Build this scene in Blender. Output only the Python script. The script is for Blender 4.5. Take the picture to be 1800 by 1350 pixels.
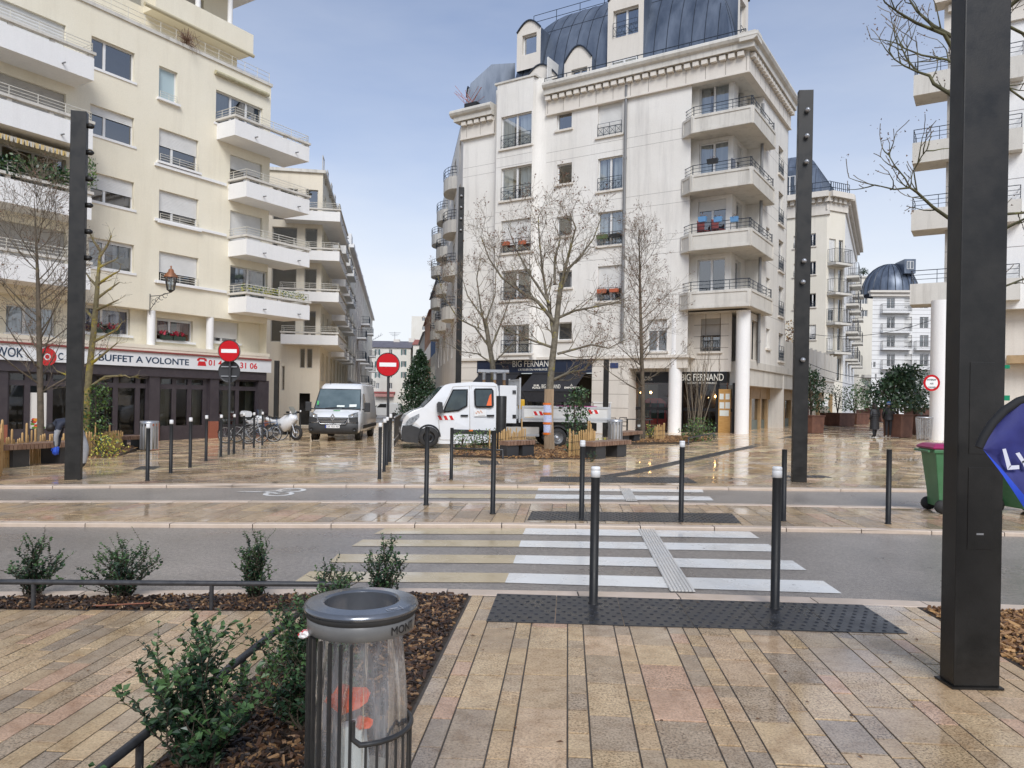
import bpy, bmesh, math, random
from mathutils import Vector, Matrix
for _o in list(bpy.data.objects): bpy.data.objects.remove(_o)
SC = bpy.context.scene
COL = SC.collection
R = random.Random(7)
rad = math.radians
# ------------------------------------------------------------------ camera
EYE, FPX, ROLL, PX, PY = 1.65, 1320.0, rad(1.0), 900.0, 703.0
cam = bpy.data.cameras.new('camera'); CAM = bpy.data.objects.new('camera', cam); COL.objects.link(CAM)
cam.sensor_width = 36; cam.lens = FPX / 1800 * 36; cam.shift_y = (PY - 675) / 1800
cam.clip_start = 0.05; cam.clip_end = 3000
_c, _s = math.cos(ROLL), math.sin(ROLL)
CAM.matrix_world = Matrix(((_c, -_s, 0, 0), (0, 0, -1, 0), (_s, _c, 0, EYE), (0, 0, 0, 1)))
SC.camera = CAM
# ------------------------------------------------------------------ sky
world = bpy.data.worlds.new('World'); SC.world = world; world.use_nodes = True
nt = world.node_tree; nt.nodes.clear()
def wn(t): return nt.nodes.new(t)
SUN_EL, SUN_AZ = rad(42), rad(172)
sky = wn('ShaderNodeTexSky'); sky.sky_type = 'NISHITA'; sky.sun_disc = False
sky.sun_elevation = SUN_EL; sky.sun_rotation = SUN_AZ; sky.altitude = 50; sky.air_density = 1.0; sky.dust_density = .7; sky.ozone_density = 6.0
tc = wn('ShaderNodeTexCoord'); sep = wn('ShaderNodeSeparateXYZ'); nt.links.new(tc.outputs['Generated'], sep.inputs[0])
# thin veil of high cloud: whiter towards the horizon, broken by soft streaks
mp = wn('ShaderNodeMapping'); mp.inputs['Scale'].default_value = (1.2, 1.2, 4.5); nt.links.new(tc.outputs['Generated'], mp.inputs[0])
ns = wn('ShaderNodeTexNoise'); ns.inputs['Scale'].default_value = 2.2; ns.inputs['Detail'].default_value = 5; ns.inputs['Roughness'].default_value = .55
nt.links.new(mp.outputs[0], ns.inputs['Vector'])
rp = wn('ShaderNodeValToRGB'); rp.color_ramp.elements[0].position = 0.0; rp.color_ramp.elements[0].color = (.97, .97, .97, 1)
rp.color_ramp.elements[1].position = .55; rp.color_ramp.elements[1].color = (.22, .22, .22, 1)
e = rp.color_ramp.elements.new(.14); e.color = (.9, .9, .9, 1)
e = rp.color_ramp.elements.new(.3); e.color = (.46, .46, .46, 1)
nt.links.new(sep.outputs['Z'], rp.inputs[0])
ad = wn('ShaderNodeMath'); ad.operation = 'MULTIPLY_ADD'; ad.inputs[1].default_value = .34; nt.links.new(ns.outputs[0], ad.inputs[0])
sb = wn('ShaderNodeMath'); sb.operation = 'SUBTRACT'; sb.inputs[1].default_value = .17; nt.links.new(rp.outputs[0], sb.inputs[0]); nt.links.new(sb.outputs[0], ad.inputs[2])
ad.use_clamp = True
mx = wn('ShaderNodeMixRGB'); nt.links.new(ad.outputs[0], mx.inputs[0]); tn = wn('ShaderNodeMixRGB'); tn.blend_type = 'MULTIPLY'; tn.inputs[0].default_value = 1; tn.inputs[2].default_value = (1.2, 1.32, 1.46, 1); nt.links.new(sky.outputs[0], tn.inputs[1]); nt.links.new(tn.outputs[0], mx.inputs[1]); mx.inputs[2].default_value = (9.7, 10.0, 10.4, 1)
bg = wn('ShaderNodeBackground'); bg.inputs[1].default_value = .05; nt.links.new(mx.outputs[0], bg.inputs[0])
ow = wn('ShaderNodeOutputWorld'); nt.links.new(bg.outputs[0], ow.inputs[0])
# ------------------------------------------------------------------ sun (veiled)
sl = bpy.data.lights.new('sun', 'SUN'); sl.energy = 1.5; sl.angle = rad(28); sl.color = (1, .98, .95)
SUN = bpy.data.objects.new('sun', sl); COL.objects.link(SUN)
_d = Vector((math.sin(SUN_AZ) * math.cos(SUN_EL), math.cos(SUN_AZ) * math.cos(SUN_EL), math.sin(SUN_EL)))
SUN.rotation_euler = (-_d).to_track_quat('-Z', 'Y').to_euler(); SUN.location = _d * 60
vs = SC.view_settings; vs.view_transform = 'Standard'; vs.look = 'None'; vs.gamma = 1; vs.use_curve_mapping = False; vs.exposure = 0.95
SC.cycles.max_bounces = 6; SC.cycles.transparent_max_bounces = 12; SC.cycles.caustics_reflective = False; SC.cycles.caustics_refractive = False
# ------------------------------------------------------------------ measuring
def sstep(a, b, x):
 t = max(0, min(1, (x - a) / (b - a))); return t * t * (3 - 2 * t)
def gz(x, y):          # the square falls gently to the left and rises to the right
 return .026 * max(-16, min(13, x)) * sstep(14, 30, y)
def ray(u, v):
 dx, dy = u - PX, v - PY
 return (dx * _c + dy * _s) / FPX, (dx * _s - dy * _c) / FPX
def at(u, v, dz=0.0):  # the ground point seen at a place of the photograph
 a, b = ray(u, v); z = dz
 for _ in range(12):
  t = (z - EYE) / b
  z = gz(a * t, t) + dz
 return Vector((a * t, t, z))
def atY(u, v, Y):
 a, b = ray(u, v); return Vector((a * Y, Y, EYE + b * Y))
class Plane:           # an upright wall plane: s runs along it, d out of it
 def __init__(self, O, D, N=None):
  self.O = Vector((O[0], O[1])); self.D = Vector(D).normalized()
  n = Vector((self.D.y, -self.D.x))
  if n.dot(-self.O) < 0: n = -n
  self.N = Vector(N) if N else n
 def s(self, u, v=500, d=0.0):
  return self.px(u, v, d)[0]
 def px(self, u, v, d=0.0):
  a, b = ray(u, v); o = self.O + self.N * d
  t = (o.x * self.N.x + o.y * self.N.y) / (a * self.N.x + self.N.y)
  p = Vector((a * t, t)); return (p - o).dot(self.D), EYE + b * t
 def P(self, s, z, d=0.0):
  p = self.O + self.D * s + self.N * d; return Vector((p.x, p.y, z))
 def rect(self, xl, xr, yt, yb, d=0.0, ref='l'):
  s0, zt = self.px(xl, yt, d); _, zb = self.px(xl, yb, d); s1 = self.s(xr, (yt + yb) / 2, d)
  if ref == 'r':
   s1, zt = self.px(xr, yt, d); _, zb = self.px(xr, yb, d); s0 = self.s(xl, (yt + yb) / 2, d)
  return (min(s0, s1), max(s0, s1), zb, zt)
 def shift(self, d): return Plane(self.O + self.N * d, self.D, self.N)
# ------------------------------------------------------------------ objects
ORG = {}
def thing(name, label, cat, loc=(0, 0, 0), rz=0, group=None):
 o = bpy.data.objects.new(name, None); COL.objects.link(o); o.empty_display_size = .2
 o.location = loc; o.rotation_euler = (0, 0, rz); o['label'] = label; o['category'] = cat
 if group: o['group'] = group
 ORG[o.name] = Vector(loc); return o
def tag(o, label=None, cat=None, group=None, kind=None):
 if label: o['label'] = label
 if cat: o['category'] = cat
 if group: o['group'] = group
 if kind: o['kind'] = kind
 return o
def dup(root, loc=None, rz=None, label=None, scale=None):
 r = root.copy(); COL.objects.link(r)
 if loc is not None: r.location = loc
 if rz is not None: r.rotation_euler = (0, 0, rz)
 if scale: r.scale = (scale,) * 3 if not hasattr(scale, '__len__') else scale
 if label: r['label'] = label
 for ch in [c for c in CH.get(root.name, [])]:
  c = ch.copy(); COL.objects.link(c); c.parent = r
  for g in CH.get(ch.name, []):
   k = g.copy(); COL.objects.link(k); k.parent = c
 return r
CH = {}
def link_mesh(name, me, parent=None, loc=None):
 o = bpy.data.objects.new(name, me); COL.objects.link(o)
 if parent is not None:
  o.parent = parent; CH.setdefault(parent.name, []).append(o)
 if loc is not None: o.location = loc
 return o
class MB:
 def __init__(self): self.v = []; self.f = []; self.m = []; self.sm = []; self.mi = 0; self.smooth = False
 def face(self, pts):
  i = len(self.v); self.v += [tuple(p) for p in pts]; self.f.append(tuple(range(i, i + len(pts)))); self.m.append(self.mi); self.sm.append(self.smooth)
 def mesh(self, vs, fs):
  i = len(self.v); self.v += [tuple(p) for p in vs]
  for f in fs: self.f.append(tuple(i + k for k in f)); self.m.append(self.mi); self.sm.append(self.smooth)
 def hexa(self, b, t):   # 4 base + 4 top points, counter-clockwise from above
  self.mesh(list(b) + list(t), [(3, 2, 1, 0), (4, 5, 6, 7), (0, 1, 5, 4), (1, 2, 6, 5), (2, 3, 7, 6), (3, 0, 4, 7)])
 def obox(self, c, ax, ay, az):
  c, ax, ay, az = Vector(c), Vector(ax), Vector(ay), Vector(az)
  if ax.cross(ay).dot(az) < 0: ax = -ax
  b = [c - ax - ay - az, c + ax - ay - az, c + ax + ay - az, c - ax + ay - az]
  self.hexa(b, [p + az * 2 for p in b])
 def box(self, x0, x1, y0, y1, z0, z1, rz=0, at=(0, 0)):
  c = Vector(((x0 + x1) / 2, (y0 + y1) / 2, (z0 + z1) / 2)); ca, sa = math.cos(rz), math.sin(rz)
  f = lambda x, y, z: (at[0] + x * ca - y * sa, at[1] + x * sa + y * ca, z)
  b = [f(x0, y0, z0), f(x1, y0, z0), f(x1, y1, z0), f(x0, y1, z0)]; t = [f(x0, y0, z1), f(x1, y0, z1), f(x1, y1, z1), f(x0, y1, z1)]
  self.hexa(b, t)
 def pbox(self, pl, s0, s1, z0, z1, d0, d1):
  p = pl.P; q = [p(s0, z0, d0), p(s1, z0, d0), p(s1, z0, d1), p(s0, z0, d1)]
  if (q[1] - q[0]).cross(q[3] - q[0]).z < 0: q = q[::-1]
  self.hexa(q, [x + Vector((0, 0, z1 - z0)) for x in q])
 def prism(self, pts, z0, z1):
  pts = [Vector((p[0], p[1], 0)) for p in pts]
  a = sum(pts[i].x * pts[(i + 1) % len(pts)].y - pts[(i + 1) % len(pts)].x * pts[i].y for i in range(len(pts)))
  if a < 0: pts = pts[::-1]
  n = len(pts); vs = [(p.x, p.y, z0) for p in pts] + [(p.x, p.y, z1) for p in pts]
  self.mesh(vs, [tuple(range(n - 1, -1, -1)), tuple(range(n, 2 * n))] + [(i, (i + 1) % n, n + (i + 1) % n, n + i) for i in range(n)])
 def tube(self, pts, r, n=6, caps=True):
  pts = [Vector(p) for p in pts]; rs = r if hasattr(r, '__len__') else [r] * len(pts)
  ref = Vector((0, 0, 1)); vs = []; k = len(pts); last = None
  for i, p in enumerate(pts):
   t = (pts[min(i + 1, k - 1)] - pts[max(i - 1, 0)])
   t = t.normalized() if t.length > 1e-9 else Vector((0, 0, 1))
   if last is None:
    a = t.cross(ref)
    if a.length < .05: a = t.cross(Vector((0, 1, 0)))
   else: a = last - t * last.dot(t)
   a.normalize(); last = a; b = t.cross(a)
   for j in range(n):
    w = 2 * math.pi * j / n; vs.append(p + (a * math.cos(w) + b * math.sin(w)) * rs[i])
  fs = [(i * n + j, i * n + (j + 1) % n, (i + 1) * n + (j + 1) % n, (i + 1) * n + j) for i in range(k - 1) for j in range(n)]
  s = self.smooth; self.smooth = n > 5; self.mesh(vs, fs); self.smooth = s
  if caps:
   self.mesh(vs[:n], [tuple(range(n))[::-1]]); self.mesh(vs[-n:], [tuple(range(n))])
 def lathe(self, prof, c=(0, 0, 0), n=20, axis='z', a0=0, a1=2 * math.pi):
  full = abs(a1 - a0 - 2 * math.pi) < 1e-6; k = n if full else n + 1; vs = []
  for r, h in prof:
   for j in range(k):
    w = a0 + (a1 - a0) * j / n; x, y = r * math.cos(w), r * math.sin(w)
    p = (x, y, h) if axis == 'z' else ((x, -h, y) if axis == 'y' else (h, x, y))
    vs.append((c[0] + p[0], c[1] + p[1], c[2] + p[2]))
  fs = [(i * k + j, i * k + (j + 1) % k, (i + 1) * k + (j + 1) % k, (i + 1) * k + j) for i in range(len(prof) - 1) for j in range(n)]
  s = self.smooth; self.smooth = True; self.mesh(vs, fs); self.smooth = s
 def disc(self, c, r, n=20, axis='z'):
  self.lathe([(r, 0), (1e-4, 0)], c, n, axis)
 def loft(self, secs, closed=True, caps=True):   # equal-length point loops
  n = len(secs[0]); vs = [p for s in secs for p in s]
  m = n if closed else n - 1
  fs = [(i * n + j, i * n + (j + 1) % n, (i + 1) * n + (j + 1) % n, (i + 1) * n + j) for i in range(len(secs) - 1) for j in range(m)]
  self.mesh(vs, fs)
  if caps: self.mesh(secs[0], [tuple(range(n))[::-1]]); self.mesh(secs[-1], [tuple(range(n))])
 def make(self, name, mats, org):
  me = bpy.data.meshes.new(name); me.from_pydata([(x - org[0], y - org[1], z - org[2]) for x, y, z in self.v], [], self.f)
  for m in (mats if isinstance(mats, (list, tuple)) else [mats]): me.materials.append(m)
  me.polygons.foreach_set('material_index', self.m); me.polygons.foreach_set('use_smooth', self.sm); me.update()
  return me
 def build(self, name, mats, parent=None, loc=None, bevel=0, weld=False):
  """parent given: coordinates are in the parent's world frame (or local when it sits at 0); loc: own origin."""
  if parent is not None:
   org = ORG.get(parent.name, Vector((0, 0, 0)))
  else: org = Vector(loc) if loc is not None else Vector((0, 0, 0))
  me = self.make(name, mats, org)
  if bevel or weld:
   bm = bmesh.new(); bm.from_mesh(me)
   bmesh.ops.remove_doubles(bm, verts=bm.verts, dist=1e-4)
   if bevel:
    ed = [x for x in bm.edges if len(x.link_faces) == 2 and x.calc_face_angle(0) > .6]
    bmesh.ops.bevel(bm, geom=ed, offset=bevel, segments=2, affect='EDGES', profile=.6)
   bmesh.ops.recalc_face_normals(bm, faces=bm.faces)
   bm.to_mesh(me); bm.free()
  o = link_mesh(name, me, parent, org if parent is None else None)
  ORG[o.name] = org; return o
 def local(self, name, mats, parent, bevel=0):   # vertices already local to the parent
  ORG.setdefault(parent.name, Vector((0, 0, 0))); keep = ORG[parent.name]; ORG[parent.name] = Vector((0, 0, 0))
  o = self.build(name, mats, parent, bevel=bevel); ORG[parent.name] = keep; ORG[o.name] = Vector((0, 0, 0)); return o
def text_mesh(txt, size, font_bold=False, extrude=.004, align='LEFT', cond=1.0, offset=0.0, shear=0):
 cu = bpy.data.curves.new('text', 'FONT'); cu.body = txt; cu.size = size; cu.extrude = extrude; cu.align_x = align; cu.offset = offset; cu.shear = shear; cu.resolution_u = 4
 o = bpy.data.objects.new('text', cu); COL.objects.link(o); bpy.context.view_layer.update()
 me = bpy.data.meshes.new_from_object(o.evaluated_get(bpy.context.evaluated_depsgraph_get()))
 bpy.data.objects.remove(o); bpy.data.curves.remove(cu)
 if cond != 1.0:
  for v in me.vertices: v.co.x *= cond
 return me
def put_text(name, txt, pl, s, z, size, m, parent, d=.02, width=None, align='LEFT', offset=0.0, extrude=.004):
 """flat lettering fixed on a wall plane, fitted to a width."""
 me = text_mesh(txt, size, align='LEFT', offset=offset, extrude=extrude)
 xs = [v.co.x for v in me.vertices]; w = max(xs) - min(xs); x0 = min(xs)
 k = (width / w) if width else 1; org = ORG.get(parent.name, Vector())
 flip = -1 if pl.D.x * -pl.N.y + pl.D.y * pl.N.x < 0 else 1
 for v in me.vertices:
  ss = (v.co.x - x0) * k; p = pl.P(s + flip * ss, z + v.co.y, d + v.co.z); v.co = p - org
 me.materials.clear(); me.materials.append(m)
 o = link_mesh(name, me, parent); ORG[o.name] = org; return o
# ------------------------------------------------------------------ materials
def nodes(name):
 m = bpy.data.materials.new(name); m.use_nodes = True; t = m.node_tree; b = t.nodes['Principled BSDF']; return m, t, b
def N(t, ty, **kw):
 n = t.nodes.new('ShaderNode' + ty)
 for k, v in kw.items():
  if k.startswith('i_'): n.inputs[k[2:].replace('_', ' ')].default_value = v
  else: setattr(n, k, v)
 return n
def ramp(t, src, stops, interp='LINEAR'):
 r = t.nodes.new('ShaderNodeValToRGB'); cr = r.color_ramp; cr.interpolation = interp
 cr.elements[0].position, cr.elements[0].color = stops[0][0], tuple(stops[0][1]) + (1,)
 cr.elements[1].position, cr.elements[1].color = stops[-1][0], tuple(stops[-1][1]) + (1,)
 for p, c in stops[1:-1]:
  e = cr.elements.new(p); e.color = tuple(c) + (1,)
 if src is not None: t.links.new(src, r.inputs[0])
 return r.outputs[0]
def g3(v): return (v, v, v)
def mk(name, c1, c2=None, scale=4, rough=.6, r2=None, bump=0, bscale=60, metal=0, spec=.5, stretch=None, coat=0, detail=5, lo=.35, hi=.65, em=0):
 m, t, b = nodes(name); L = t.links.new
 b.inputs['Roughness'].default_value = rough; b.inputs['Metallic'].default_value = metal; b.inputs['Specular IOR Level'].default_value = spec
 b.inputs['Coat Weight'].default_value = coat; b.inputs['Coat Roughness'].default_value = .06
 b.inputs['Base Color'].default_value = tuple(c1) + (1,)
 if c2 or bump or r2 is not None:
  tcn = N(t, 'TexCoord'); vec = tcn.outputs['Object']
  if stretch:
   mpn = N(t, 'Mapping'); mpn.inputs['Scale'].default_value = stretch; L(vec, mpn.inputs[0]); v2 = mpn.outputs[0]
  else: v2 = vec
  if c2 or r2 is not None:
   no = N(t, 'TexNoise', i_Scale=scale, i_Detail=detail, i_Roughness=.6); L(v2, no.inputs['Vector'])
   if c2: L(ramp(t, no.outputs[0], [(lo, c1), (hi, c2)]), b.inputs['Base Color'])
   if r2 is not None: L(ramp(t, no.outputs[0], [(lo, g3(rough)), (hi, g3(r2))]), b.inputs['Roughness'])
  if bump:
   nb = N(t, 'TexNoise', i_Scale=bscale, i_Detail=3); L(v2 if stretch else vec, nb.inputs['Vector'])
   bp = N(t, 'Bump', i_Strength=bump, i_Distance=.01); L(nb.outputs[0], bp.inputs['Height']); L(bp.outputs[0], b.inputs['Normal'])
 if em:
  b.inputs['Emission Color'].default_value = tuple(c1) + (1,); b.inputs['Emission Strength'].default_value = em
 return m
def wall_mat(name, c1, c2, streak=.25, rough=.75, dirt=(.22, .2, .17), joints=None):
 """rendered wall: broad mottling, fine grain, rain streaks that run down."""
 m, t, b = nodes(name); L = t.links.new; tcn = N(t, 'TexCoord'); vec = tcn.outputs['Object']
 n1 = N(t, 'TexNoise', i_Scale=.35, i_Detail=6, i_Roughness=.65); L(vec, n1.inputs['Vector'])
 base = ramp(t, n1.outputs[0], [(.35, c1), (.65, c2)])
 mpn = N(t, 'Mapping'); mpn.inputs['Scale'].default_value = (1.6, 1.6, .12); L(vec, mpn.inputs[0])
 n2 = N(t, 'TexNoise', i_Scale=1.4, i_Detail=7, i_Roughness=.7); L(mpn.outputs[0], n2.inputs['Vector'])
 k = ramp(t, n2.outputs[0], [(.5, (0, 0, 0)), (.78, g3(streak))])
 mxn = N(t, 'MixRGB'); L(k, mxn.inputs[0]); L(base, mxn.inputs[1]); mxn.inputs[2].default_value = tuple(dirt) + (1,)
 n3 = N(t, 'TexNoise', i_Scale=45, i_Detail=3); L(vec, n3.inputs['Vector'])
 m2 = N(t, 'MixRGB', blend_type='MULTIPLY'); m2.inputs[0].default_value = .35; L(mxn.outputs[0], m2.inputs[1]); L(ramp(t, n3.outputs[0], [(.3, g3(.75)), (.7, g3(1.1))]), m2.inputs[2])
 L(m2.outputs[0], b.inputs['Base Color']); b.inputs['Roughness'].default_value = rough; b.inputs['Specular IOR Level'].default_value = .3
 bp = N(t, 'Bump', i_Strength=.25, i_Distance=.01); L(n3.outputs[0], bp.inputs['Height']); L(bp.outputs[0], b.inputs['Normal'])
 return m
def paver_mat(name, island, stops, wet=(.12, .5), gloss_lo=.42, gloss_hi=.62):
 m, t, b = nodes(name); L = t.links.new
 if island: rnd = N(t, 'NewGeometry').outputs['Random Per Island']
 else: rnd = N(t, 'ObjectInfo').outputs['Random']
 pos = N(t, 'NewGeometry').outputs['Position']
 base = ramp(t, rnd, stops, 'CONSTANT')
 # bush-hammered grain: stronger on some stones than others
 k = N(t, 'Math', operation='MULTIPLY'); k.inputs[1].default_value = 7.31; L(rnd, k.inputs[0])
 fr = N(t, 'Math', operation='FRACT'); L(k.outputs[0], fr.inputs[0])
 n1 = N(t, 'TexNoise', i_Scale=75, i_Detail=3, i_Roughness=.75); L(pos, n1.inputs['Vector'])
 sp = ramp(t, n1.outputs[0], [(.36, g3(.28)), (.5, g3(1.0)), (.66, g3(1.4))])
 m1 = N(t, 'MixRGB', blend_type='MULTIPLY'); L(ramp(t, fr.outputs[0], [(0, g3(.4)), (1, g3(.95))]), m1.inputs[0]); L(base, m1.inputs[1]); L(sp, m1.inputs[2])
 n2 = N(t, 'TexNoise', i_Scale=1.1, i_Detail=6, i_Roughness=.65); L(pos, n2.inputs['Vector'])
 m2 = N(t, 'MixRGB', blend_type='MULTIPLY'); m2.inputs[0].default_value = 1; L(m1.outputs[0], m2.inputs[1])
 n5 = N(t, 'TexNoise', i_Scale=8, i_Detail=5, i_Roughness=.7); L(pos, n5.inputs['Vector'])
 m3 = N(t, 'MixRGB', blend_type='MULTIPLY'); m3.inputs[0].default_value = .8; L(m2.outputs[0], m3.inputs[1]); L(ramp(t, n5.outputs[0], [(.3, (.66, .58, .5)), (.55, g3(1)), (.75, (1.12, 1.1, 1.08))]), m3.inputs[2])
 L(ramp(t, n2.outputs[0], [(.3, g3(.72)), (.7, g3(1.08))]), m2.inputs[2]); L(m3.outputs[0], b.inputs['Base Color'])
 # standing water film in the lower spots
 n3 = N(t, 'TexNoise', i_Scale=.8, i_Detail=5, i_Roughness=.6); L(pos, n3.inputs['Vector'])
 rg = ramp(t, n3.outputs[0], [(gloss_lo, g3(wet[1])), (gloss_hi, g3(wet[0]))]); L(rg, b.inputs['Roughness'])
 b.inputs['Specular IOR Level'].default_value = .5
 hs = N(t, 'Math', operation='MULTIPLY_ADD'); L(rg, hs.inputs[0]); hs.use_clamp = True; hs.inputs[1].default_value = 1.5; hs.inputs[2].default_value = -.07
 bp = N(t, 'Bump', i_Distance=.006); L(hs.outputs[0], bp.inputs['Strength']); L(n1.outputs[0], bp.inputs['Height']); L(bp.outputs[0], b.inputs['Normal'])
 return m
SLABS = [(0, (.40, .295, .19)), (.16, (.37, .28, .19)), (.30, (.44, .335, .22)), (.42, (.345, .27, .195)), (.55, (.43, .32, .225)), (.66, (.315, .25, .19)), (.78, (.40, .30, .19)), (.85, (.275, .225, .18)), (.91, (.42, .285, .21)), (1, (.38, .29, .2))]
SC_ = lambda k: [(p, tuple(min(.85, x * k * w) for x, w in zip(c, (1.03, .985, .89)))) for p, c in SLABS]
PAV = paver_mat('paver_stone', False, SC_(1.32), wet=(.07, .42), gloss_lo=.36, gloss_hi=.56)
PAVI = paver_mat('paver_stone_joined', True, SC_(2.1), wet=(.05, .3), gloss_lo=.33, gloss_hi=.52)
def asphalt(name):
 m, t, b = nodes(name); L = t.links.new; pos = N(t, 'NewGeometry').outputs['Position']
 n1 = N(t, 'TexNoise', i_Scale=110, i_Detail=3, i_Roughness=.8); L(pos, n1.inputs['Vector'])
 n2 = N(t, 'TexNoise', i_Scale=.5, i_Detail=6, i_Roughness=.6); L(pos, n2.inputs['Vector'])
 c = ramp(t, n1.outputs[0], [(.32, (.12, .104, .09)), (.55, (.31, .272, .235)), (.7, (.62, .55, .48))])
 m2 = N(t, 'MixRGB', blend_type='MULTIPLY'); m2.inputs[0].default_value = 1; L(c, m2.inputs[1]); L(ramp(t, n2.outputs[0], [(.3, g3(.62)), (.7, g3(1.15))]), m2.inputs[2])
 n4 = N(t, 'TexNoise', i_Scale=26, i_Detail=4, i_Roughness=.8); L(pos, n4.inputs['Vector']); m4 = N(t, 'MixRGB', blend_type='MULTIPLY'); m4.inputs[0].default_value = 1; L(m2.outputs[0], m4.inputs[1]); L(ramp(t, n4.outputs[0], [(.32, g3(.6)), (.68, g3(1.35))]), m4.inputs[2]); L(m4.outputs[0], b.inputs['Base Color'])
 rg = ramp(t, n2.outputs[0], [(.33, g3(.2)), (.5, g3(.36))]); L(rg, b.inputs['Roughness'])
 bp = N(t, 'Bump', i_Strength=.4, i_Distance=.006); L(n1.outputs[0], bp.inputs['Height']); L(bp.outputs[0], b.inputs['Normal']); return m
ASPH = asphalt('wet_asphalt')
GROUT = mk('joint_sand', (.06, .05, .04), (.09, .075, .06), 30, .7)
KERB = mk('kerb_limestone', (.52, .41, .31), (.62, .5, .4), 3, .3, .5, .3, 80)
def paint_mat(name, c, worn):
 m, t, b = nodes(name); L = t.links.new; pos = N(t, 'NewGeometry').outputs['Position']
 n1 = N(t, 'TexNoise', i_Scale=14, i_Detail=8, i_Roughness=.75); L(pos, n1.inputs['Vector'])
 L(ramp(t, n1.outputs[0], [(worn - .06, (.16, .14, .12)), (worn, c), (.8, tuple(min(1, x * 1.06) for x in c))]), b.inputs['Base Color'])
 n2 = N(t, 'TexNoise', i_Scale=2, i_Detail=4); L(pos, n2.inputs['Vector']); L(ramp(t, n2.outputs[0], [(.4, g3(.14)), (.6, g3(.4))]), b.inputs['Roughness'])
 n3 = N(t, 'TexNoise', i_Scale=90, i_Detail=2); L(pos, n3.inputs['Vector']); bp = N(t, 'Bump', i_Strength=.2, i_Distance=.004); L(n3.outputs[0], bp.inputs['Height']); L(bp.outputs[0], b.inputs['Normal'])
 return m
WPAINT = paint_mat('white_road_paint', (.74, .73, .69), .38)
BSTONE = paint_mat('buff_stone_inlay', (.5, .405, .255), .36)
GUIDE = paint_mat('white_guide_strip', (.62, .6, .56), .3)
TACT = mk('black_tactile_resin', (.022, .022, .023), (.04, .04, .042), 3, .24, .42, .2, 50)
BLACK = mk('black_steel', (.009, .009, .009), (.016, .0155, .015), 6, .42, .55, .06, 60, spec=.35)
MAST = mk('bronze_steel', (.011, .010, .0085), (.02, .018, .0155), 5, .32, .5, .05, 90, spec=.4)
CAP = mk('white_plastic', (.78, .78, .77), (.68, .68, .67), 6, .35)
CREAM = wall_mat('cream_render', (.81, .745, .59), (.85, .79, .645), .18, dirt=(.4, .34, .25))
CREAM2 = wall_mat('sand_render', (.74, .66, .53), (.78, .71, .58), .22, dirt=(.33, .27, .2))
WHITEW = wall_mat('white_concrete', (.83, .82, .80), (.86, .85, .83), .15, dirt=(.38, .36, .33))
BWALL = wall_mat('offwhite_render', (.75, .72, .665), (.82, .795, .745), .4, dirt=(.36, .34, .32))
BSTON = wall_mat('pale_stone_cladding', (.70, .65, .575), (.75, .7, .63), .25, dirt=(.3, .25, .2))
BCONC = wall_mat('weathered_concrete', (.6, .57, .51), (.7, .67, .61), .6, dirt=(.22, .2, .17))
FARW = wall_mat('far_pale_render', (.7, .66, .58), (.75, .72, .65), .15)
FARC = wall_mat('far_cream_render', (.76, .71, .6), (.8, .75, .65), .15)
ORANGE = wall_mat('terracotta_render', (.5, .27, .16), (.56, .32, .2), .15)
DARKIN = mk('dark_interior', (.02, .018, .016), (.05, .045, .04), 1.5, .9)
FRAME = mk('white_window_frame', (.74, .73, .71), rough=.35)
SHUT = mk('white_shutter', (.66, .65, .62), (.72, .71, .68), 2, .5)
SHUTG = mk('grey_shutter', (.42, .39, .35), (.48, .45, .4), 2, .5)
RAILW = mk('cream_rail', (.66, .63, .55), rough=.45)
RAILB = mk('blue_black_rail', (.02, .032, .05), rough=.4)
RAILK = mk('dark_rail', (.035, .035, .037), rough=.45)
ZINC = mk('slate_zinc', (.075, .095, .13), (.16, .19, .24), 1.2, .28, .46, .1, 20, metal=.35, stretch=(1, 1, .25))
ZINCD = mk('zinc_seam', (.03, .037, .05), rough=.4, metal=.3)
PIPE = mk('grey_downpipe', (.2, .2, .2), rough=.45)
AUB = mk('aubergine_frame', (.045, .036, .042), (.06, .05, .055), 3, .38)
NAVY = mk('navy_fascia', (.012, .02, .045), (.018, .028, .055), 2, .4)
INK = mk('black_fascia', (.008, .008, .01), rough=.4)
AWN = mk('black_awning', (.014, .014, .017), (.022, .022, .026), 6, .75)
LETTER = mk('cream_letters', (.8, .78, .7), rough=.5)
SIGNW = mk('white_sign_panel', (.78, .79, .79), (.72, .73, .74), 1.5, .35)
LBLUE = mk('dark_blue_letters', (.015, .04, .085), rough=.4)
LRED = mk('red_letters', (.62, .02, .025), rough=.4)
REDS = mk('sign_red', (.5, .004, .01), rough=.4, spec=.3)
WHITES = mk('sign_white', (.8, .8, .79), rough=.3)
GALV = mk('galvanised_steel', (.42, .43, .44), (.5, .5, .51), 8, .38, metal=.7)
ALU = mk('aluminium', (.55, .56, .56), (.62, .62, .62), 5, .35, metal=.6)
CARW = mk('white_car_paint', (.75, .76, .77), (.71, .72, .73), 1.2, .22, coat=.6)
PLAST = mk('black_plastic', (.022, .022, .023), (.032, .032, .033), 8, .55)
RUBBER = mk('tyre_rubber', (.018, .018, .018), (.03, .028, .026), 8, .75)
GRANR = mk('red_granite', (.33, .12, .075), (.24, .085, .055), 30, .3)
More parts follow.
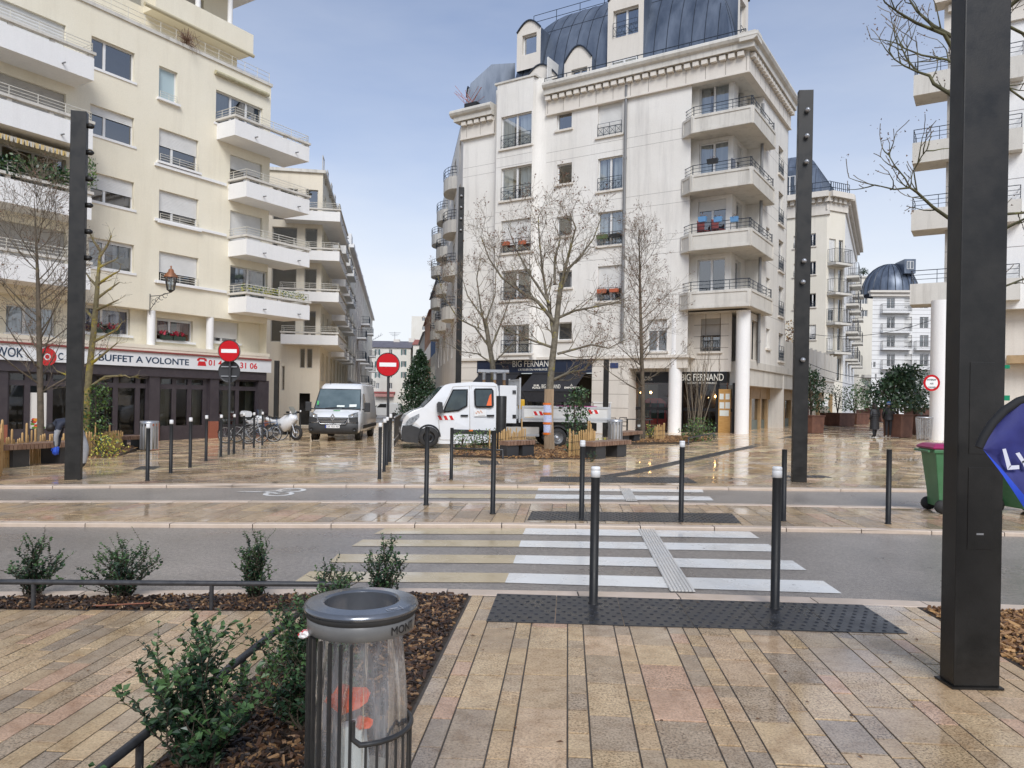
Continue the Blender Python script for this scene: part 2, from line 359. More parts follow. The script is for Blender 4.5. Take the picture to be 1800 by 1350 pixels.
def glass(name, tint=(.75, .8, .8), dark=.0, ior=1.5):
 m, t, b = nodes(name); t.nodes.remove(b); L = t.links.new
 tr = N(t, 'BsdfTransparent'); tr.inputs[0].default_value = tuple(tint) + (1,); gl = N(t, 'BsdfGlossy'); gl.inputs['Roughness'].default_value = .02; gl.inputs[0].default_value = (.95, .97, 1, 1)
 fr = N(t, 'Fresnel'); fr.inputs[0].default_value = ior; m1 = N(t, 'Math', operation='MULTIPLY_ADD', use_clamp=True); m1.inputs[1].default_value = 1.6; m1.inputs[2].default_value = dark; L(fr.outputs[0], m1.inputs[0])
 mxn = N(t, 'MixShader'); L(m1.outputs[0], mxn.inputs[0]); L(tr.outputs[0], mxn.inputs[1]); L(gl.outputs[0], mxn.inputs[2]); L(mxn.outputs[0], t.nodes['Material Output'].inputs[0]); return m
GLASS = glass('window_glass', dark=.16)
SHOPG = glass('shop_glass', (.8, .82, .8), dark=.0)
CARG = glass('car_glass', (.3, .36, .36), dark=.1)
FROST = mk('frosted_pane', (.42, .52, .54), rough=.12)
CURT = mk('net_curtain', (.55, .56, .58), (.38, .4, .43), 9, .8, stretch=(1, 1, .06))
CURTO = mk('orange_curtain', (.42, .09, .03), (.2, .04, .03), 9, .8, stretch=(1, 1, .06))
CURTB = mk('blue_curtain', (.04, .05, .18), (.12, .13, .28), 9, .8, stretch=(1, 1, .06))
LEAF = mk('shrub_leaf', (.012, .034, .016), (.03, .066, .026), 6, .32, .5)
LEAFY = mk('young_leaf', (.09, .17, .035), (.14, .22, .05), 8, .4)
LEAFD = mk('dark_leaf', (.014, .034, .015), (.03, .062, .024), 5, .38)
LEAFG = mk('green_leaf', (.04, .092, .028), (.08, .15, .045), 5, .45)
LEAFYEL = mk('yellow_leaf', (.42, .38, .04), (.5, .47, .09), 8, .5)
STEM = mk('dark_stem', (.05, .038, .026), (.08, .06, .04), 20, .8)
def bark(name, c1, c2, lichen, amt):
 m, t, b = nodes(name); L = t.links.new; vec = N(t, 'TexCoord').outputs['Object']
 n1 = N(t, 'TexNoise', i_Scale=9, i_Detail=6); L(vec, n1.inputs['Vector']); c = ramp(t, n1.outputs[0], [(.35, c1), (.65, c2)])
 n2 = N(t, 'TexNoise', i_Scale=3.2, i_Detail=5, i_Roughness=.7); L(vec, n2.inputs['Vector'])
 mxn = N(t, 'MixRGB'); L(ramp(t, n2.outputs[0], [(amt, g3(0)), (amt + .12, g3(.95))]), mxn.inputs[0]); L(c, mxn.inputs[1]); mxn.inputs[2].default_value = tuple(lichen) + (1,)
 L(mxn.outputs[0], b.inputs['Base Color']); b.inputs['Roughness'].default_value = .8
 bp = N(t, 'Bump', i_Strength=.5, i_Distance=.01); L(n1.outputs[0], bp.inputs['Height']); L(bp.outputs[0], b.inputs['Normal']); return m
BARK = bark('lichen_bark', (.1, .085, .06), (.19, .165, .12), (.3, .25, .05), .55)
BARKY = bark('yellow_lichen_bark', (.15, .12, .06), (.24, .2, .1), (.38, .3, .035), .5)
BARKD = bark('dark_bark', (.075, .06, .04), (.13, .1, .07), (.16, .15, .03), .6)
TWIG = mk('twig', (.15, .12, .085), (.21, .17, .12), 12, .8)
SEED = mk('dry_seed_clusters', (.13, .07, .045), (.22, .13, .085), 15, .85)
WOOD = mk('bench_wood', (.16, .085, .055), (.3, .19, .13), 5, .45, bump=.2, bscale=50, stretch=(1, 1, .3))
PALE = mk('chestnut_paling', (.42, .25, .09), (.56, .36, .16), 10, .7, stretch=(1, 1, .2))
MULCH = mk('bark_chip', (.16, .085, .035), (.42, .25, .11), 25, .6)
MULCHD = mk('wet_bark_chip', (.035, .02, .012), (.24, .13, .06), 25, .55)
SOIL = mk('dark_soil', (.025, .017, .011), (.06, .04, .025), 20, .85, bump=.6, bscale=40)
CORTEN = mk('corten_steel', (.1, .045, .032), (.16, .075, .05), 4, .65, bump=.1, bscale=60)
SKIN = mk('skin', (.45, .27, .19), rough=.5)
# ================================================================== ground
def poly_fn(pts, dz=0.0):
 w = sorted([at(u, v, dz).to_2d() for u, v in pts], key=lambda p: p.x)
 def f(x):
  for a, b in zip(w, w[1:]):
   if x <= b.x: break
  return a.y + (b.y - a.y) * (x - a.x) / (b.x - a.x)
 return f
NK = poly_fn([(300, 1037), (728, 1033.5), (1177, 1041.7), (1496, 1051.7), (1770, 1062)])
MK = poly_fn([(0, 919.5), (400, 922), (900, 922), (1233, 926.7), (1497, 930.5), (1800, 937.5)])
IK = poly_fn([(0, 880), (400, 879.5), (819, 880.6), (1167, 882.7), (1400, 887.5), (1635, 891.5)])
BK = poly_fn([(0, 855), (400, 852.5), (819, 853.5), (1167, 856), (1400, 859.4), (1632, 861.4)])
ROADZ = -.045
def strip(name, f0, f1, dz, m, x0=-70, x1=70, nx=70, ny=2, kind='structure', loc=None):
 b = MB(); vs = []; b.smooth = True
 for j in range(ny + 1):
  for i in range(nx + 1):
   x = x0 + (x1 - x0) * i / nx; a, c = f0(x), f1(x); y = a + (c - a) * j / ny; vs.append((x, y, gz(x, y) + dz))
 b.mesh(vs, [(j * (nx + 1) + i, j * (nx + 1) + i + 1, (j + 1) * (nx + 1) + i + 1, (j + 1) * (nx + 1) + i) for j in range(ny) for i in range(nx)])
 return tag(b.build(name, m, loc=(0, 0, 0)), kind=kind)
K = lambda c: (lambda x: c)
g = MB(); gx = [-1500, -300, -90, -40, -20, -10, 0, 10, 20, 40, 90, 300, 1500]; gy = [-1200, -100, -10, 5, 14, 18, 22, 26, 30, 60, 120, 400, 1500]
g.mesh([(x, y, gz(x, y) - .16) for y in gy for x in gx], [(j * 13 + i, j * 13 + i + 1, (j + 1) * 13 + i + 1, (j + 1) * 13 + i) for j in range(12) for i in range(12)])
tag(g.build('ground', ASPH, loc=(0, 0, 0)), kind='structure')
road = strip('road', NK, MK, ROADZ, ASPH)
bike = strip('cycle_lane', IK, BK, ROADZ, ASPH)
pav = strip('pavement', K(-8), lambda x: NK(x) - .01, -.0055, GROUT, ny=4)
isl = strip('traffic_island', lambda x: MK(x) + .01, lambda x: IK(x) - .01, -.0055, GROUT)
plz = strip('paved_square', lambda x: BK(x) + .01, K(95), -.008, GROUT, x0=-80, x1=90, nx=85, ny=40)
# ---- slabs
def clip(poly, n, c):     # keep n.p <= c
 out = []
 for i, a in enumerate(poly):
  b = poly[(i + 1) % len(poly)]; da, db = a.dot(n) - c, b.dot(n) - c
  if da <= 0: out.append(a)
  if da * db < 0: out.append(a + (b - a) * (da / (da - db)))
 return out
def edge_plane(f, x, side, off=0.0):   # half plane on one side of a kerb line
 a = Vector((x - .3, f(x - .3) + off)); b = Vector((x + .3, f(x + .3) + off)); t = (b - a).normalized(); n = Vector((-t.y, t.x)) * side
 return n, n.dot(a)
def slab_polys(D, region, widths, lengths, q0, q1, p0, p1, planes, seed, gap=.0042, pair=False):
 rr = random.Random(seed); D = Vector(D).normalized(); E = Vector((D.y, -D.x)); p = p0; k = 0; out = []
 while p < p1:
  w = widths[k % len(widths)] * rr.uniform(.94, 1.06); q = q0 - rr.uniform(0, .5)
  while q < q1:
   l = lengths(w, rr); c = E * (p + w / 2) + D * (q + l / 2)
   if region(c, p + w / 2, q + l / 2):
    qs = [E * (p + gap) + D * (q + gap), E * (p + w - gap) + D * (q + gap), E * (p + w - gap) + D * (q + l - gap), E * (p + gap) + D * (q + l - gap)]
    for n, cc in planes(c, p + w / 2, q + l / 2):
     qs = clip(qs, n, cc)
     if len(qs) < 3: break
    if len(qs) >= 3:
     ar = abs(sum(a.x * b.y - b.x * a.y for a, b in zip(qs, qs[1:] + qs[:1]))) / 2
     if ar > .004: out.append((qs, c))
   q += l
  p += w; k += 1
 return out
def slab_geo(b, qs, c, rr, top=0.0, inset=.0025, th=.03):
 z0 = gz(c.x, c.y) + top + rr.uniform(-.0015, .0015); tx, ty = rr.gauss(0, .0045), rr.gauss(0, .0045)
 gxs = (gz(c.x + .2, c.y) - gz(c.x - .2, c.y)) / .4 + tx; gys = (gz(c.x, c.y + .2) - gz(c.x, c.y - .2)) / .4 + ty
 zz = lambda p: z0 + (p.x - c.x) * gxs + (p.y - c.y) * gys
 n = len(qs); cen = sum(qs, Vector((0, 0))) / n
 tp = []
 for p in qs:
  d = cen - p; tp.append(p + d * min(.4, inset * 1.4 / max(d.length, 1e-3)))
 vs = [(p.x, p.y, zz(p)) for p in tp] + [(p.x, p.y, zz(p) - .0018) for p in qs] + [(p.x, p.y, zz(p) - th) for p in qs]
 fs = [tuple(range(n))] + [(n + i, n + (i + 1) % n, (i + 1) % n, i) for i in range(n)] + [(2 * n + i, 2 * n + (i + 1) % n, n + (i + 1) % n, n + i) for i in range(n)]
 b.mesh(vs, fs)
def near_key(c):
 return c.length
def lay(parent, polys, name, visible, limit, seed, top=0.0):
 """the largest-showing stones become parts, the rest one joined part"""
 rr = random.Random(seed); polys = sorted(polys, key=lambda t: (not visible(t[1]), near_key(t[1])))
 rest = MB()
 for i, (qs, c) in enumerate(polys):
  if i < limit and visible(c):
   b = MB(); slab_geo(b, qs, c, rr, top); me = b.make(name, PAV, (c.x, c.y, 0)); link_mesh(name, me, parent, (c.x, c.y, 0))
  else: slab_geo(rest, qs, c, rr, top)
 if rest.v: tag(rest.build(name + 's', PAVI, parent), kind='stuff')
def seen(c):
 return c.y > 2.55 and abs(c.x) < c.y * .70 + .1
EQ = Vector((.0745, 1)).normalized(); EP = Vector((EQ.y, -EQ.x))
pq = lambda v: (v.to_2d().dot(EP), v.to_2d().dot(EQ))
BED_R = pq(at(826, 1046))[0]; BED_L = pq(at(251, 1350))[0] + .04
BED_Q = pq(at(370, 1072))[1]                    # near edge of the bed along the kerb
RBED_P = pq(at(1615, 1068))[0]; KW = .2
def lens_(w, rr): return rr.uniform(.36, .56) if w > .16 else rr.uniform(.17, .34)
RB_Q0 = pq(at(1800, 1172))[1]
def reg_r(c, p, q): return p > BED_R - .2 and c.y < NK(c.x) - KW + .3 and not (p > RBED_P + .02 and q > 3.95)
def pl_r(c, p, q):
 out = [edge_plane(NK, c.x, 1, -KW - .006), (-EP, -(BED_R + .02))]
 if q > 3.95 - .3 and p > RBED_P - .3: out.append((EP, RBED_P - .01))
 return out
polys = slab_polys(EQ, reg_r, [.225, .11, .215, .11, .28, .115, .24, .11, .26, .112, .115], lens_, 1.6, 8.2, BED_R - .1, 7.5, pl_r, 3)
lay(pav, polys, 'paving_stone', seen, 300, 11)
fore = strip('forecourt', K(-7.9), lambda x: 5.0, -.0125, GROUT, x0=-1.0, x1=-.99, nx=1)   # thin joint line under the bed edge
bpy.data.objects.remove(fore)
fore = MB(); fq = [EP * -9 + EQ * 1.4, EP * BED_L + EQ * 1.4, EP * BED_L + EQ * BED_Q, EP * -9 + EQ * (BED_Q + .0)]
fore.prism([(p.x, p.y) for p in fq], -.03, -.0045); fore = tag(fore.build('forecourt', GROUT, loc=(0, 0, 0)), kind='structure')
def lens_l(w, rr): return rr.choice([.12, .3, .36, .42, .5, .55])
_bq = lambda x: (at(370, 1073).y - .0 + (x - at(370, 1073).x) * (at(370, 1073).y - at(20, 1071).y) / (at(370, 1073).x - at(20, 1071).x))
def pl_l(c, p, q): return [(EP, BED_L - .015), edge_plane(_bq, c.x, 1, -.01)]
polys = slab_polys(EQ, lambda c, p, q: p < BED_L + .1 and c.y < _bq(c.x) + .2, [.118, .13, .11, .125], lens_l, 1.6, 7, -7, BED_L + .1, pl_l, 5)
lay(fore, polys, 'paving_stone', seen, 300, 12)
polys = slab_polys(EQ, lambda c, p, q: MK(c.x) < c.y + .3 and c.y < IK(c.x) + .3, [.3, .24, .3, .16, .34, .22], lambda w, rr: rr.uniform(.4, .8), 6, 20, -14, 14,
                   lambda c, p, q: [edge_plane(MK, c.x, -1, KW + .01), edge_plane(IK, c.x, 1, -KW - .01)], 6)
lay(isl, polys, 'paving_stone', seen, 300, 13)
ES = Vector((.527, .85))
polys = slab_polys(ES, lambda c, p, q: c.y > BK(c.x) and c.y < 60 and -26 < c.x < 45 and abs(c.x) < c.y * .78 + 2, [.34, .28, .22, .34, .4, .24], lambda w, rr: rr.uniform(.45, 1.0), -10, 75, -45, 22,
                   lambda c, p, q: [edge_plane(BK, c.x, -1, KW + .01)] if c.y < BK(c.x) + 1.6 else [], 8)
lay(plz, polys, 'paving_stone', seen, 220, 14)
# ---- kerb stones
def kerbs(parent, f, o0, o1, x0, x1, step, top, seed, drop=.16):
 rr = random.Random(seed); x = x0
 while x < x1:
  l = step * rr.uniform(.85, 1.15); xs = [x + .006, x + l / 2, x + l - .006]; b = MB()
  i0, i1 = [Vector((a, f(a) + o0)) for a in xs], [Vector((a, f(a) + o1)) for a in xs]; cx, cy = xs[1], f(xs[1])
  z = lambda p, d: gz(p.x, p.y) + d
  e = .012; dz = rr.uniform(-.002, .002) + top
  prof = [(0, -drop), (0, dz - e), (.3 * e / abs(o1 - o0), dz - .3 * e), (e / abs(o1 - o0), dz), (1 - e / abs(o1 - o0), dz), (1, dz - e), (1, -drop)]
  secs = [[(p.x + (q.x - p.x) * t, p.y + (q.y - p.y) * t, z(p, d)) for t, d in prof] for p, q in zip(i0, i1)]
  b.loft(secs, closed=False, caps=False); b.face(secs[0][::-1]); b.face(secs[-1]); me = b.make('kerb_stone', KERB, (cx, cy, 0)); link_mesh('kerb_stone', me, parent, (cx, cy, 0)); x += l
kerbs(pav, NK, -KW, 0, -9.5, 7.5, 1.0, .002, 1); kerbs(isl, MK, 0, KW * .8, -9.5, 9.5, 1.0, .006, 2); kerbs(isl, IK, -KW, 0, -11, 11, 1.0, .004, 3); kerbs(plz, BK, 0, KW + .05, -14, 14, 1.0, .004, 4)
# ---- paint
def ground_poly(b, pts, dz, h=.004):
 ps = [at(u, v, ROADZ) for u, v in pts]
 b.face([(p.x, p.y, gz(p.x, p.y) + ROADZ + dz) for p in ps])
def stripe(tl, tm, tr, bl, bm_, br, lab):
 t = thing('crossing_stripe', lab, 'road marking', at(*bm_, ROADZ), group='stripes of the zebra crossing')
 b = MB(); ground_poly(b, [bl, bm_, tm, tl], .005); b.build('buff_inlay', BSTONE, t); b = MB(); ground_poly(b, [bm_, br, tr, tm], .005); b.build('white_bar', WPAINT, t)
for a in [((677, 929.3), (924, 929), (1318, 935), (657.8, 939), (919, 939.8), (1335, 946.7), 'zebra stripe of the road crossing lying farthest from the bin, next to the island kerb'),
          ((638, 949), (915.7, 950.8), (1350, 957), (617.5, 960.6), (912, 961.8), (1372, 970.5), 'second zebra stripe from the island kerb on the road crossing'),
          ((594, 974.5), (907, 976.5), (1393, 986), (579.6, 989), (902, 991), (1418, 1003), 'third zebra stripe from the island kerb on the road crossing'),
          ((545, 1005), (895, 1008), (1446.7, 1021.7), (518, 1023), (887.6, 1025), (1480, 1044), 'widest zebra stripe, next to the near kerb and the black studded panel'),
          ((764, 854.4), (947.5, 855), (1233, 857.8), (755.6, 861.6), (945, 862.5), (1237, 866), 'thin zebra stripe across the cycle lane beside the paved square kerb'),
          ((746, 868), (942.6, 869), (1246.7, 872.9), (737, 875.7), (940, 877), (1255, 880.3), 'thin zebra stripe across the cycle lane beside the island')]: stripe(*a)
def guide(q, lab):
 t = thing('guide_strip', lab, 'guide strip', at(*q[0], ROADZ), group='ribbed guide strips'); A, B, Cc, D = [at(*p, ROADZ) for p in q]
 b = MB()
 for dz, lo, hi in [(.009, 0, 1)]:
  b.face([p + Vector((0, 0, dz)) for p in (A, B, Cc, D)])
 b.build('base_mat', GUIDE, t)
 for k in range(7):
  l0, l1 = k / 7 + .03, (k + 1) / 7 - .035; b = MB(); bs = [A.lerp(B, l0), A.lerp(B, l1), D.lerp(Cc, l1), D.lerp(Cc, l0)]
  if (bs[1] - bs[0]).cross(bs[3] - bs[0]).z < 0: bs = bs[::-1]
  b.hexa([p + Vector((0, 0, .008)) for p in bs], [p + Vector((0, 0, .019)) for p in bs]); b.build('rib', GUIDE, t)
guide([(1178, 1041), (1223, 1042), (1146.7, 925.5), (1118, 925)], 'long ribbed white guide strip crossing the zebra stripes of the road')
guide([(1100, 881), (1120.7, 881.5), (1105, 854.6), (1086.7, 854.3)], 'short ribbed white guide strip crossing the cycle lane')
def tactile(q, lab, nx):
 A, B, Cc, D = [at(*p) for p in q]; t = thing('tactile_paving', lab, 'tactile paving', A, group='black studded warning panels')
 for k in range(nx):
  b = MB(); f0, f1 = k / nx + .0008, (k + 1) / nx - .0008; bs = [A.lerp(B, f0), A.lerp(B, f1), D.lerp(Cc, f1), D.lerp(Cc, f0)]
  b.hexa([p + Vector((0, 0, -.01)) for p in bs], [p + Vector((0, 0, .006)) for p in bs]); b.build('panel', TACT, t)
 L = (B - A).length; W = (D - A).length; n, m = int(L / .085), int(W / .085); b = MB(); b.smooth = True
 for i in range(n):
  for j in range(m):
   f, h = (i + .5 + (.25 if j % 2 else -.25)) / n, (j + .5) / m; c = A.lerp(B, f).lerp(D.lerp(Cc, f), h); r = .021
   o = [(c.x + r * math.cos(k * math.pi / 3), c.y + r * math.sin(k * math.pi / 3), c.z + .0055) for k in range(6)]; u = [(c.x + .6 * r * math.cos(k * math.pi / 3), c.y + .6 * r * math.sin(k * math.pi / 3), c.z + .0115) for k in range(6)]
   b.mesh(o + u, [(k, (k + 1) % 6, 6 + (k + 1) % 6, 6 + k) for k in range(6)] + [tuple(range(6, 12))])
 tag(b.build('studs', TACT, t), kind='stuff')
tactile([(854, 1093), (1596, 1114.6), (1516.6, 1064), (873.6, 1044.5)], 'largest black studded warning panel, on the near pavement before the zebra crossing', 6)
tactile([(926.7, 914), (1303, 920), (1286.7, 903), (935, 899)], 'black studded warning panel on the island between road and cycle lane', 4)
tactile([(948, 847), (1226.7, 849.3), (1208, 839.5), (950, 838)], 'black studded warning panel at the edge of the paved square', 4)
# ---- drains
DC = [at(u, v) for u, v in [(1063, 838), (1110, 831), (1180, 815.5), (1280, 793.5), (1312, 787.5), (1391, 768.5), (1450, 754)]]
t = thing('drain_channel', 'long slotted drain channel running diagonally across the paved square', 'drain', DC[0])
SLOT = mk('cast_iron', (.045, .047, .05), (.075, .077, .08), 20, .45, metal=.4)
for a, b_ in zip(DC, DC[1:]):
 n = max(1, int((b_ - a).length / 1.0)); dr = (b_ - a).normalized(); pr = Vector((-dr.y, dr.x, 0)).normalized()
 for k in range(n):
  b = MB(); p0, p1 = a.lerp(b_, k / n), a.lerp(b_, (k + .985) / n); m = 6
  for side in (-1, 1): b.obox((p0 + p1) / 2 + pr * .15 * side + Vector((0, 0, .002)), (p1 - p0) / 2, pr * .02, (0, 0, .006))
  for j in range(m): b.obox(p0.lerp(p1, (j + .5) / m) + Vector((0, 0, .0)), (p1 - p0) / m * .33, pr * .135, (0, 0, .006))
  b.build('drain_grate', SLOT, t)
def grate(q, lab):
 A, B, Cc, D = [at(*p) for p in q]; t = thing('drain_grate', lab, 'drain', A, group='flat drain grates on the square'); b = MB()
 for k in range(8):
  bs = [A.lerp(B, k / 8), A.lerp(B, (k + .7) / 8), D.lerp(Cc, (k + .7) / 8), D.lerp(Cc, k / 8)]; b.hexa([p + Vector((0, 0, -.01)) for p in bs], [p + Vector((0, 0, .008)) for p in bs])
 b.build('slat_panel', SLOT, t)
grate([(845, 817), (880, 817), (874, 810), (839, 810)], 'flat iron grate in front of the planting bed by the truck')
grate([(234, 825.5), (272, 825.5), (284, 820), (248, 820)], 'flat iron grate behind the first left bollard')
grate([(1362, 840), (1467, 840), (1448, 836), (1355, 836)], 'flat iron grate at the foot of the right lamp mast')
# ---- cycle pictogram
t = thing('cycle_symbol', 'white painted bicycle symbol on the cycle lane', 'road marking', at(475, 866, ROADZ)); b = MB()
def flat_ring(b, cx, cy, rx, ry, w, z):
 n = 20
 o = [(cx + rx * math.cos(2 * math.pi * k / n), cy + ry * math.sin(2 * math.pi * k / n), z) for k in range(n)]; i = [(cx + (rx - w) * math.cos(2 * math.pi * k / n), cy + (ry - w) * math.sin(2 * math.pi * k / n), z) for k in range(n)]
 b.mesh(o + i, [(k, (k + 1) % n, n + (k + 1) % n, n + k) for k in range(n)])
def flat_bar(b, a, c, w, z):
 a, c = Vector(a), Vector(c); d = (c - a).normalized(); p = Vector((-d.y, d.x)) * w; b.face([(*(a + p), z), (*(c + p), z), (*(c - p), z), (*(a - p), z)][::-1])
w1, w2 = at(512, 862, ROADZ), at(490, 868.5, ROADZ); zz = ROADZ + .005 + gz(w1.x, w1.y)
flat_ring(b, w1.x, w1.y, .26, .3, .09, zz); flat_ring(b, w2.x, w2.y, .26, .3, .09, zz)
b.build('wheel_marks', WPAINT, t); b = MB(); h = at(417, 865, ROADZ); md = at(462, 865, ROADZ)
for a, c in [(w1, md), (w2, md), (md, h)]: flat_bar(b, a.to_2d(), c.to_2d(), .045, zz + .0015)
b.build('frame_marks', WPAINT, t)
# ---- side street beyond the van
b = MB(); q = [at(628, 747), at(712, 738), at(716, 713), at(655, 713)]
b.face([(p.x, p.y, gz(p.x, p.y) + .012) for p in q]); tag(b.build('side_street', ASPH, loc=(0, 0, 0)), kind='structure')
# ---- mulch beds
def chips(b, inside, x0, x1, y0, y1, n, seed, zf, smin=.015, smax=.055):
 rr = random.Random(seed); k = 0
 while k < n:
  x, y = rr.uniform(x0, x1), rr.uniform(y0, y1)
  if not inside(x, y): k += .05; continue
  k += 1; l = rr.uniform(smin, smax); w = l * rr.uniform(.15, .4); h = rr.uniform(.003, .008); a = rr.uniform(0, 6.3); tl = rr.uniform(-.5, .5)
  ax = Vector((math.cos(a) * math.cos(tl), math.sin(a) * math.cos(tl), math.sin(tl))); up = Vector((rr.uniform(-.4, .4), rr.uniform(-.4, .4), 1)).normalized(); ay = up.cross(ax).normalized(); up = ax.cross(ay)
  b.obox((x, y, zf(x, y) + rr.uniform(-.002, .018)), ax * l, ay * w, up * h)
def chipmat(name, stops):
 m, t, bb = nodes(name); L = t.links.new; rnd = N(t, 'NewGeometry').outputs['Random Per Island']; L(ramp(t, rnd, stops), bb.inputs['Base Color']); bb.inputs['Roughness'].default_value = .5; return m
CHIP = chipmat('wet_bark_chips', [(0, (.014, .01, .008)), (.5, (.04, .022, .014)), (.78, (.12, .06, .03)), (1, (.34, .2, .095))])
CHIPR = chipmat('orange_bark_chips', [(0, (.1, .045, .02)), (.5, (.24, .12, .045)), (1, (.5, .29, .12))])
def bed(name, pts, z0, mt, lab=None):
 b = MB(); b.prism(pts, -.1, z0); o = tag(b.build(name, mt, loc=(0, 0, 0)), kind='structure'); return o
bq = lambda x: _bq(x)
L1 = [(-8, bq(-8) + .01), ((EP * BED_L + EQ * BED_Q).x, bq((EP * BED_L + EQ * BED_Q).x) + .01), *[tuple(EP * BED_L + EQ * q) for q in (1.4,)], tuple(EP * BED_R + EQ * 1.4)]
bx = EP * BED_R + EQ * 7; xr = at(826, 1046).x
L1 += [(xr, NK(xr) - KW), (-3, NK(-3) - KW), (-8, NK(-8) - KW)]
soil = bed('planting_bed', L1, -.004, SOIL)
def in_bed(x, y):
 p, q = Vector((x, y)).dot(EP), Vector((x, y)).dot(EQ); return (bq(x) + .02 < y < NK(x) - KW - .01 and p < BED_R - .02) or (BED_L + .02 < p < BED_R - .02 and y < NK(x) - KW)
b = MB(); chips(b, in_bed, -5, .1, 2.4, 7.2, 14000, 21, lambda x, y: 0, .007, .03); tag(b.build('bark_chips', CHIP, soil), kind='stuff')
pr_ = [EP * RBED_P + EQ * 3.97, EP * RBED_P + EQ * (pq(Vector((at(1615, 1068).x, NK(at(1615, 1068).x) - KW, 0)))[1]), Vector((9, NK(9) - KW)), EP * 9 + EQ * 3.97]
rsoil = bed('planting_bed', [tuple(p) for p in pr_], -.002, SOIL)
def in_rb(x, y):
 p, q = Vector((x, y)).dot(EP), Vector((x, y)).dot(EQ); return p > RBED_P + .03 and q > 4 and y < NK(x) - KW - .02
b = MB(); chips(b, in_rb, 3, 6, 3.9, 7.2, 6000, 22, lambda x, y: 0, .012, .045); tag(b.build('bark_chips', CHIPR, rsoil), kind='stuff')
# ================================================================== buildings: tools
def wall(name, pl, s0, s1, z0, z1, holes, mats, parent, depth=.2, room=.7, d=0.0):
 """a wall with real openings: reveals and a dark room behind each"""
 b = MB(); P = lambda s, z, dd=0.0: pl.P(s, z, d + dd)
 hs = [(max(s0, h[0]), min(s1, h[1]), max(z0, h[2]), min(z1, h[3])) for h in holes]; hs = [h for h in hs if h[1] > h[0] and h[3] > h[2]]
 S = sorted({s0, s1, *[x for h in hs for x in h[:2]]}); Z = sorted({z0, z1, *[x for h in hs for x in h[2:]]})
 for i in range(len(S) - 1):
  run = None
  for j in range(len(Z) - 1):
   cs, cz = (S[i] + S[i + 1]) / 2, (Z[j] + Z[j + 1]) / 2
   solid = not any(h[0] < cs < h[1] and h[2] < cz < h[3] for h in hs)
   if solid and run is None: run = Z[j]
   if run is not None and (not solid or j == len(Z) - 2):
    zt = Z[j + 1] if solid else Z[j]; b.face([P(S[i], run), P(S[i + 1], run), P(S[i + 1], zt), P(S[i], zt)]); run = None
 for a0, a1, c0, c1 in hs:
  q = [(a0, c0), (a1, c0), (a1, c1), (a0, c1)]; b.mi = 0
  for k in range(4):
   u, v = q[k], q[(k + 1) % 4]; b.face([P(*u), P(*v), P(*v, -depth), P(*u, -depth)])
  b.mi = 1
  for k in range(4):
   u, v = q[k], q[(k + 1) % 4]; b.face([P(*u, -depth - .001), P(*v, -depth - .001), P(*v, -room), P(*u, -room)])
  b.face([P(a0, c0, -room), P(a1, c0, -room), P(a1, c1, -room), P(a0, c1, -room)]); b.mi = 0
 return b.build(name, list(mats) if isinstance(mats, (list, tuple)) else [mats, DARKIN], parent)
def railing(pl, r, parent, m, d, style='x', h=None):
 s0, s1, z0, z1 = r; b = MB(); t = .012; P = pl.P
 def bar(a, c, w=t): b.tube([a, c], w, 4)
 if style == 'x':
  for z in (z0 + .06, z0 + (z1 - z0) * .68, z1): bar(P(s0, z, d), P(s1, z, d), .014)
  n = 4; zs = z0 + (z1 - z0) * .68
  for k in range(n + 1): s = s0 + (s1 - s0) * k / n; bar(P(s, z0, d), P(s, z1 if k in (0, n, 2) else zs, d))
  for k in range(n): a, c = s0 + (s1 - s0) * k / n, s0 + (s1 - s0) * (k + 1) / n; bar(P(a, z0 + .06, d), P(c, zs, d), .009); bar(P(c, z0 + .06, d), P(a, zs, d), .009)
 elif style == 'h':
  for k in range(3): z = z0 + (z1 - z0) * (k + 1) / 3; bar(P(s0, z, d), P(s1, z, d))
  n = max(2, int((s1 - s0) / .8))
  for k in range(n + 1): s = s0 + (s1 - s0) * k / n; bar(P(s, z0, d), P(s, z1, d))
 else:
  for z in (z0 + .08, z1): bar(P(s0, z, d), P(s1, z, d), .016)
  n = max(4, int((s1 - s0) / .14))
  for k in range(n + 1): s = s0 + (s1 - s0) * k / n; bar(P(s, z0 + .08, d), P(s, z1, d), .009)
 return b.build('railing', m, parent)
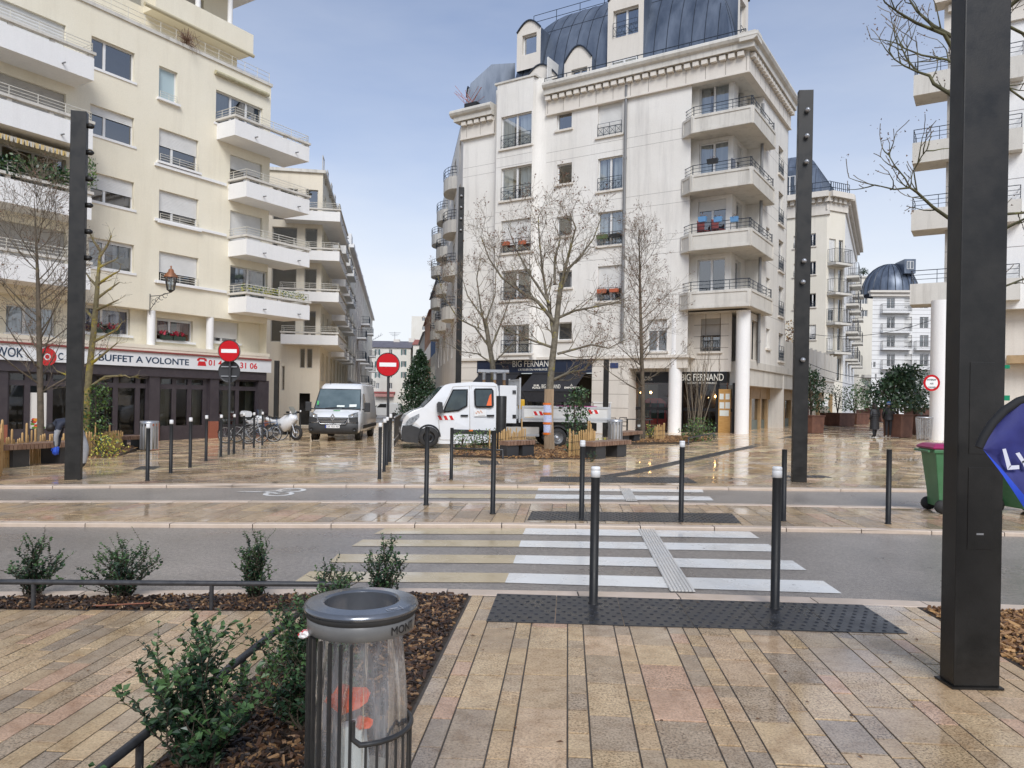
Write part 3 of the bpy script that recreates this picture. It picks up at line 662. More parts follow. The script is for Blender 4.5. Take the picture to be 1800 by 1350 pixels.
def window(parent, pl, r, d=-.14, leaves=2, shutter=0, curtain=None, rail=None, sill=True, sm=None, frame=None, gm=None, rails='x', uneven=None, railm=None, simple=False, rd=.03, silld=.1):
 s0, s1, z0, z1 = r; fm = frame or FRAME; b = MB(); f = .055; W = s1 - s0; ex = 0
 px = lambda a0, a1, c0, c1, d0, d1: b.pbox(pl, a0, a1, c0, c1, d0, d1)
 px(s0, s0 + f, z0, z1, d - .05, d); px(s1 - f, s1, z0, z1, d - .05, d); px(s0 + f, s1 - f, z1 - f, z1, d - .05, d - .001); px(s0 + f, s1 - f, z0, z0 + f, d - .05, d - .001)
 cuts = [uneven] if uneven else [k / leaves for k in range(1, leaves)]
 for c in cuts: px(s0 + W * c - .05, s0 + W * c + .05, z0 + f, z1 - f, d - .05, d + .004)
 o = b.build('window', fm, parent); ORG[o.name] = ORG[parent.name]
 ed = [s0 + f] + [x for c in cuts for x in (s0 + W * c - .05, s0 + W * c + .05)] + [s1 - f]
 for k in range(0, len(ed), 2):
  b = MB(); a0, a1 = ed[k], ed[k + 1]; b.face([pl.P(a0, z0 + f, d - .03), pl.P(a1, z0 + f, d - .03), pl.P(a1, z1 - f, d - .03), pl.P(a0, z1 - f, d - .03)]); b.build('pane', gm or GLASS, o)
 if shutter:
  b = MB(); zb = z1 - (z1 - z0) * shutter; n = max(3, int((z1 - zb) / .06))
  for k in range(n):
   a0, a1 = z1 - (z1 - zb) * (k + 1) / n, z1 - (z1 - zb) * k / n
   b.face([pl.P(s0 + .02, a0, d + .03), pl.P(s1 - .02, a0, d + .03), pl.P(s1 - .02, a1, d + .018), pl.P(s0 + .02, a1, d + .018)])
   b.face([pl.P(s0 + .02, a0, d + .018), pl.P(s1 - .02, a0, d + .018), pl.P(s1 - .02, a0, d + .03), pl.P(s0 + .02, a0, d + .03)])
  b.build('shutter', sm or SHUT, o)
 if curtain:
  b = MB(); n = max(6, int(W / .09)); b.smooth = True; rr = random.Random(int(abs(s0) * 1000)); ph = rr.random() * 6
  c0, c1 = (s0, s1); pts = [(c0 + (c1 - c0) * k / n, d - .12 - .03 * math.sin(k * 1.9 + ph)) for k in range(n + 1)]
  for k in range(n):
   if W > .9 and abs(k - n * .52) < n * .05 + rr.random() * 2: continue
   (a, da), (c, dc) = pts[k], pts[k + 1]; b.face([pl.P(a, z0, da), pl.P(c, z0, dc), pl.P(c, z1, dc), pl.P(a, z1, da)])
  b.build('curtain', curtain, o)
 if sill:
  b = MB(); b.pbox(pl, s0 - .1, s1 + .1, z0 - .1, z0 - .003, -.12, silld); b.build('sill', sill if not isinstance(sill, bool) else BSTON, o)
 if rail: railing(pl, (s0 + .03, s1 - .03, z0 + .02, z0 + rail), o, railm or RAILB, rd, rails)
 return o
def balcony(parent, pl, s0, s1, d0, d1, z0, hp, m, cap=None, rail=.35, rm=None, gap=.12, left=True, right=True, slab=.16, nm='balcony', rstyle='h', drain=True):
 b = MB(); b.pbox(pl, s0, s1, z0, z0 + slab, d0, d1); t = .1
 b.pbox(pl, s0, s1, z0 + slab, z0 + hp, d1 - t, d1)
 if left: b.pbox(pl, s0, s0 + t, z0 + slab, z0 + hp, d0, d1 - t)
 if right: b.pbox(pl, s1 - t, s1, z0 + slab, z0 + hp, d0, d1 - t)
 o = b.build(nm, m, parent); ORG[o.name] = ORG[parent.name]; zc = z0 + hp
 if cap:
  b = MB(); n = max(2, int((s1 - s0) / 1.3))
  for k in range(n + 1):
   s = s0 + .1 + (s1 - s0 - .2) * k / n; b.pbox(pl, s - .08, s + .08, zc + .001, zc + gap, d1 - t, d1 - .01)
  b.pbox(pl, s0 - .05, s1 + .05, zc + gap, zc + gap + .1, d1 - .17, d1 + .06)
  if left: b.pbox(pl, s0 - .05, s0 + .14, zc + gap, zc + gap + .099, d0, d1 - .17)
  if right: b.pbox(pl, s1 - .14, s1 + .05, zc + gap, zc + gap + .099, d0, d1 - .17)
  b.build('coping', cap, o); zc += gap + .1
 if rail:
  b = MB(); P = pl.P; dd = d1 - .06
  runs = [((s0 + .04, dd), (s1 - .04, dd))] + ([((s0 + .04, d0), (s0 + .04, dd))] if left else []) + ([((s1 - .04, dd), (s1 - .04, d0))] if right else [])
  for (a, da), (c, dc) in runs:
   L = math.hypot(c - a, dc - da)
   if rstyle == 'h':
    for k in range(3): z = zc + rail * (k + 1) / 3; b.tube([P(a, z, da), P(c, z, dc)], .017 if k == 2 else .012, 5)
    n = max(1, int(L / .9))
   else:
    for z in (zc + .06, zc + rail): b.tube([P(a, z, da), P(c, z, dc)], .02, 5)
    n = max(2, int(L / .16))
   for k in range(n + 1):
    f = k / n; b.tube([P(a + (c - a) * f, zc - .02, da + (dc - da) * f), P(a + (c - a) * f, zc + rail, da + (dc - da) * f)], .014, 4, caps=False)
  b.build('railing', rm or RAILW, o)
 if drain:
  b = MB()
  for f in (.25, .8): s = s0 + (s1 - s0) * f; b.tube([pl.P(s, z0 + slab + .06, d1 - .02), pl.P(s, z0 + slab + .05, d1 + .2)], .03, 6)
  b.build('drain_spout', PIPE, o)
 return o
def column(parent, pl, s, d, z0, z1, r, m, name='column'):
 b = MB(); p = pl.P(s, z0, d); b.lathe([(r, 0), (r, z1 - z0)], (p.x, p.y, z0), 18); b.disc((p.x, p.y, z1), r, 18); return b.build(name, m, parent)
def hipped_vault(parent, c0, D1, L1, D2, L2, z0, H, inset, mat_, seams=True, name='roof'):
 """zinc barrel roof hipped on all sides: footprint from c0 along D1 (L1) and D2 (L2)"""
 b = MB(); n = 12; D1, D2 = Vector(D1), Vector(D2); secs = []
 ring = lambda i, h: [Vector((*(c0 + D1 * a + D2 * c), z0 + h)) for a, c in ((i, i), (L1 - i, i), (L1 - i, L2 - i), (i, L2 - i))]
 pr = [(inset * (1 - math.cos(k / n * math.pi / 2)), H * math.sin(k / n * math.pi / 2)) for k in range(n + 1)]
 for i, h in pr: secs.append(ring(i, h))
 b.smooth = True
 vs = [p for s in secs for p in s]
 for f in range(4): b.mesh([s[j] for s in secs for j in (f, (f + 1) % 4)], [(2 * k, 2 * k + 1, 2 * k + 3, 2 * k + 2) for k in range(n)])
 b.smooth = False; b.face(secs[-1]); o = b.build(name, mat_, parent); ORG[o.name] = ORG[parent.name]
 if seams:
  b = MB()
  for f, L in ((0, L1), (1, L2), (3, L2)):
   m = int(L / .62)
   for q in range(m + 1):
    t = q / m; line = []
    for s_ in secs:
     A, B_ = s_[f], s_[(f + 1) % 4]; u = ((A - secs[0][f]).length); base = secs[0][f].lerp(secs[0][(f + 1) % 4], t)
     dirv = (B_ - A); Lk = dirv.length; i_ = (L - Lk) / 2; pos = t * L
     if i_ - .01 <= pos <= L - i_ + .01: line.append(A + dirv.normalized() * (pos - i_))
    if len(line) > 2: b.tube(line, .022, 4, caps=False)
   k = n // 2; b.tube([secs[k][f], secs[k][(f + 1) % 4]], .02, 4)
  b.build('standing_seam', ZINCD, o)
 return o, secs
def mid(pts): return sum(pts, Vector()) / len(pts)
# ================================================================== A: cream block over the restaurant
PA = Plane((-13.5, 35.5), ES); ZA = -.33
A = thing('apartment_block', 'cream apartment block with solid white balconies above the buffet restaurant', 'building', PA.P(0, ZA))
sL = PA.s(-420); sC = PA.s(474, 300); zTop = PA.px(450, 141)[1]; zOv = PA.px(300, 549)[1]
WA = []
def aw(xl, xr, yt, yb, ref='l', **k): WA.append((PA.rect(xl, xr, yt, yb, ref=ref), k))
# column by the left balconies
aw(160, 237, 94, 145, 'r', uneven=.33, rail=0); aw(158, 236, 208, 257.4, 'r', uneven=.35, shutter=.3); aw(158, 236, 321, 369, 'r', uneven=.35, shutter=.55); aw(156, 236, 431, 480, 'r', uneven=.35, shutter=.12, curtain=CURT)
aw(280, 312, 114.6, 172, leaves=1, gm=FROST, rail=.3, rails='h')
aw(280, 349, 224, 283, uneven=.36, shutter=.5, rail=.32, rails='h'); aw(280, 349, 332.6, 388, uneven=.36, shutter=.65, rail=.32, rails='h'); aw(280, 349, 441, 494, uneven=.36, shutter=.68, rail=.32, rails='h')
aw(380, 462, 157, 215, leaves=3, curtain=CURT); aw(405, 461, 270.7, 330, leaves=2, shutter=.4); aw(405, 461, 369, 430, leaves=2, shutter=1); aw(405, 470, 466, 530, leaves=2, curtain=CURT, gm=GLASS)
for yt, yb, k in [(45, 110, dict(shutter=.9)), (166, 236, dict(shutter=.9, sm=SHUTG)), (282, 345, dict()), (408, 470, dict(shutter=.9, sm=SHUTG))]: aw(-60, 116, yt, yb, 'r', leaves=3, **k)
for yt, yb in [(45, 110), (166, 236), (282, 345), (408, 470)]: aw(-330, -110, yt + 4, yb + 4, 'r', leaves=3, shutter=.5)
wall('wall', PA, sL, sC, zOv, zTop, [r for r, k in WA], CREAM, A)
b = MB(); b.pbox(PA, sC - .02, sC, ZA, zTop, -9, -.003); b.pbox(PA, sL, sC - .03, zTop - .02, zTop, -9, -.3); b.build('end_wall', CREAM, A)
b = MB(); b.face([PA.P(sL, zOv, 0), PA.P(sC, zOv, 0), PA.P(sC, zOv, -.8), PA.P(sL, zOv, -.8)]); b.build('soffit', CREAM, A)
for r, k in WA:
 k = dict(k); k.setdefault('sill', WHITEW); k['railm'] = RAILW; k['rd'] = .06; window(A, PA, r, silld=.14 if k.get('rail') else .04, **k)
# string courses beside the corner balconies
b = MB()
for y in (274 + 12, 383, 492):
 z = PA.px(272, y)[1]; b.pbox(PA, PA.s(271, y), PA.s(396, y + 35), z - .12, z, .002, .1)
b.build('string_course', WHITEW, A)
b = MB(); b.pbox(PA, sL, sC + .06, zTop, zTop + .14, -.25, .07); b.build('coping', BCONC, A)
b = MB()
for k in range(3): b.tube([PA.P(sL, zTop + .3 + .2 * k, -.15), PA.P(sC, zTop + .3 + .2 * k, -.15)], .013, 4)
for k in range(26): s = sL + (sC - sL) * k / 25; b.tube([PA.P(s, zTop, -.15), PA.P(s, zTop + .72, -.15)], .013, 4)
b.build('roof_railing', RAILW, A)
# balconies at the corner (front face 1.3 m out)
for x, y in [(413, 236.7), (433, 345), (433, 447), (433, 548)]:
 z = PA.px(x, y, 1.3)[1]; s0 = PA.s(x, y, 1.3); s1 = PA.s(544, y + 20, 1.3); balcony(A, PA, s0, s1, -.6, 1.3, z, .72, WHITEW, BCONC, rm=RAILW, right=True)
zB = [PA.px(165, y, 1.3)[1] for y in (142, 264, 388)]; zB.append(zB[2] - (zB[0] - zB[2]) / 2)
for z in zB: balcony(A, PA, sL + 3, PA.s(165, 142, 1.3), 0, 1.3, z, .85, WHITEW, BCONC, rm=RAILW)
# awning boxes and the striped awning
b = MB(); r0, r1 = PA.px(376, 127), PA.px(469, 181); b.tube([PA.P(r0[0], r0[1], .12), PA.P(r1[0], r0[1], .12)], .1, 8); b.build('awning_box', mk('awning_cream', (.55, .5, .36), (.42, .38, .22), 6, .7), A)
AWS = mk('yellow_striped_awning', (.6, .42, .14), (.55, .52, .46), 3, .8, stretch=(6, 6, .01), lo=.45, hi=.5)
b = MB(); s0, s1 = PA.s(-120), PA.s(126, 260); zt = zB[1] - .02
n = 26
for k in range(n):
 a, c = s0 + (s1 - s0) * k / n, s0 + (s1 - s0) * (k + 1) / n
 b.face([PA.P(a, zt, .3), PA.P(c, zt, .3), PA.P(c, zt - .3, 1.2), PA.P(a, zt - .3, 1.2)]); b.face([PA.P(a, zt - .3, 1.2), PA.P(c, zt - .3, 1.2), PA.P(c - .03, zt - .48, 1.2), PA.P(a + .03, zt - .48, 1.2)])
b.build('awning', AWS, A)
# set-back attic with canopy and posts
pAt = PA.shift(-1.6); sA1 = pAt.s(417, 90); zA1 = pAt.px(417, 92)[1]
ar = [(pAt.s(255, 10), pAt.s(385, 40), zA1 + 1.0, zA1 + 2.4)]
wall('attic_wall', pAt, sL, sA1, zTop, zA1, [], CREAM, A)
b = MB(); b.pbox(pAt, pAt.s(252, 20), sA1 + .25, zA1 - .25, zA1 + .75, -.2, .9); b.build('terrace_parapet', CREAM, A)
pA2 = pAt.shift(-1.2); wall('penthouse_wall', pA2, sL, pA2.s(400, 40), zA1, zA1 + 3.3, [ar[0]], CREAM, A); window(A, pA2, ar[0], leaves=3, shutter=1, sm=SHUTG, sill=False)
b = MB(); b.pbox(pAt, sL, sA1 + 1.3, zA1 + 3.3, zA1 + 3.55, -4, 1.7); b.build('roof', WHITEW, A)
for x, y in ((350, 30), (406, 70)): s = pAt.s(x, y, .8); column(A, pAt, s, .7, zA1 + .75, zA1 + 3.3, .12, WHITEW)
b = MB(); r0 = pAt.px(254, 14, 1.0)[1]; b.tube([pAt.P(pAt.s(254, 14, 1.0), zA1 - .35, 1.0), pAt.P(sA1 + .2, zA1 - .35, 1.0)], .09, 8); b.build('awning_box', mk('awning_beige', (.5, .44, .3), rough=.7), A)
# first floor, set back behind round columns
pF = PA.shift(-.55); zL = PA.px(176, 599.5)[1]; W1 = []
for xl, xr, yt, yb, cu, sh in [(11, 98, 534, 585, CURT, 0), (150, 229, 544, 590, CURTB, .12), (276, 339, 558, 597, CURTO, .12), (375, 420, 563, 600, None, .8)]:
 W1.append((pF.rect(xl, xr, yt, yb, ref='r' if xl == 150 else 'l'), cu, sh))
wall('first_floor_wall', pF, sL, sC, zL - .1, zOv + .02, [w[0] for w in W1], CREAM, A)
for r, cu, sh in W1: window(A, pF, r, uneven=.38, curtain=cu, shutter=sh, sill=WHITEW)
for x in (265.5, 369): s = PA.s(x, 580, -.17); column(A, PA, s, -.17, zL, zOv, .17, WHITEW)
FLOW = mk('red_cyclamen', (.5, .015, .05), (.3, .01, .03), 20, .6)
for xl, xr in ((161, 178), (186, 208), (283, 301), (304, 324)):
 s0, s1 = pF.s(xl, 590, .1), pF.s(xr, 590, .1); z = zL + .55 if xl < 200 else zL + .5
 bx = MB(); bx.pbox(pF, s0, s1, z - .17, z, .02, .2); t = bx.build('flower_box', mk('box_green', (.03, .05, .035), rough=.6), A); b = MB(); rr = random.Random(xl); ORG[t.name] = ORG[A.name]
 for k in range(70):
  p = pF.P(rr.uniform(s0, s1), z + rr.uniform(-.02, .2), rr.uniform(.0, .22)); v = [Vector((rr.gauss(0, .05), rr.gauss(0, .05), rr.gauss(0, .05))) for _ in range(3)]; b.mi = 0 if rr.random() < .6 else 1; b.face([p + v[0], p + v[1], p + v[2]])
 b.build('flowers', [FLOW, LEAF], t)
b = MB(); b.pbox(PA, sL, sC + .1, zL - .16, zL, -.5, .12); b.build('ledge', CREAM, A)
# ---- restaurant front
zS1, zS0 = PA.px(166, 613.5, .25)[1], PA.px(166, 640, .25)[1]
b = MB(); b.pbox(PA, sL, sC + .05, zS1, zL - .161, -.5, .1); b.build('cornice_band', CREAM, A)
b = MB(); b.pbox(PA, sL, PA.s(477, 640, .25), zS0, zS1 - .01, .1, .25); sg = b.build('sign_board', SIGNW, A); ORG[sg.name] = ORG[A.name]
b = MB(); b.pbox(PA, sL, PA.s(477, 640, .3), zS1 - .0, zS1 + .07, .1, .32); b.build('sign_cornice', mk('maroon_trim', (.25, .06, .05), rough=.5), A)
zD = PA.px(275, 662)[1]
b = MB(); b.pbox(PA, sL, sC - .1, zD, zS0 - .003, -.15, .16); b.build('fascia', AUB, A)
def atxt(txt, xl, xr, yb, yt, m):
 s0, z0 = PA.px(xl, yb, .25); s1 = PA.s(xr, yb, .25); z1 = PA.px(xl, yt, .25)[1]; return put_text('lettering', txt, PA, s0, z0, (z1 - z0) / .7, m, sg, d=.254, width=s1 - s0, offset=.006)
atxt('BUFFET A VOLONTE', 173.5, 332, 633.5, 622, LBLUE); atxt('01 4', 366.5, 390, 642, 632.5, LRED); atxt('31 06', 422, 452, 647, 637, LRED); atxt('WOK', -8, 41, 625.5, 609, LBLUE); atxt('C', 102, 111, 632, 620, LBLUE)
b = MB()   # round red wok emblem: ring, tail and red disc
s, z = PA.px(83, 627, .25)
def emb(r0, r1, m, a0=0, a1=6.2832, dd=.256):
 n = 28
 for k in range(n):
  w0, w1 = a0 + (a1 - a0) * k / n, a0 + (a1 - a0) * (k + 1) / n; b.face([PA.P(s + r1 * math.cos(w0), z + r1 * math.sin(w0), dd), PA.P(s + r1 * math.cos(w1), z + r1 * math.sin(w1), dd), PA.P(s + r0 * math.cos(w1), z + r0 * math.sin(w1), dd), PA.P(s + r0 * math.cos(w0), z + r0 * math.sin(w0), dd)])
emb(.13, .34, 0); emb(.0, .08, 0)
b.face([PA.P(s - .1, z + .33, .256), PA.P(s + .02, z + .3, .256), PA.P(s + .25, z + .55, .256)])
b.build('emblem', LRED, sg)
s, z = PA.px(347, 636.5, .25); b = MB()   # telephone sign
for q in [[(0, -.16), (.46, -.16), (.4, .04), (.06, .04)], [(-.03, .06), (.1, .06), (.12, .16), (-.01, .16)], [(.36, .06), (.49, .06), (.47, .16), (.34, .16)], [(.02, .13), (.44, .13), (.4, .2), (.06, .2)]]: b.face([PA.P(s + x, z + y, .256) for x, y in q])
b.build('telephone_mark', LRED, sg)
# bays: pillars, frames, panes
pS = PA.shift(-.05); zG0 = PA.px(278, 749)[1]; zT = PA.px(275, 679)[1]
cols = [(-3, 11), (260, 278), (367, 382), (452, 470)]
for xl, xr in cols:
 b = MB(); b.pbox(PA, PA.s(xl, 700), PA.s(xr, 700), ZA + .75, zD, -.2, .1); b.build('pillar', AUB, A); b = MB(); b.pbox(PA, PA.s(xl, 700) - .01, PA.s(xr, 700) + .01, ZA - .1, ZA + .75, -.2, .11); b.build('granite_base', GRANR, A)
def bay(xs, door=False):
 ss = [pS.s(x, 700) for x in xs]; b = MB(); w = .1
 for i, s in enumerate(ss): b.pbox(pS, s - w, s + w, ZA, zD, -.12, .0)
 b.pbox(pS, ss[0], ss[-1], zT - .1, zT + .1, -.11, -.005); b.pbox(pS, ss[0], ss[-1], zD - .08, zD, -.11, -.006)
 b.pbox(pS, ss[0], ss[-1], ZA - .1, zG0 if not door else ZA + .25, -.1, -.004); o = b.build('shopfront', AUB, A); ORG[o.name] = ORG[A.name]
 for a, c in zip(ss, ss[1:]):
  for z0, z1 in ((ZA + .2 if door else zG0, zT - .1), (zT + .1, zD - .08)):
   b = MB(); b.face([pS.P(a + w, z0, -.06), pS.P(c - w, z0, -.06), pS.P(c - w, z1, -.06), pS.P(a + w, z1, -.06)]); b.build('pane', SHOPG, o)
bay([-160, -120, -80, -40, -3]); bay([11, 48, 88, 125, 165], False); bay([165, 203, 242, 260], True); bay([278, 306, 333, 360, 367]); bay([382, 417, 452])
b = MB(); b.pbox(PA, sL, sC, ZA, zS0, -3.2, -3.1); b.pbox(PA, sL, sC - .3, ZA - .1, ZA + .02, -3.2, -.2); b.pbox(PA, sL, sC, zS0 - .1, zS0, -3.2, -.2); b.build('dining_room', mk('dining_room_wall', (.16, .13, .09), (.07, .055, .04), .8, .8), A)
b = MB()   # pale curtains, panels and bench in the dining room
for x0, x1, y0, y1 in [(281, 288, 670, 746), (288, 296, 672, 745), (337, 358, 690, 746), (390, 400, 700, 745), (430, 446, 700, 745)]:
 s0, s1 = PA.s(x0, 700, -.6), PA.s(x1, 700, -.6); b.pbox(PA, s0, s1, ZA + .5, ZA + 2.9, -.62, -.56)
b.build('inner_curtain', mk('inner_curtain', (.4, .37, .28), (.25, .23, .17), 9, .8, stretch=(1, 1, .1)), A)
b = MB(); b.pbox(PA, PA.s(384, 740, -.8), PA.s(414, 740, -.8), ZA, ZA + 1.1, -1.2, -.8); b.build('red_bench', mk('red_leather', (.35, .03, .02), rough=.4), A)
# menu poster in the second pane
s0, s1 = pS.s(54, 700), pS.s(84, 700); z0, z1 = pS.px(54, 755)[1], pS.px(54, 690)[1]
b = MB(); b.pbox(pS, s0, s1, z0, z1, -.058, -.05); ps = b.build('menu_poster', mk('poster_paper', (.72, .7, .66), rough=.6), A); b = MB(); rr = random.Random(4); ORG[ps.name] = ORG[A.name]
PM = [mk('poster_orange', (.7, .28, .03), rough=.6), mk('poster_red', (.55, .05, .03), rough=.6), mk('poster_green', (.12, .25, .04), rough=.6), mk('poster_dark', (.08, .04, .02), rough=.6)]
for k in range(22):
 x, y, r = rr.uniform(s0 + .1, s1 - .1), rr.uniform(z0 + .05, z0 + (z1 - z0) * .42), rr.uniform(.04, .1); b.mi = rr.randrange(4); b.face([pS.P(x + r * math.cos(j * 1.047), y + r * .7 * math.sin(j * 1.047), -.048 + k * .0003) for j in range(6)])
b.build('food_pictures', PM, ps)
# wall lantern on a scrolled bracket
pL = PA.px(263, 535); c0 = PA.P(pL[0], pL[1], .02); tip = atY(300, 514, c0.y - .9)
lt = thing('wall_lantern', 'old fashioned copper topped lantern on a scrolled bracket high on the cream wall', 'lamp', c0)
top = Vector((tip.x, tip.y, tip.z)); b = MB(); b.tube([c0 + Vector((0, 0, .35)), c0.lerp(top, .5) + Vector((0, 0, .12)), top], .018, 5); b.tube([c0 - Vector((0, 0, .25)), c0.lerp(top, .25) + Vector((0, 0, -.05)), c0.lerp(top, .5) + Vector((0, 0, .1))], .014, 5)
b.tube([c0 + Vector((0, 0, -.45)), c0 + Vector((0, 0, .45))], .016, 5)
for k in range(4):
 q = c0.lerp(top, .2 + .18 * k); b.tube([q + Vector((.1 * math.cos(a), 0, .1 * math.sin(a))) for a in [i * .55 for i in range(11)]], .01, 4)
b.build('bracket', RAILK, lt)
b = MB(); b.lathe([(.16, .1), (.25, .62)], top, 6); b.build('lamp_glass', GLASS, lt); b = MB()
for k in range(6):
 a = k * math.pi / 3; b.tube([top + Vector((.16 * math.cos(a), .16 * math.sin(a), .1)), top + Vector((.25 * math.cos(a), .25 * math.sin(a), .62))], .012, 4)
b.lathe([(.16, .1), (.05, 0)], top, 6); b.build('lantern_frame', RAILK, lt); b = MB(); b.lathe([(.28, .62), (.26, .7), (.12, .85), (.1, .95), (.02, 1.0), (.04, 1.08), (.0, 1.12)], top, 12); b.build('copper_cap', mk('copper', (.32, .12, .05), (.22, .1, .05), 5, .5, metal=.3), lt)
# plants on the balconies
def leafy(b, c, rx, ry, rz, n, size, rr, mis=1):
 for k in range(n):
  a, e, q = rr.uniform(0, 6.283), math.asin(rr.uniform(-.6, 1)), rr.random() ** .4
  p = Vector(c) + Vector((rx * q * math.cos(a) * math.cos(e), ry * q * math.sin(a) * math.cos(e), rz * q * math.sin(e)))
  d = Vector((rr.gauss(0, 1), rr.gauss(0, 1), rr.gauss(.3, 1))).normalized(); w = d.cross(Vector((rr.gauss(0, 1), rr.gauss(0, 1), rr.gauss(0, 1)))).normalized(); s = size * rr.uniform(.6, 1.2)
  b.mi = rr.randrange(mis); b.face([p, p + d * s * .5 + w * s * .28, p + d * s, p + d * s * .5 - w * s * .28])
rr = random.Random(31); h = thing('balcony_hedge', 'row of green plants along the third left balcony of the cream block', 'plants', PA.P(PA.s(60, 300, 1.1), zB[2] + 1.05, 1.1)); b = MB()
for k in range(60):
 s = PA.s(-140) + (PA.s(128, 300, 1.1) - PA.s(-140)) * rr.random(); leafy(b, PA.P(s, zB[2] + 1.2 + rr.uniform(-.1, .25), 1.1), .35, .3, .4, 60, .16, rr, 2)
tag(b.build('foliage', [LEAFG, LEAF], h), kind='stuff')
h = thing('balcony_shrub', 'thin twiggy shrub at the right end of the third left balcony', 'plant', PA.P(PA.s(152, 300, 1.0), zB[2] + .9, 1.0)); b = MB(); q = PA.P(PA.s(152, 300, 1.0), zB[2] + .9, 1.0); leafy(b, q + Vector((0, 0, .8)), .4, .4, .9, 260, .14, rr, 2); b.build('foliage', [LEAFY, LEAFG], h)
h = thing('terrace_shrub', 'brown leafless shrub hanging over the roof edge of the cream block', 'plant', PA.P(PA.s(328, 65), zTop, 0)); b = MB(); q = PA.P(PA.s(328, 65), zTop + .3, 0)
for k in range(90):
 a = rr.uniform(0, 6.28); e = rr.uniform(.2, .9); b.tube([q, q + Vector((math.cos(a) * e * .5, math.sin(a) * e * .4, rr.uniform(-.2, .5))), q + Vector((math.cos(a) * e * .85, math.sin(a) * e * .6, rr.uniform(-.6, .5)))], [.012, .008, .004], 3, caps=False)
b.build('branches', SEED, h)
rr = random.Random(5)
h = thing('balcony_pots', 'row of small potted plants along the lowest corner balcony', 'plants', PA.P(PA.s(450, 520, 1.1), PA.px(433, 548, 1.3)[1] + 1.0, 1.1)); b = MB(); z = PA.px(433, 548, 1.3)[1] + 1.0
for k in range(14): s = PA.s(405) + (PA.s(535, 520, 1.1) - PA.s(405)) * k / 13; leafy(b, PA.P(s, z + .1, 1.0), .16, .16, .25, 40, .12, rr, 2)
b.build('foliage', [LEAFG, LEAFYEL], h)
# ================================================================== A2, A3: the left side of the street
ST = Vector((-.152, .988)).normalized(); SX = Vector((.988, .152)).normalized()
C2 = Vector((-12.84, 50.0)); ZT2 = EYE + (694 - 302) * 50 / 1320; Z2 = -.35
A2 = thing('apartment_block', 'sand coloured block with wrap-round white balconies behind the cream block', 'building', (C2.x, C2.y, Z2))
pF2 = Plane(C2, SX, (SX.y, -SX.x)); pS2 = Plane(C2, ST, (ST.y, -ST.x))
bl = [(388, 498), (457.5, 490), (530, 490), (606, 493)]; hs = []; hs2 = []
zf = [pF2.px(566, y, 1.2)[1] for y, _ in bl]
for z in zf[:4]: hs.append((-3.2, -1.6, z + .2, z + 2.3)); hs.append((-1.1, -.3, z + .2, z + 2.3))
hs.append((pF2.s(497, 570), pF2.s(502, 570), zf[3] - 3, zf[3] - 1.4))
hsg = [(pF2.s(527, 630), pF2.s(536, 630), zf[3] - 1.5, zf[3] - .2), (pF2.s(539, 630), pF2.s(549, 630), zf[3] - 1.5, zf[3] - .2), (pF2.s(526, 700), pF2.s(545, 700), Z2 + .1, Z2 + 2.2)]
wall('front_wall', pF2, -11, 0, Z2, ZT2, hs + hsg, CREAM2, A2)
for r in hs + hsg[:2]: window(A2, pF2, r, leaves=1, sill=False, frame=SHUTG)
q = 0
for k in range(7):
 for z in zf + [zf[0] + 2.75]:
  if z > 12.8 and k > 4: continue
  hs2.append((1.3 + k * 3.3, 2.3 + k * 3.3, z + .35, z + 2.3))
 hs2.append((1.2 + k * 3.3, 2.8 + k * 3.3, zf[3] - 2.3, zf[3] - .4))
wall('street_wall', pS2, 0, 24, Z2, ZT2, hs2, CREAM, A2)
for r in hs2: window(A2, pS2, r, leaves=1, sill=False, frame=SHUTG)
b = MB(); b.prism([C2 + SX * -11.2 - ST * .15, C2 + SX * .2 - ST * .15, C2 + SX * .2 + ST * 24, C2 - SX * 11.2 + ST * 24], ZT2, ZT2 + .2); b.build('roof_slab', BCONC, A2)
for (y, xl), z in zip(bl, zf):
 balcony(A2, pF2, pF2.s(xl, y, 1.2), 1.25, 0, 1.2, z, .62, WHITEW, BCONC, rm=RAILW, gap=.1, drain=False); balcony(A2, pS2, -1.19, 6.5, .0, 1.23, z - .004, .62, WHITEW, BCONC, rm=RAILW, gap=.1, left=False)
 for k, s in enumerate((8.5, 14, 19.5)): balcony(A2, pS2, s, s + 4, 0, 1.0, z - .25, .62, WHITEW, BCONC, rm=RAILW, gap=.1)
# white round column and dark slim panel at the corner of the passage
q = at(487, 741); b = MB(); b.lathe([(.28, 0), (.28, PA.px(486, 622, -3)[1])], (q.x, q.y, q.z), 18); tag(b.build('round_column', WHITEW, loc=q), 'white round column at the end of the restaurant terrace behind the motorcycle', 'column')
A3 = thing('apartment_block', 'tall pale terrace of houses with dark iron balconies down the left side of the street', 'building', (C2.x + ST.x * 24, C2.y + ST.y * 24, Z2))
C3 = C2 + ST * 24 + SX * .3; p3 = Plane(C3, ST, (ST.y, -ST.x)); p3f = Plane(C3, SX, (SX.y, -SX.x)); ZT3 = EYE + (695 - 452) * 80 / 1320; hs = []
for k in range(14):
 for f in range(5): hs.append((1 + k * 5, 2.1 + k * 5, 3.6 + f * 2.6, 5.4 + f * 2.6))
 hs.append((.8 + k * 5, 4 + k * 5, .2, 2.6))
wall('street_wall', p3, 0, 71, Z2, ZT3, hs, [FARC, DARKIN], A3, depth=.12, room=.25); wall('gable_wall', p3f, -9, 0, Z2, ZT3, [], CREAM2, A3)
for r in hs: window(A3, p3, r, leaves=2, sill=False, d=-.1)
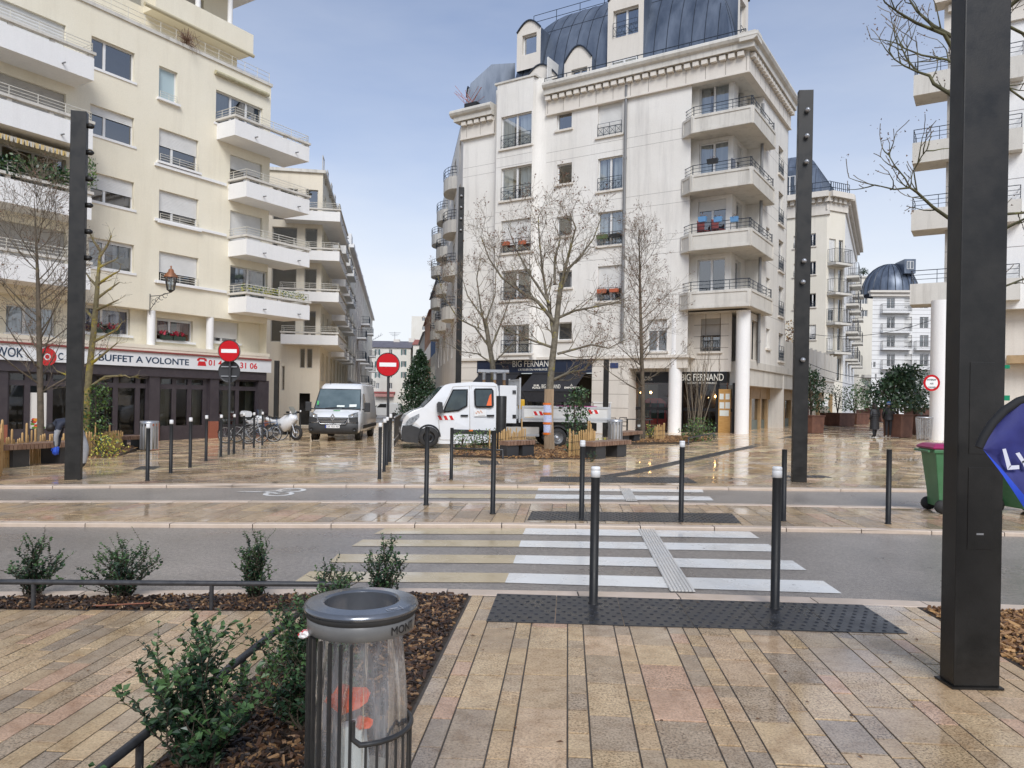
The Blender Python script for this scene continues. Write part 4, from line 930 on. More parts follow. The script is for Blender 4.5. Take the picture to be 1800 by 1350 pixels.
for k, f in [(5, 0), (5, 1), (5, 3), (8, 0), (8, 1), (8, 3), (11, 0), (11, 1), (11, 2), (3, 1), (3, 2)]: balcony(A3, p3, .4 + k * 5, 4 + k * 5, 0, 1.1, 3.4 + f * 2.6, .2, WHITEW, None, rail=.9, rm=RAILB, rstyle='v', drain=False)
b = MB(); b.pbox(p3, 0, 71, ZT3, ZT3 + .3, -.3, .4); b.pbox(p3, 0, 71, 3.2, 3.4, 0, .25); b.build('cornice', WHITEW, A3)
b = MB(); sec = lambda s: [p3.P(s, ZT3 + .3, 0), p3.P(s, ZT3 + 2.6, -1.2), p3.P(s, ZT3 + 2.6, -8), p3.P(s, ZT3 + .3, -8)]
b.loft([sec(0), sec(26)]); b.build('mansard_roof', ZINC, A3)
for s in (4, 9, 14, 30, 40, 52):
 b = MB(); b.pbox(p3, s, s + 2.2, ZT3 + .3, ZT3 + 2.2, -1.6, -.1); b.build('dormer', WHITEW, A3)
# ================================================================== B: off-white corner block
FB = Vector((-.843, .537)).normalized(); SB = Vector((.537, .843)).normalized()
C0 = Vector((10.5, 34.4)); ZB0 = .27
PBf = Plane(C0, FB, (-.537, -.843)); PBs = Plane(C0, SB, (.843, -.537))
Bd = thing('corner_building', 'off-white corner block with dentil cornice, blue zinc vault roof and stacked corner balconies', 'building', (C0.x, C0.y, ZB0))
sEnd = PBf.s(812, 400); ZC = PBf.px(1303, 131.5)[1]        # underside of the frieze
ZG = PBf.px(1040, 631)[1]                                   # top of the ground floor
sbl, sbr = PBf.s(868, 400), PBf.s(958, 400)                 # the bay
WB = []; BAYW = []; pBay = PBf.shift(.55)
def bw(xl, xr, yt, yb, **k): WB.append((PBf.rect(xl, xr, yt, yb), k))
for yt, yb, cu, sh in [(206.5, 263, CURT, 0), (297, 354, CURT, 0), (389, 446, None, .75), (477, 529, None, 0), (572, 622, None, 0)]:
 BAYW.append((pBay.rect(881, 934, yt, yb), dict(curtain=cu, shutter=sh, rail=.72)))
for yt, yb in [(199, 230), (289.6, 325), (381.7, 416), (477, 507), (567, 598)]: bw(979, 1005, yt, yb, leaves=1)
for yt, yb, cu, sh in [(184, 242, None, 1), (279.5, 337, CURT, 0), (374, 433, CURT, 0), (468.6, 530, None, .65)]: bw(1051, 1094, yt, yb, curtain=cu, shutter=sh, rail=.66)
bw(1138, 1172, 562, 618, curtain=None, shutter=.35)
# recessed corner with the balconies
sLo = PBf.s(1212, 400); RECF = .6; pRec = PBf.shift(-RECF); zlo = PBf.px(1300, 545)[1]
holes = [r for r, k in WB] + [(-1, sLo, zlo, ZC)]
wall('front_wall', PBf, 0, sbr, ZG, ZC, holes, BWALL, Bd, room=.8) if False else None
lo, hi = min(sbl, sbr), max(sbl, sbr)
wall('front_wall', PBf, sLo, lo, ZG, ZC + 1.2, [r for r, k in WB], BWALL, Bd)
wall('end_strip_wall', PBf, hi, sEnd, ZG, ZC + .8, [], BWALL, Bd)
ZBay = pBay.px(905, 142)[1]
wall('bay_wall', pBay, lo + .55, hi - .45, ZG, ZBay, [r for r, k in BAYW], BWALL, Bd)
b = MB()   # rounded flanks of the bay
for s0, s1 in ((lo, lo + .55), (hi, hi - .45)):
 n = 6; pts = [(s0 + (s1 - s0) * math.sin(k / n * math.pi / 2), .55 * (1 - math.cos(k / n * math.pi / 2))) for k in range(n + 1)]; b.smooth = True
 b.mesh([PBf.P(s, z, d) for z in (ZG, ZBay) for s, d in pts], [(k, k + 1, n + 2 + k, n + 1 + k) for k in range(n)])
b.smooth = False; b.face([pBay.P(lo + .5, ZBay, 0), pBay.P(hi - .4, ZBay, 0), PBf.P(hi, ZBay, -1.5), PBf.P(lo, ZBay, -1.5)]); b.build('bay_flank', BWALL, Bd)
b = MB(); b.pbox(pBay, lo + .4, hi - .3, ZBay, ZBay + .1, -.6, .06); b.build('bay_coping', BCONC, Bd)
for r, k in WB: window(Bd, PBf, r, **k)
for r, k in BAYW: window(Bd, pBay, r, **k)
# the loggia corner
s1 = 1.0
cw = [pRec.rect(1230, 1281, 151, 205), pRec.rect(1229, 1280, 254, 308), pRec.rect(1227, 1276, 355, 412), pRec.rect(1226, 1274, 457, 514)]
pRs = PBs.shift(-.75)
wall('loggia_wall', pRec, .75, sLo + .2, zlo, ZC + .1, cw, BWALL, Bd)
wsx = []
for r in cw: wsx.append((1.3, 2.2, r[2], r[3]))
sS = 3.0
wall('loggia_side_wall', pRs, RECF, sS, zlo, ZC + .1, wsx, BWALL, Bd)
for i, r in enumerate(cw): window(Bd, pRec, r, curtain=CURT if i < 2 else None, shutter=.3 if i == 2 else 0, sill=False)
for i, r in enumerate(wsx): window(Bd, pRs, r, leaves=1, sill=False, shutter=.5 if i == 1 else 0)
b = MB()
b.face([PBf.P(sLo, zlo, 0), PBf.P(sLo, ZC, 0), pRec.P(sLo + .2, ZC, 0), pRec.P(sLo + .2, zlo, 0)]); b.face([PBs.P(sS, zlo, 0), PBs.P(sS, ZC, 0), pRs.P(sS, ZC, 0), pRs.P(sS, zlo, 0)])
b.build('loggia_cheek', BWALL, Bd)
zb = []
sF1 = PBf.s(1203, 230, .3)
POTB = mk('blue_planter', (.12, .28, .5), rough=.5); POTK = mk('black_planter', (.02, .02, .02), rough=.5); POTT = mk('terracotta_planter', (.5, .13, .06), rough=.7)
for i, y in enumerate((219, 326, 433, 539)):
 z = PBf.px(1322, y, .3)[1]; zb.append(z); hp = .8
 pts = [PBf.P(sF1 + .2, 0, 0), PBf.P(sF1 - .45, 0, .5), PBf.P(-.45, 0, .5), PBs.P(3.6, 0, .45), PBs.P(3.6, 0, -.75), pRec.P(sLo + .2, 0, 0)]
 b = MB(); b.prism(pts, z, z + .18); o = b.build('balcony', BCONC, Bd); ORG[o.name] = ORG[Bd.name]
 for a, c in ((0, 1), (1, 2), (2, 3), (3, 4)):
  p, q = pts[a].to_2d(), pts[c].to_2d(); t = (q - p).normalized(); n = Vector((t.y, -t.x)); pl = Plane(p, t, n)
  if n.dot((p + q) / 2 - (C0 - FB * -2 + SB * 1.5)) < 0: pl = Plane(p, t, -n)
  L = (q - p).length; b = MB(); b.pbox(pl, .004, L - .004, z + .18, z + hp, -.1, 0); e = .12
  if L > .5:
   for z0, z1, a0, a1 in ((z + .02, z + .14, .02, L - .02), (z + hp - .1, z + hp + .015, .02, L - .02), (z + .14, z + hp - .1, .02, e), (z + .14, z + hp - .1, L - e, L - .02)): b.pbox(pl, a0, a1, z0, z1, .001, .035)
  b.build('parapet_panel', BCONC, o)
  b = MB()
  for k in range(3): zz = z + hp + .16 * (k + 1); b.tube([pl.P(.04, zz, -.1), pl.P(L - .04, zz, -.1)], .018 if k == 2 else .012, 5)
  m = max(1, int(L / .8))
  for k in range(m + 1): b.tube([pl.P(.04 + (L - .08) * k / m, z + hp, -.1), pl.P(.04 + (L - .08) * k / m, z + hp + .48, -.1)], .016, 4)
  b.build('railing', RAILB, o)
b = MB(); b.face([PBf.P(sLo, zlo, 0), PBf.P(0, zlo, 0), PBs.P(sS, zlo, 0), pRs.P(sS, zlo, 0), pRec.P(sLo + .2, zlo, 0)]); b.prism([PBf.P(-.05, 0, -.02), PBf.P(sLo + .25, 0, -.02), PBf.P(sLo + .25, 0, -2.0), PBs.P(sS + .1, 0, -2.0), PBs.P(sS + .1, 0, -.02)], ZC + .02, ZC + .12); b.build('soffit', BCONC, Bd)
# side wall with narrow windows
sS1 = PBs.s(1383, 400); zsl = PBs.px(1345, 640)[1]; WS = []
for yt, yb in [(222, 252), (322, 350), (398, 435), (487, 522), (577, 612)]: WS.append((PBs.rect(1347, 1353, yt, yb), dict(leaves=1)))
for yt, yb in [(255, 305), (335, 392), (420, 475), (502, 555), (585, 634)]: WS.append((PBs.rect(1369, 1377, yt, yb), dict(leaves=1, rail=.8)))
wall('side_wall', PBs, sS, sS1, zsl, ZC + 1.2, [r for r, k in WS], BWALL, Bd)
for r, k in WS: window(Bd, PBs, r, **k)
b = MB(); b.pbox(Plane(PBs.P(sS1, 0).to_2d(), FB, SB), 0, 9, ZB0, ZC + 1.4, -.1, 0); b.build('rear_wall', BWALL, Bd)
b = MB(); b.prism([PBs.P(sS1, 0, -.2), PBs.P(0, 0, -.2), PBf.P(sEnd, 0, -.2), PBf.P(sEnd, 0, -.2) + Vector((*SB, 0)) * (sS1)], ZC + .9, ZC + 1.2); b.build('roof_deck', BCONC, Bd)
# thin dark strips for the joints between the render panels
b = MB()
for x, ys in ((1150, (234, 252, 340, 361, 424, 447, 520, 545)),):
 for y in ys:
  z = PBf.px(x, y)[1]; b.pbox(PBf, sLo, lo, z - .012, z, -.01, .0025); b.pbox(PBf, hi, sEnd, z - .012, z, -.01, .0025); b.pbox(PBs, sS, sS1, z - .012, z, -.01, .0025); b.pbox(pBay, lo + .55, hi - .45, z - .012, z, -.01, .0025)
tag(b.build('render_joints', mk('render_joint', (.22, .2, .18), rough=.9), Bd), kind='stuff')
# cornice: frieze, dentils, gutter
def cornice(pl, s0, s1, z, e0=0.0, e1=0.0):
 K_ = .78; b = MB(); b.pbox(pl, s0 - e0 * .12, s1 + e1 * .12, z, z + .95 * K_, -.2, .12); b.pbox(pl, s0 - e0 * .12, s1 + e1 * .12, z, z + .08, .121, .17); b.build('frieze', BSTON, Bd)
 n = max(2, int((s1 - s0) / .42)); b = MB(); w = (s1 - s0) / n
 for k in range(n): b.pbox(pl, s0 + w * k + w * .16, s0 + w * k + w * .84, z + .96 * K_, z + 1.22 * K_, .12, .34)
 tag(b.build('dentils', BSTON, Bd), kind='stuff')
 b = MB()
 for k in range(int((s1 - s0) / .95) + 1): b.pbox(pl, s0 + .95 * k - .012, s0 + .95 * k + .012, z + .09, z + .94 * K_, .1, .124)
 tag(b.build('frieze_joints', mk('frieze_joint', (.25, .22, .19), rough=.9), Bd), kind='stuff')
 b = MB(); b.pbox(pl, s0 - e0 * .11, s1 + e1 * .11, z + .95 * K_, z + 1.3 * K_, -.2, .11); b.pbox(pl, s0 - e0 * .42, s1 + e1 * .42, z + 1.3 * K_, z + 1.62 * K_, -.2, .42)
 sec = lambda s: [pl.P(s, z + (1.62 + h) * K_, d) for d, h in ((-.2, 0), (.42, 0), (.55, .1), (.62, .25), (.6, .4), (.5, .5), (.3, .5), (-.2, .5))]
 b.loft([sec(s0 - e0 * .6), sec(s1 + e1 * .6)]); b.build('cornice', BCONC, Bd)
cornice(PBf, 0, lo, ZC, e0=1); cornice(PBs, 0, sS1, ZC + .004, e0=1); cornice(PBf, hi, sEnd, ZC - .35, e1=1)
ST_ = Plane(PBf.P(sEnd, 0).to_2d(), ST, (-ST.y, ST.x))    # left flank along the street
# roof
rz = ZC + 1.65; c_in = C0 + FB * (-.0) ; r0 = PBf.P(1.0, 0, -.75).to_2d()
roof, secs = hipped_vault(Bd, r0, FB, hi - 1.5, SB, 9, rz - .5, 6.2, 3.6, ZINC)

b = MB()
zr = rz - .5 + 6.2; A_ = r0 + FB * 3.7 + SB * 3.6; B_ = r0 + FB * 13 + SB * 3.4
for h in (.35, .75): b.tube([Vector((*A_, zr + h)), Vector((*B_, zr + h))], .02, 4)
for k in range(7): p = A_.lerp(B_, k / 6); b.tube([Vector((*p, zr - .1)), Vector((*p, zr + .75))], .02, 4)
b.build('roof_railing', RAILB, Bd)
b = MB()
for pl, a, c in ((PBf, 0, lo), (PBs, 0, sS1)):
 for h in (.25,): b.tube([pl.P(a, ZC + 1.68 + h, .3), pl.P(c, ZC + 1.68 + h, .3)], .025, 4)
 for k in range(9): s = a + (c - a) * k / 8; b.tube([pl.P(s, ZC + 1.6, .3), pl.P(s, ZC + 1.93, .3)], .02, 4)
b.build('gutter_rail', RAILB, Bd)
def dormer(pl, s0, s1, z0, z1, d, wr, arch=.35, back=3.0, wk=None, rail=0):
 """upright dormer: arched front wall with a window, zinc cheeks and vault behind"""
 n = 10; W = s1 - s0; prof = [(s0, z0), (s0, z1)] + [(s0 + W * k / n, z1 + arch * math.sin(k / n * math.pi)) for k in range(1, n)] + [(s1, z1), (s1, z0)]
 b = MB(); m = len(prof); a = [pl.P(s, z, d) for s, z in prof]; c = [pl.P(s, z, d - back) for s, z in prof]; b.mi = 1
 for k in range(m - 1): b.face([a[k], a[k + 1], c[k + 1], c[k]])
 b.mi = 0; w0, w1, v0, v1 = wr; zt = v1
 for q in ([(s0, z0), (s1, z0), (s1, v0), (s0, v0)], [(s0, v0), (w0, v0), (w0, v1), (s0, v1)], [(w1, v0), (s1, v0), (s1, v1), (w1, v1)]): b.face([pl.P(*p, d) for p in q])
 b.face([pl.P(s0, v1, d), pl.P(s1, v1, d)] + [pl.P(s, z, d) for s, z in prof[1:-1]][::-1])
 q = [(w0, v0), (w1, v0), (w1, v1), (w0, v1)]
 for k in range(4): b.face([pl.P(*q[k], d), pl.P(*q[(k + 1) % 4], d), pl.P(*q[(k + 1) % 4], d - .25), pl.P(*q[k], d - .25)])
 b.mi = 2; b.face([pl.P(*p, d - .9) for p in q]); o = b.build('dormer', [BSTON, ZINC, DARKIN], Bd); ORG[o.name] = ORG[Bd.name]
 b = MB(); b.tube([p + Vector((0, 0, .02)) for p in [pl.P(s, z, d + .04) for s, z in prof[1:-1]]], .05, 5); b.build('dormer_edge', ZINCD, o)
 window(Bd, pl, wr, d=d - .2, sill=False, rail=rail, rd=d + .05, **(wk or {}))
def dpx(xl, xr, yt, yb, d): return PBf.rect(xl, xr, yt, yb, d=d)
d = -.7; w = dpx(918, 943, 63, 98, d); f = dpx(909, 950, 60, 126, d); dormer(PBf, f[0], f[1], f[2], f[3], d, w, .55, 3, dict(leaves=1))
w = dpx(1078, 1122, 20, 68, d); f = dpx(1069, 1131, 4, 118, d); dormer(PBf, f[0], f[1], f[2], f[3], d, w, .6, 4, dict(), rail=.75)
w2 = dpx(1076, 1120, 110, 140, d); window(Bd, PBf, (w2[0], w2[1], ZC + 1.5, w2[3]), d=d + .03, sill=False)
w = dpx(1004, 1032, 123, 146, d + .2); f = dpx(992, 1040, 112, 150, d + .2); dormer(PBf, f[0], f[1], f[2], f[3], d + .2, w, .75, 3, dict())
f = pBay.rect(906, 966, 128, 144); dormer(pBay, f[0], f[1], ZBay, ZBay + .12, -.8, (f[0] + .6, f[0] + .62, ZBay + .02, ZBay + .05), .8, 3, dict(leaves=1))
dS = -1.1; dormer(PBs, 2.2, 4.0, ZC + 2.1, ZC + 5.4, dS, (2.55, 3.6, ZC + 2.9, ZC + 5.0), .5, 3, dict(), rail=.7)
for k, (q, zz) in enumerate(((2.2, 1.2), (7, 3.0))): dormer(ST_, q, q + 1.6, ZC + zz, ZC + zz + 2.6, -.9, (q + .35, q + 1.25, ZC + zz + .8, ZC + zz + 2.3), .35, 3, dict(leaves=1))
b = MB(); b.pbox(PBf, *sorted((PBf.s(968, 130, -.2), PBf.s(970, 130, -.2))), ZC + 1.7, ZC + 3.1, -1.6, .2); b.build('terrace_screen', SHUT, Bd)
# downpipes
def pipe(par, pl, x, yt, yb, d=.1, off=None):
 s, zt = pl.px(x, yt, d); z0 = pl.px(x, yb, d)[1]; b = MB(); b.tube([pl.P(s, z0, d), pl.P(s, zt, d)], .075, 8); n = int((zt - z0) / 2.7)
 for k in range(n): z = z0 + 1 + k * 2.7; b.tube([pl.P(s, z, d), pl.P(s, z + .12, d)], .092, 8)
 return b.build('downpipe', PIPE, par)
pipe(Bd, PBf, 1101, 150, 600); pipe(Bd, PBs, 1341, 182, 640)
# planters and furniture on windows and balconies
def troughs(lab, pl, items, m, zof, d, par_cat='planter'):
 pass
def trough(lab, pl, xl, xr, y0, y1, d, m, grp=None, plant=None):
 s0, z1 = pl.px(xl, y0, d); s1, _ = pl.px(xr, y0, d); z0 = pl.px(xl, y1, d)[1]; s0, s1 = sorted((s0, s1)); t = thing('planter', lab, 'planter', pl.P((s0 + s1) / 2, z0, d), group=grp)
 b = MB(); q = lambda z, e: [pl.P(s0 + e, z, d - .1 + e), pl.P(s1 - e, z, d - .1 + e), pl.P(s1 - e, z, d + .1 - e), pl.P(s0 + e, z, d + .1 - e)]
 a, c = q(z0, .02), q(z1, 0)
 if (a[1] - a[0]).cross(a[3] - a[0]).z < 0: a, c = a[::-1], c[::-1]
 b.hexa(a, c); b.build('box', m, t); b = MB(); leafy(b, pl.P((s0 + s1) / 2, z1 + .02, d), (s1 - s0) / 2, .1, .12, 24, .08, random.Random(int(xl))); b.build('plants', plant or SEED, t)
for a in [('orange window box, left one under the shuttered bay window', pBay, 883, 895, 426, 432, .1, POTT), ('orange window box, right one under the shuttered bay window', pBay, 912, 924, 424, 430, .1, POTT),
          ('orange window box, left one under the slatted shutter window', PBf, 1050, 1065, 509, 516, .1, POTT), ('orange window box, right one under the slatted shutter window', PBf, 1072, 1087, 508, 514, .1, POTT),
          ('mossy green window box on the rail beside the grey downpipe', PBf, 1049, 1068, 414, 421, .1, mk('moss_box', (.1, .14, .06), rough=.8)), ('dark window box on the rail beside the grey downpipe', PBf, 1072, 1091, 412, 418, .1, POTK)]: trough(*a)
for x, lab in ((1228, 'blue planter, first from the left on the balcony rail of the corner block'), (1255, 'blue planter, second from the left on the balcony rail of the corner block'), (1284, 'blue planter, third from the left on the balcony rail of the corner block')):
 trough(lab, PBf, x, x + 14, 382, 391, .45, POTB, 'blue planters on the balcony')
trough('black planter standing on the balcony rail below the top corner balcony', PBf, 1243, 1262, 281, 289, .45, POTK)
def chair(lab, p, rz, m):
 t = thing('balcony_chair', lab, 'chair', p, rz); b = MB(); b.box(-.22, .22, -.22, .22, .42, .46); b.local('seat', m, t); b = MB(); b.box(-.22, .22, .19, .23, .47, .95); b.local('backrest', m, t)
 for x in (-.19, .19):
  for y in (-.19, .19): b = MB(); b.box(x - .02, x + .02, y - .02, y + .02, 0, .419); b.local('leg', RAILK, t)
CH_R = mk('red_chair', (.2, .05, .05), rough=.6)
for i, (x, lab, m) in enumerate([(1237, 'red brown folding chair behind the first blue balcony planter', CH_R), (1262, 'red brown folding chair behind the second blue balcony planter', CH_R)]): chair(lab, PBf.P(PBf.s(x, 380, 0), zb[2] + .55, -.05), .5, m)
chair('grey chair on the balcony with the black planter', PBf.P(PBf.s(1296, 290, 0), zb[1] + .5, -.05), .9, mk('grey_chair', (.15, .16, .19), rough=.6))
t = thing('roof_planter', 'black planter with red twigs on the left cornice of the corner block', 'planter', PBf.P(PBf.s(826, 165), ZC + 1.3, 0)); p = PBf.P(PBf.s(826, 165), ZC + 1.32, .1); b = MB(); b.pbox(PBf, PBf.s(842, 165), PBf.s(821, 165), ZC + 1.32, ZC + 1.65, -.1, .25); b.build('box', POTK, t); b = MB(); rr = random.Random(3)
for k in range(14): b.tube([p + Vector((rr.uniform(-.4, .4), 0, .3)), p + Vector((rr.uniform(-.9, .9), rr.uniform(-.2, .2), rr.uniform(.7, 1.4)))], .012, 3)
b.build('twigs', mk('red_twig', (.35, .1, .06), rough=.8), t)
# ---- ground floor
gz0 = ZB0 - .35
pG = PBf.shift(-.05); pGr = PBf.shift(-1.0)
sA, sB_, sCc, sD = PBf.s(1040, 690), PBf.s(1105, 690), PBf.s(1182, 690), PBf.s(1295, 690)
sAw = PBf.s(838, 690); zAw = PBf.px(1040, 655)[1]
b = MB(); b.pbox(PBf, sLo - .2, sEnd, ZG + .001, ZG + .14, -.1, .12); b.build('string_course', BSTON, Bd)
wall('left_pier', PBf, sAw, sEnd, gz0, ZG, [], BSTON, Bd)
wall('stone_pier', PBf, sB_, sA, gz0, ZG, [], BSTON, Bd)
b = MB(); zj = [gz0 + .7 * k for k in range(1, 6)]
for z in zj: b.pbox(PBf, sB_, sA, z, z + .02, -.02, .003); b.pbox(PBf, sAw, sEnd, z, z + .02, -.02, .003)
tag(b.build('cladding_joints', mk('clad_joint', (.25, .21, .17), rough=.9), Bd), kind='stuff')
b = MB(); b.pbox(PBf, sA, sAw, zAw, ZG, -.25, .02); fas = b.build('fascia', NAVY, Bd); ORG[fas.name] = ORG[Bd.name]
def btxt(txt, xl, xr, yb, yt, par, pl=PBf, m=LETTER, d=.022, off=0.0):
 sl_, z0 = pl.px(xl, yb, d); sr, _ = pl.px(xr, yb, d); z1 = pl.px(xl, yt, d)[1]; me = text_mesh(txt, (z1 - z0) / .7, offset=off)
 xs = [v.co.x for v in me.vertices]; x0, w = min(xs), max(xs) - min(xs); org = ORG[par.name]
 for v in me.vertices: v.co = pl.P(sl_ + (sr - sl_) * (v.co.x - x0) / w, z0 + v.co.y, d + v.co.z) - org
 me.materials.clear(); me.materials.append(m); o = link_mesh('lettering', me, par); ORG[o.name] = org; return o
btxt('BIG FERNAND', 901, 973, 645, 634, fas); btxt("L'ATELIER DU HAMBURGÉ", 911, 962, 651.5, 648, fas)
# shop under the awnings
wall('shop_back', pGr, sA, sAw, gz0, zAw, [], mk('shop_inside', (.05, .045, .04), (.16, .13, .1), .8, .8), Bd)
b = MB()
for s in [sA + (sAw - sA) * k / 8 for k in range(9)]: b.pbox(PBf, s - .06, s + .06, gz0, zAw, -.3, -.2)
b.pbox(PBf, sA, sAw, gz0, gz0 + .9, -.29, -.21); sf = b.build('shopfront', INK, Bd); ORG[sf.name] = ORG[Bd.name]
for k in range(8):
 a, c = sA + (sAw - sA) * k / 8, sA + (sAw - sA) * (k + 1) / 8; b = MB(); b.face([PBf.P(a + .06, gz0 + .9, -.25), PBf.P(c - .06, gz0 + .9, -.25), PBf.P(c - .06, zAw, -.25), PBf.P(a + .06, zAw, -.25)]); b.build('pane', SHOPG, sf)
def awning(xl, xr, lab_txt=None, tx=None):
 s0, s1 = sorted((PBf.s(xl, 665), PBf.s(xr, 665))); zt = zAw - .05; zl = zAw - 1.0; zv = zl - .55; dp = 1.5
 b = MB(); b.tube([PBf.P(s0, zt, .08), PBf.P(s1, zt, .08)], .09, 8); n = 10
 for k in range(n):
  a, c = s0 + (s1 - s0) * k / n, s0 + (s1 - s0) * (k + 1) / n; b.face([PBf.P(a, zt, .1), PBf.P(c, zt, .1), PBf.P(c, zl, dp), PBf.P(a, zl, dp)]); b.face([PBf.P(a, zl, dp), PBf.P(c, zl, dp), PBf.P(c, zv + .03 * (k % 2), dp + .02), PBf.P(a, zv, dp + .02)])
 b.tube([PBf.P(s0, zl, dp), PBf.P(s1, zl, dp)], .03, 6); o = b.build('awning', AWN, Bd); ORG[o.name] = ORG[Bd.name]; return o
a1 = awning(845, 915); a2 = awning(938, 1030)
btxt('SUR', 938, 948, 679, 676, a2, d=1.54, off=.004); btxt('PLACE', 936, 950, 683, 680, a2, d=1.54, off=.004); btxt('BIG FERNAND', 952, 985, 682.5, 675.5, a2, d=1.54); btxt('À', 1002, 1007, 678.5, 675.5, a2, d=1.54); btxt('EMPORTER', 992, 1019, 683, 679.8, a2, d=1.54, off=.004)
# recessed shop on the right behind the columns
zT2 = PBf.px(1240, 652)[1]; zCl = PBf.px(1300, 545)[1]
pSh = PBf.shift(-.9); wst = pSh.rect(1232, 1267, 560.5, 618)
wall('recess_upper_wall', pSh, .75, sB_ + .1, zT2, zlo + .02, [wst], BSTON, Bd); LOUV = window(Bd, pSh, wst, shutter=.5, sm=SHUTG, rail=.75, railm=RAILK, frame=SHUTG)
b = MB(); zs = [zT2 + .02 + (zlo - zT2) * k / 5 for k in range(1, 5)]
for z in zs: b.pbox(pSh, .9, sLo, z, z + .025, -.02, .004)
for s in (1.3, 2.0, 4.0, 4.5): b.pbox(pSh, s, s + .025, zT2, zlo, -.02, .0035)
tag(b.build('cladding_joints', bpy.data.materials['clad_joint'], Bd), kind='stuff')
b = MB(); b.pbox(PBf, sLo, sB_, zlo - .1, ZG - .13, -.89, .0) if ZG - .13 > zlo else None
zf0 = PBf.px(1240, 672)[1]
b = MB(); b.pbox(pSh, .95, sB_ - .02, zf0, zT2 - .003, -.15, .03); fa2 = b.build('fascia', INK, Bd); ORG[fa2.name] = ORG[Bd.name]
btxt('BIG FERNAND', 1197.5, 1272, 669, 657, fa2, pl=pSh, d=.034); btxt("L'ATELIER DU HAMBURGÉ", 1209, 1260, 674.5, 671.5, fa2, pl=pSh, d=.034)
btxt('SUR', 1134, 1143, 664.5, 661.5, fa2, pl=pSh, d=.034); btxt('PLACE', 1130, 1147, 668.5, 665.5, fa2, pl=pSh, d=.034)
b = MB(); ss = [pSh.s(x, 700) for x in (1107, 1113, 1178, 1198, 1230, 1261, 1290)]
for s in ss: b.pbox(pSh, s - .07, s + .07, gz0, zf0, -.1, .02)
b.pbox(pSh, ss[0], ss[-1], gz0 + 1.35, gz0 + 1.5, -.09, .0); b.pbox(pSh, ss[0], ss[-1], gz0, gz0 + .35, -.09, .0); sf2 = b.build('shopfront', INK, Bd); ORG[sf2.name] = ORG[Bd.name]
for a, c in zip(ss, ss[1:]):
 for z0, z1 in ((gz0 + .35, gz0 + 1.35), (gz0 + 1.5, zf0)):
  b = MB(); b.face([pSh.P(a, z0, -.04), pSh.P(c, z0, -.04), pSh.P(c, z1, -.04), pSh.P(a, z1, -.04)]); b.build('pane', SHOPG, sf2)
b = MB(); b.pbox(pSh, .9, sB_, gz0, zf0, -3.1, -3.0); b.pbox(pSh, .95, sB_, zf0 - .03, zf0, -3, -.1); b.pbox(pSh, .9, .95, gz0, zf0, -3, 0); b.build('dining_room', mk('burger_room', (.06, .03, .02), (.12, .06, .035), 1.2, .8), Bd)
b = MB(); b.face([PBf.P(sB_ - .001, gz0, 0), PBf.P(sB_ - .001, gz0, -1.2), PBf.P(sB_ - .001, ZG, -1.2), PBf.P(sB_ - .001, ZG, 0)]); b.face([PBf.P(sLo - .1, ZG - .001, .0), PBf.P(sB_, ZG - .001, .0), PBf.P(sB_, ZG - .001, -1.2), PBf.P(sLo - .1, ZG - .001, -1.2)]); b.pbox(PBf, sLo, sB_, ZG - .5, ZG - .002, -.2, -.02); b.pbox(pSh, sLo - .1, sB_, zT2, ZG + .3, -.3, -.012); b.build('recess_lining', BSTON, Bd)
# lit bulbs in the window
EMB = mk('lit_bulb', (1, .55, .2), rough=.5, em=14); b = MB()
for x, y in ((1247, 699), (1253, 698), (1258, 697), (1263, 698.5), (1127, 690), (1144, 690)):
 s, z = pSh.px(x, y, -.8); p = pSh.P(s, z, -.8); b.lathe([(.001, -.06), (.05, -.03), (.06, 0), (.04, .05), (.001, .07)], p, 8)
b.build('bulb', EMB, Bd)
# red cable-car cabin behind the glass
t = thing('cable_car_cabin', 'red cable car cabin standing inside the dark restaurant window', 'cabin', pSh.P(pSh.s(1150, 740, -1.0), gz0, -1.0)); RC = mk('red_cabin', (.5, .015, .015), rough=.3, coat=.4)
s0, s1 = pSh.s(1170, 720, -.6), pSh.s(1127, 720, -.6); zc0, zc1 = gz0 + .15, pSh.px(1150, 700, -.6)[1]; h = zc1 - zc0
b = MB(); sec = lambda d: [pSh.P(s, z, d) for s, z in ((s0 + .15, zc0), (s1 - .15, zc0), (s1, zc0 + .4 * h), (s1 - .05, zc0 + .9 * h), (s1 - .3, zc1), (s0 + .3, zc1), (s0 + .05, zc0 + .9 * h), (s0, zc0 + .4 * h))]; b.loft([sec(-.7), sec(-1.8)]); b.build('body', RC, t)
for a, c in ((.08, .32), (.38, .62), (.68, .92)): b = MB(); b.pbox(pSh, s0 + (s1 - s0) * a, s0 + (s1 - s0) * c, zc0 + .42 * h, zc0 + .86 * h, -.72, -.68); b.build('window', mk('cabin_glass', (.02, .05, .05), rough=.05) if a < .1 else bpy.data.materials['cabin_glass'], t)
b = MB(); b.pbox(pSh, s0 + (s1 - s0) * .345, s0 + (s1 - s0) * .365, zc0, zc1 - .1, -.71, -.66); b.pbox(pSh, s0 + (s1 - s0) * .64, s0 + (s1 - s0) * .66, zc0, zc1 - .1, -.71, -.66); b.build('door_edge', RAILK, t)
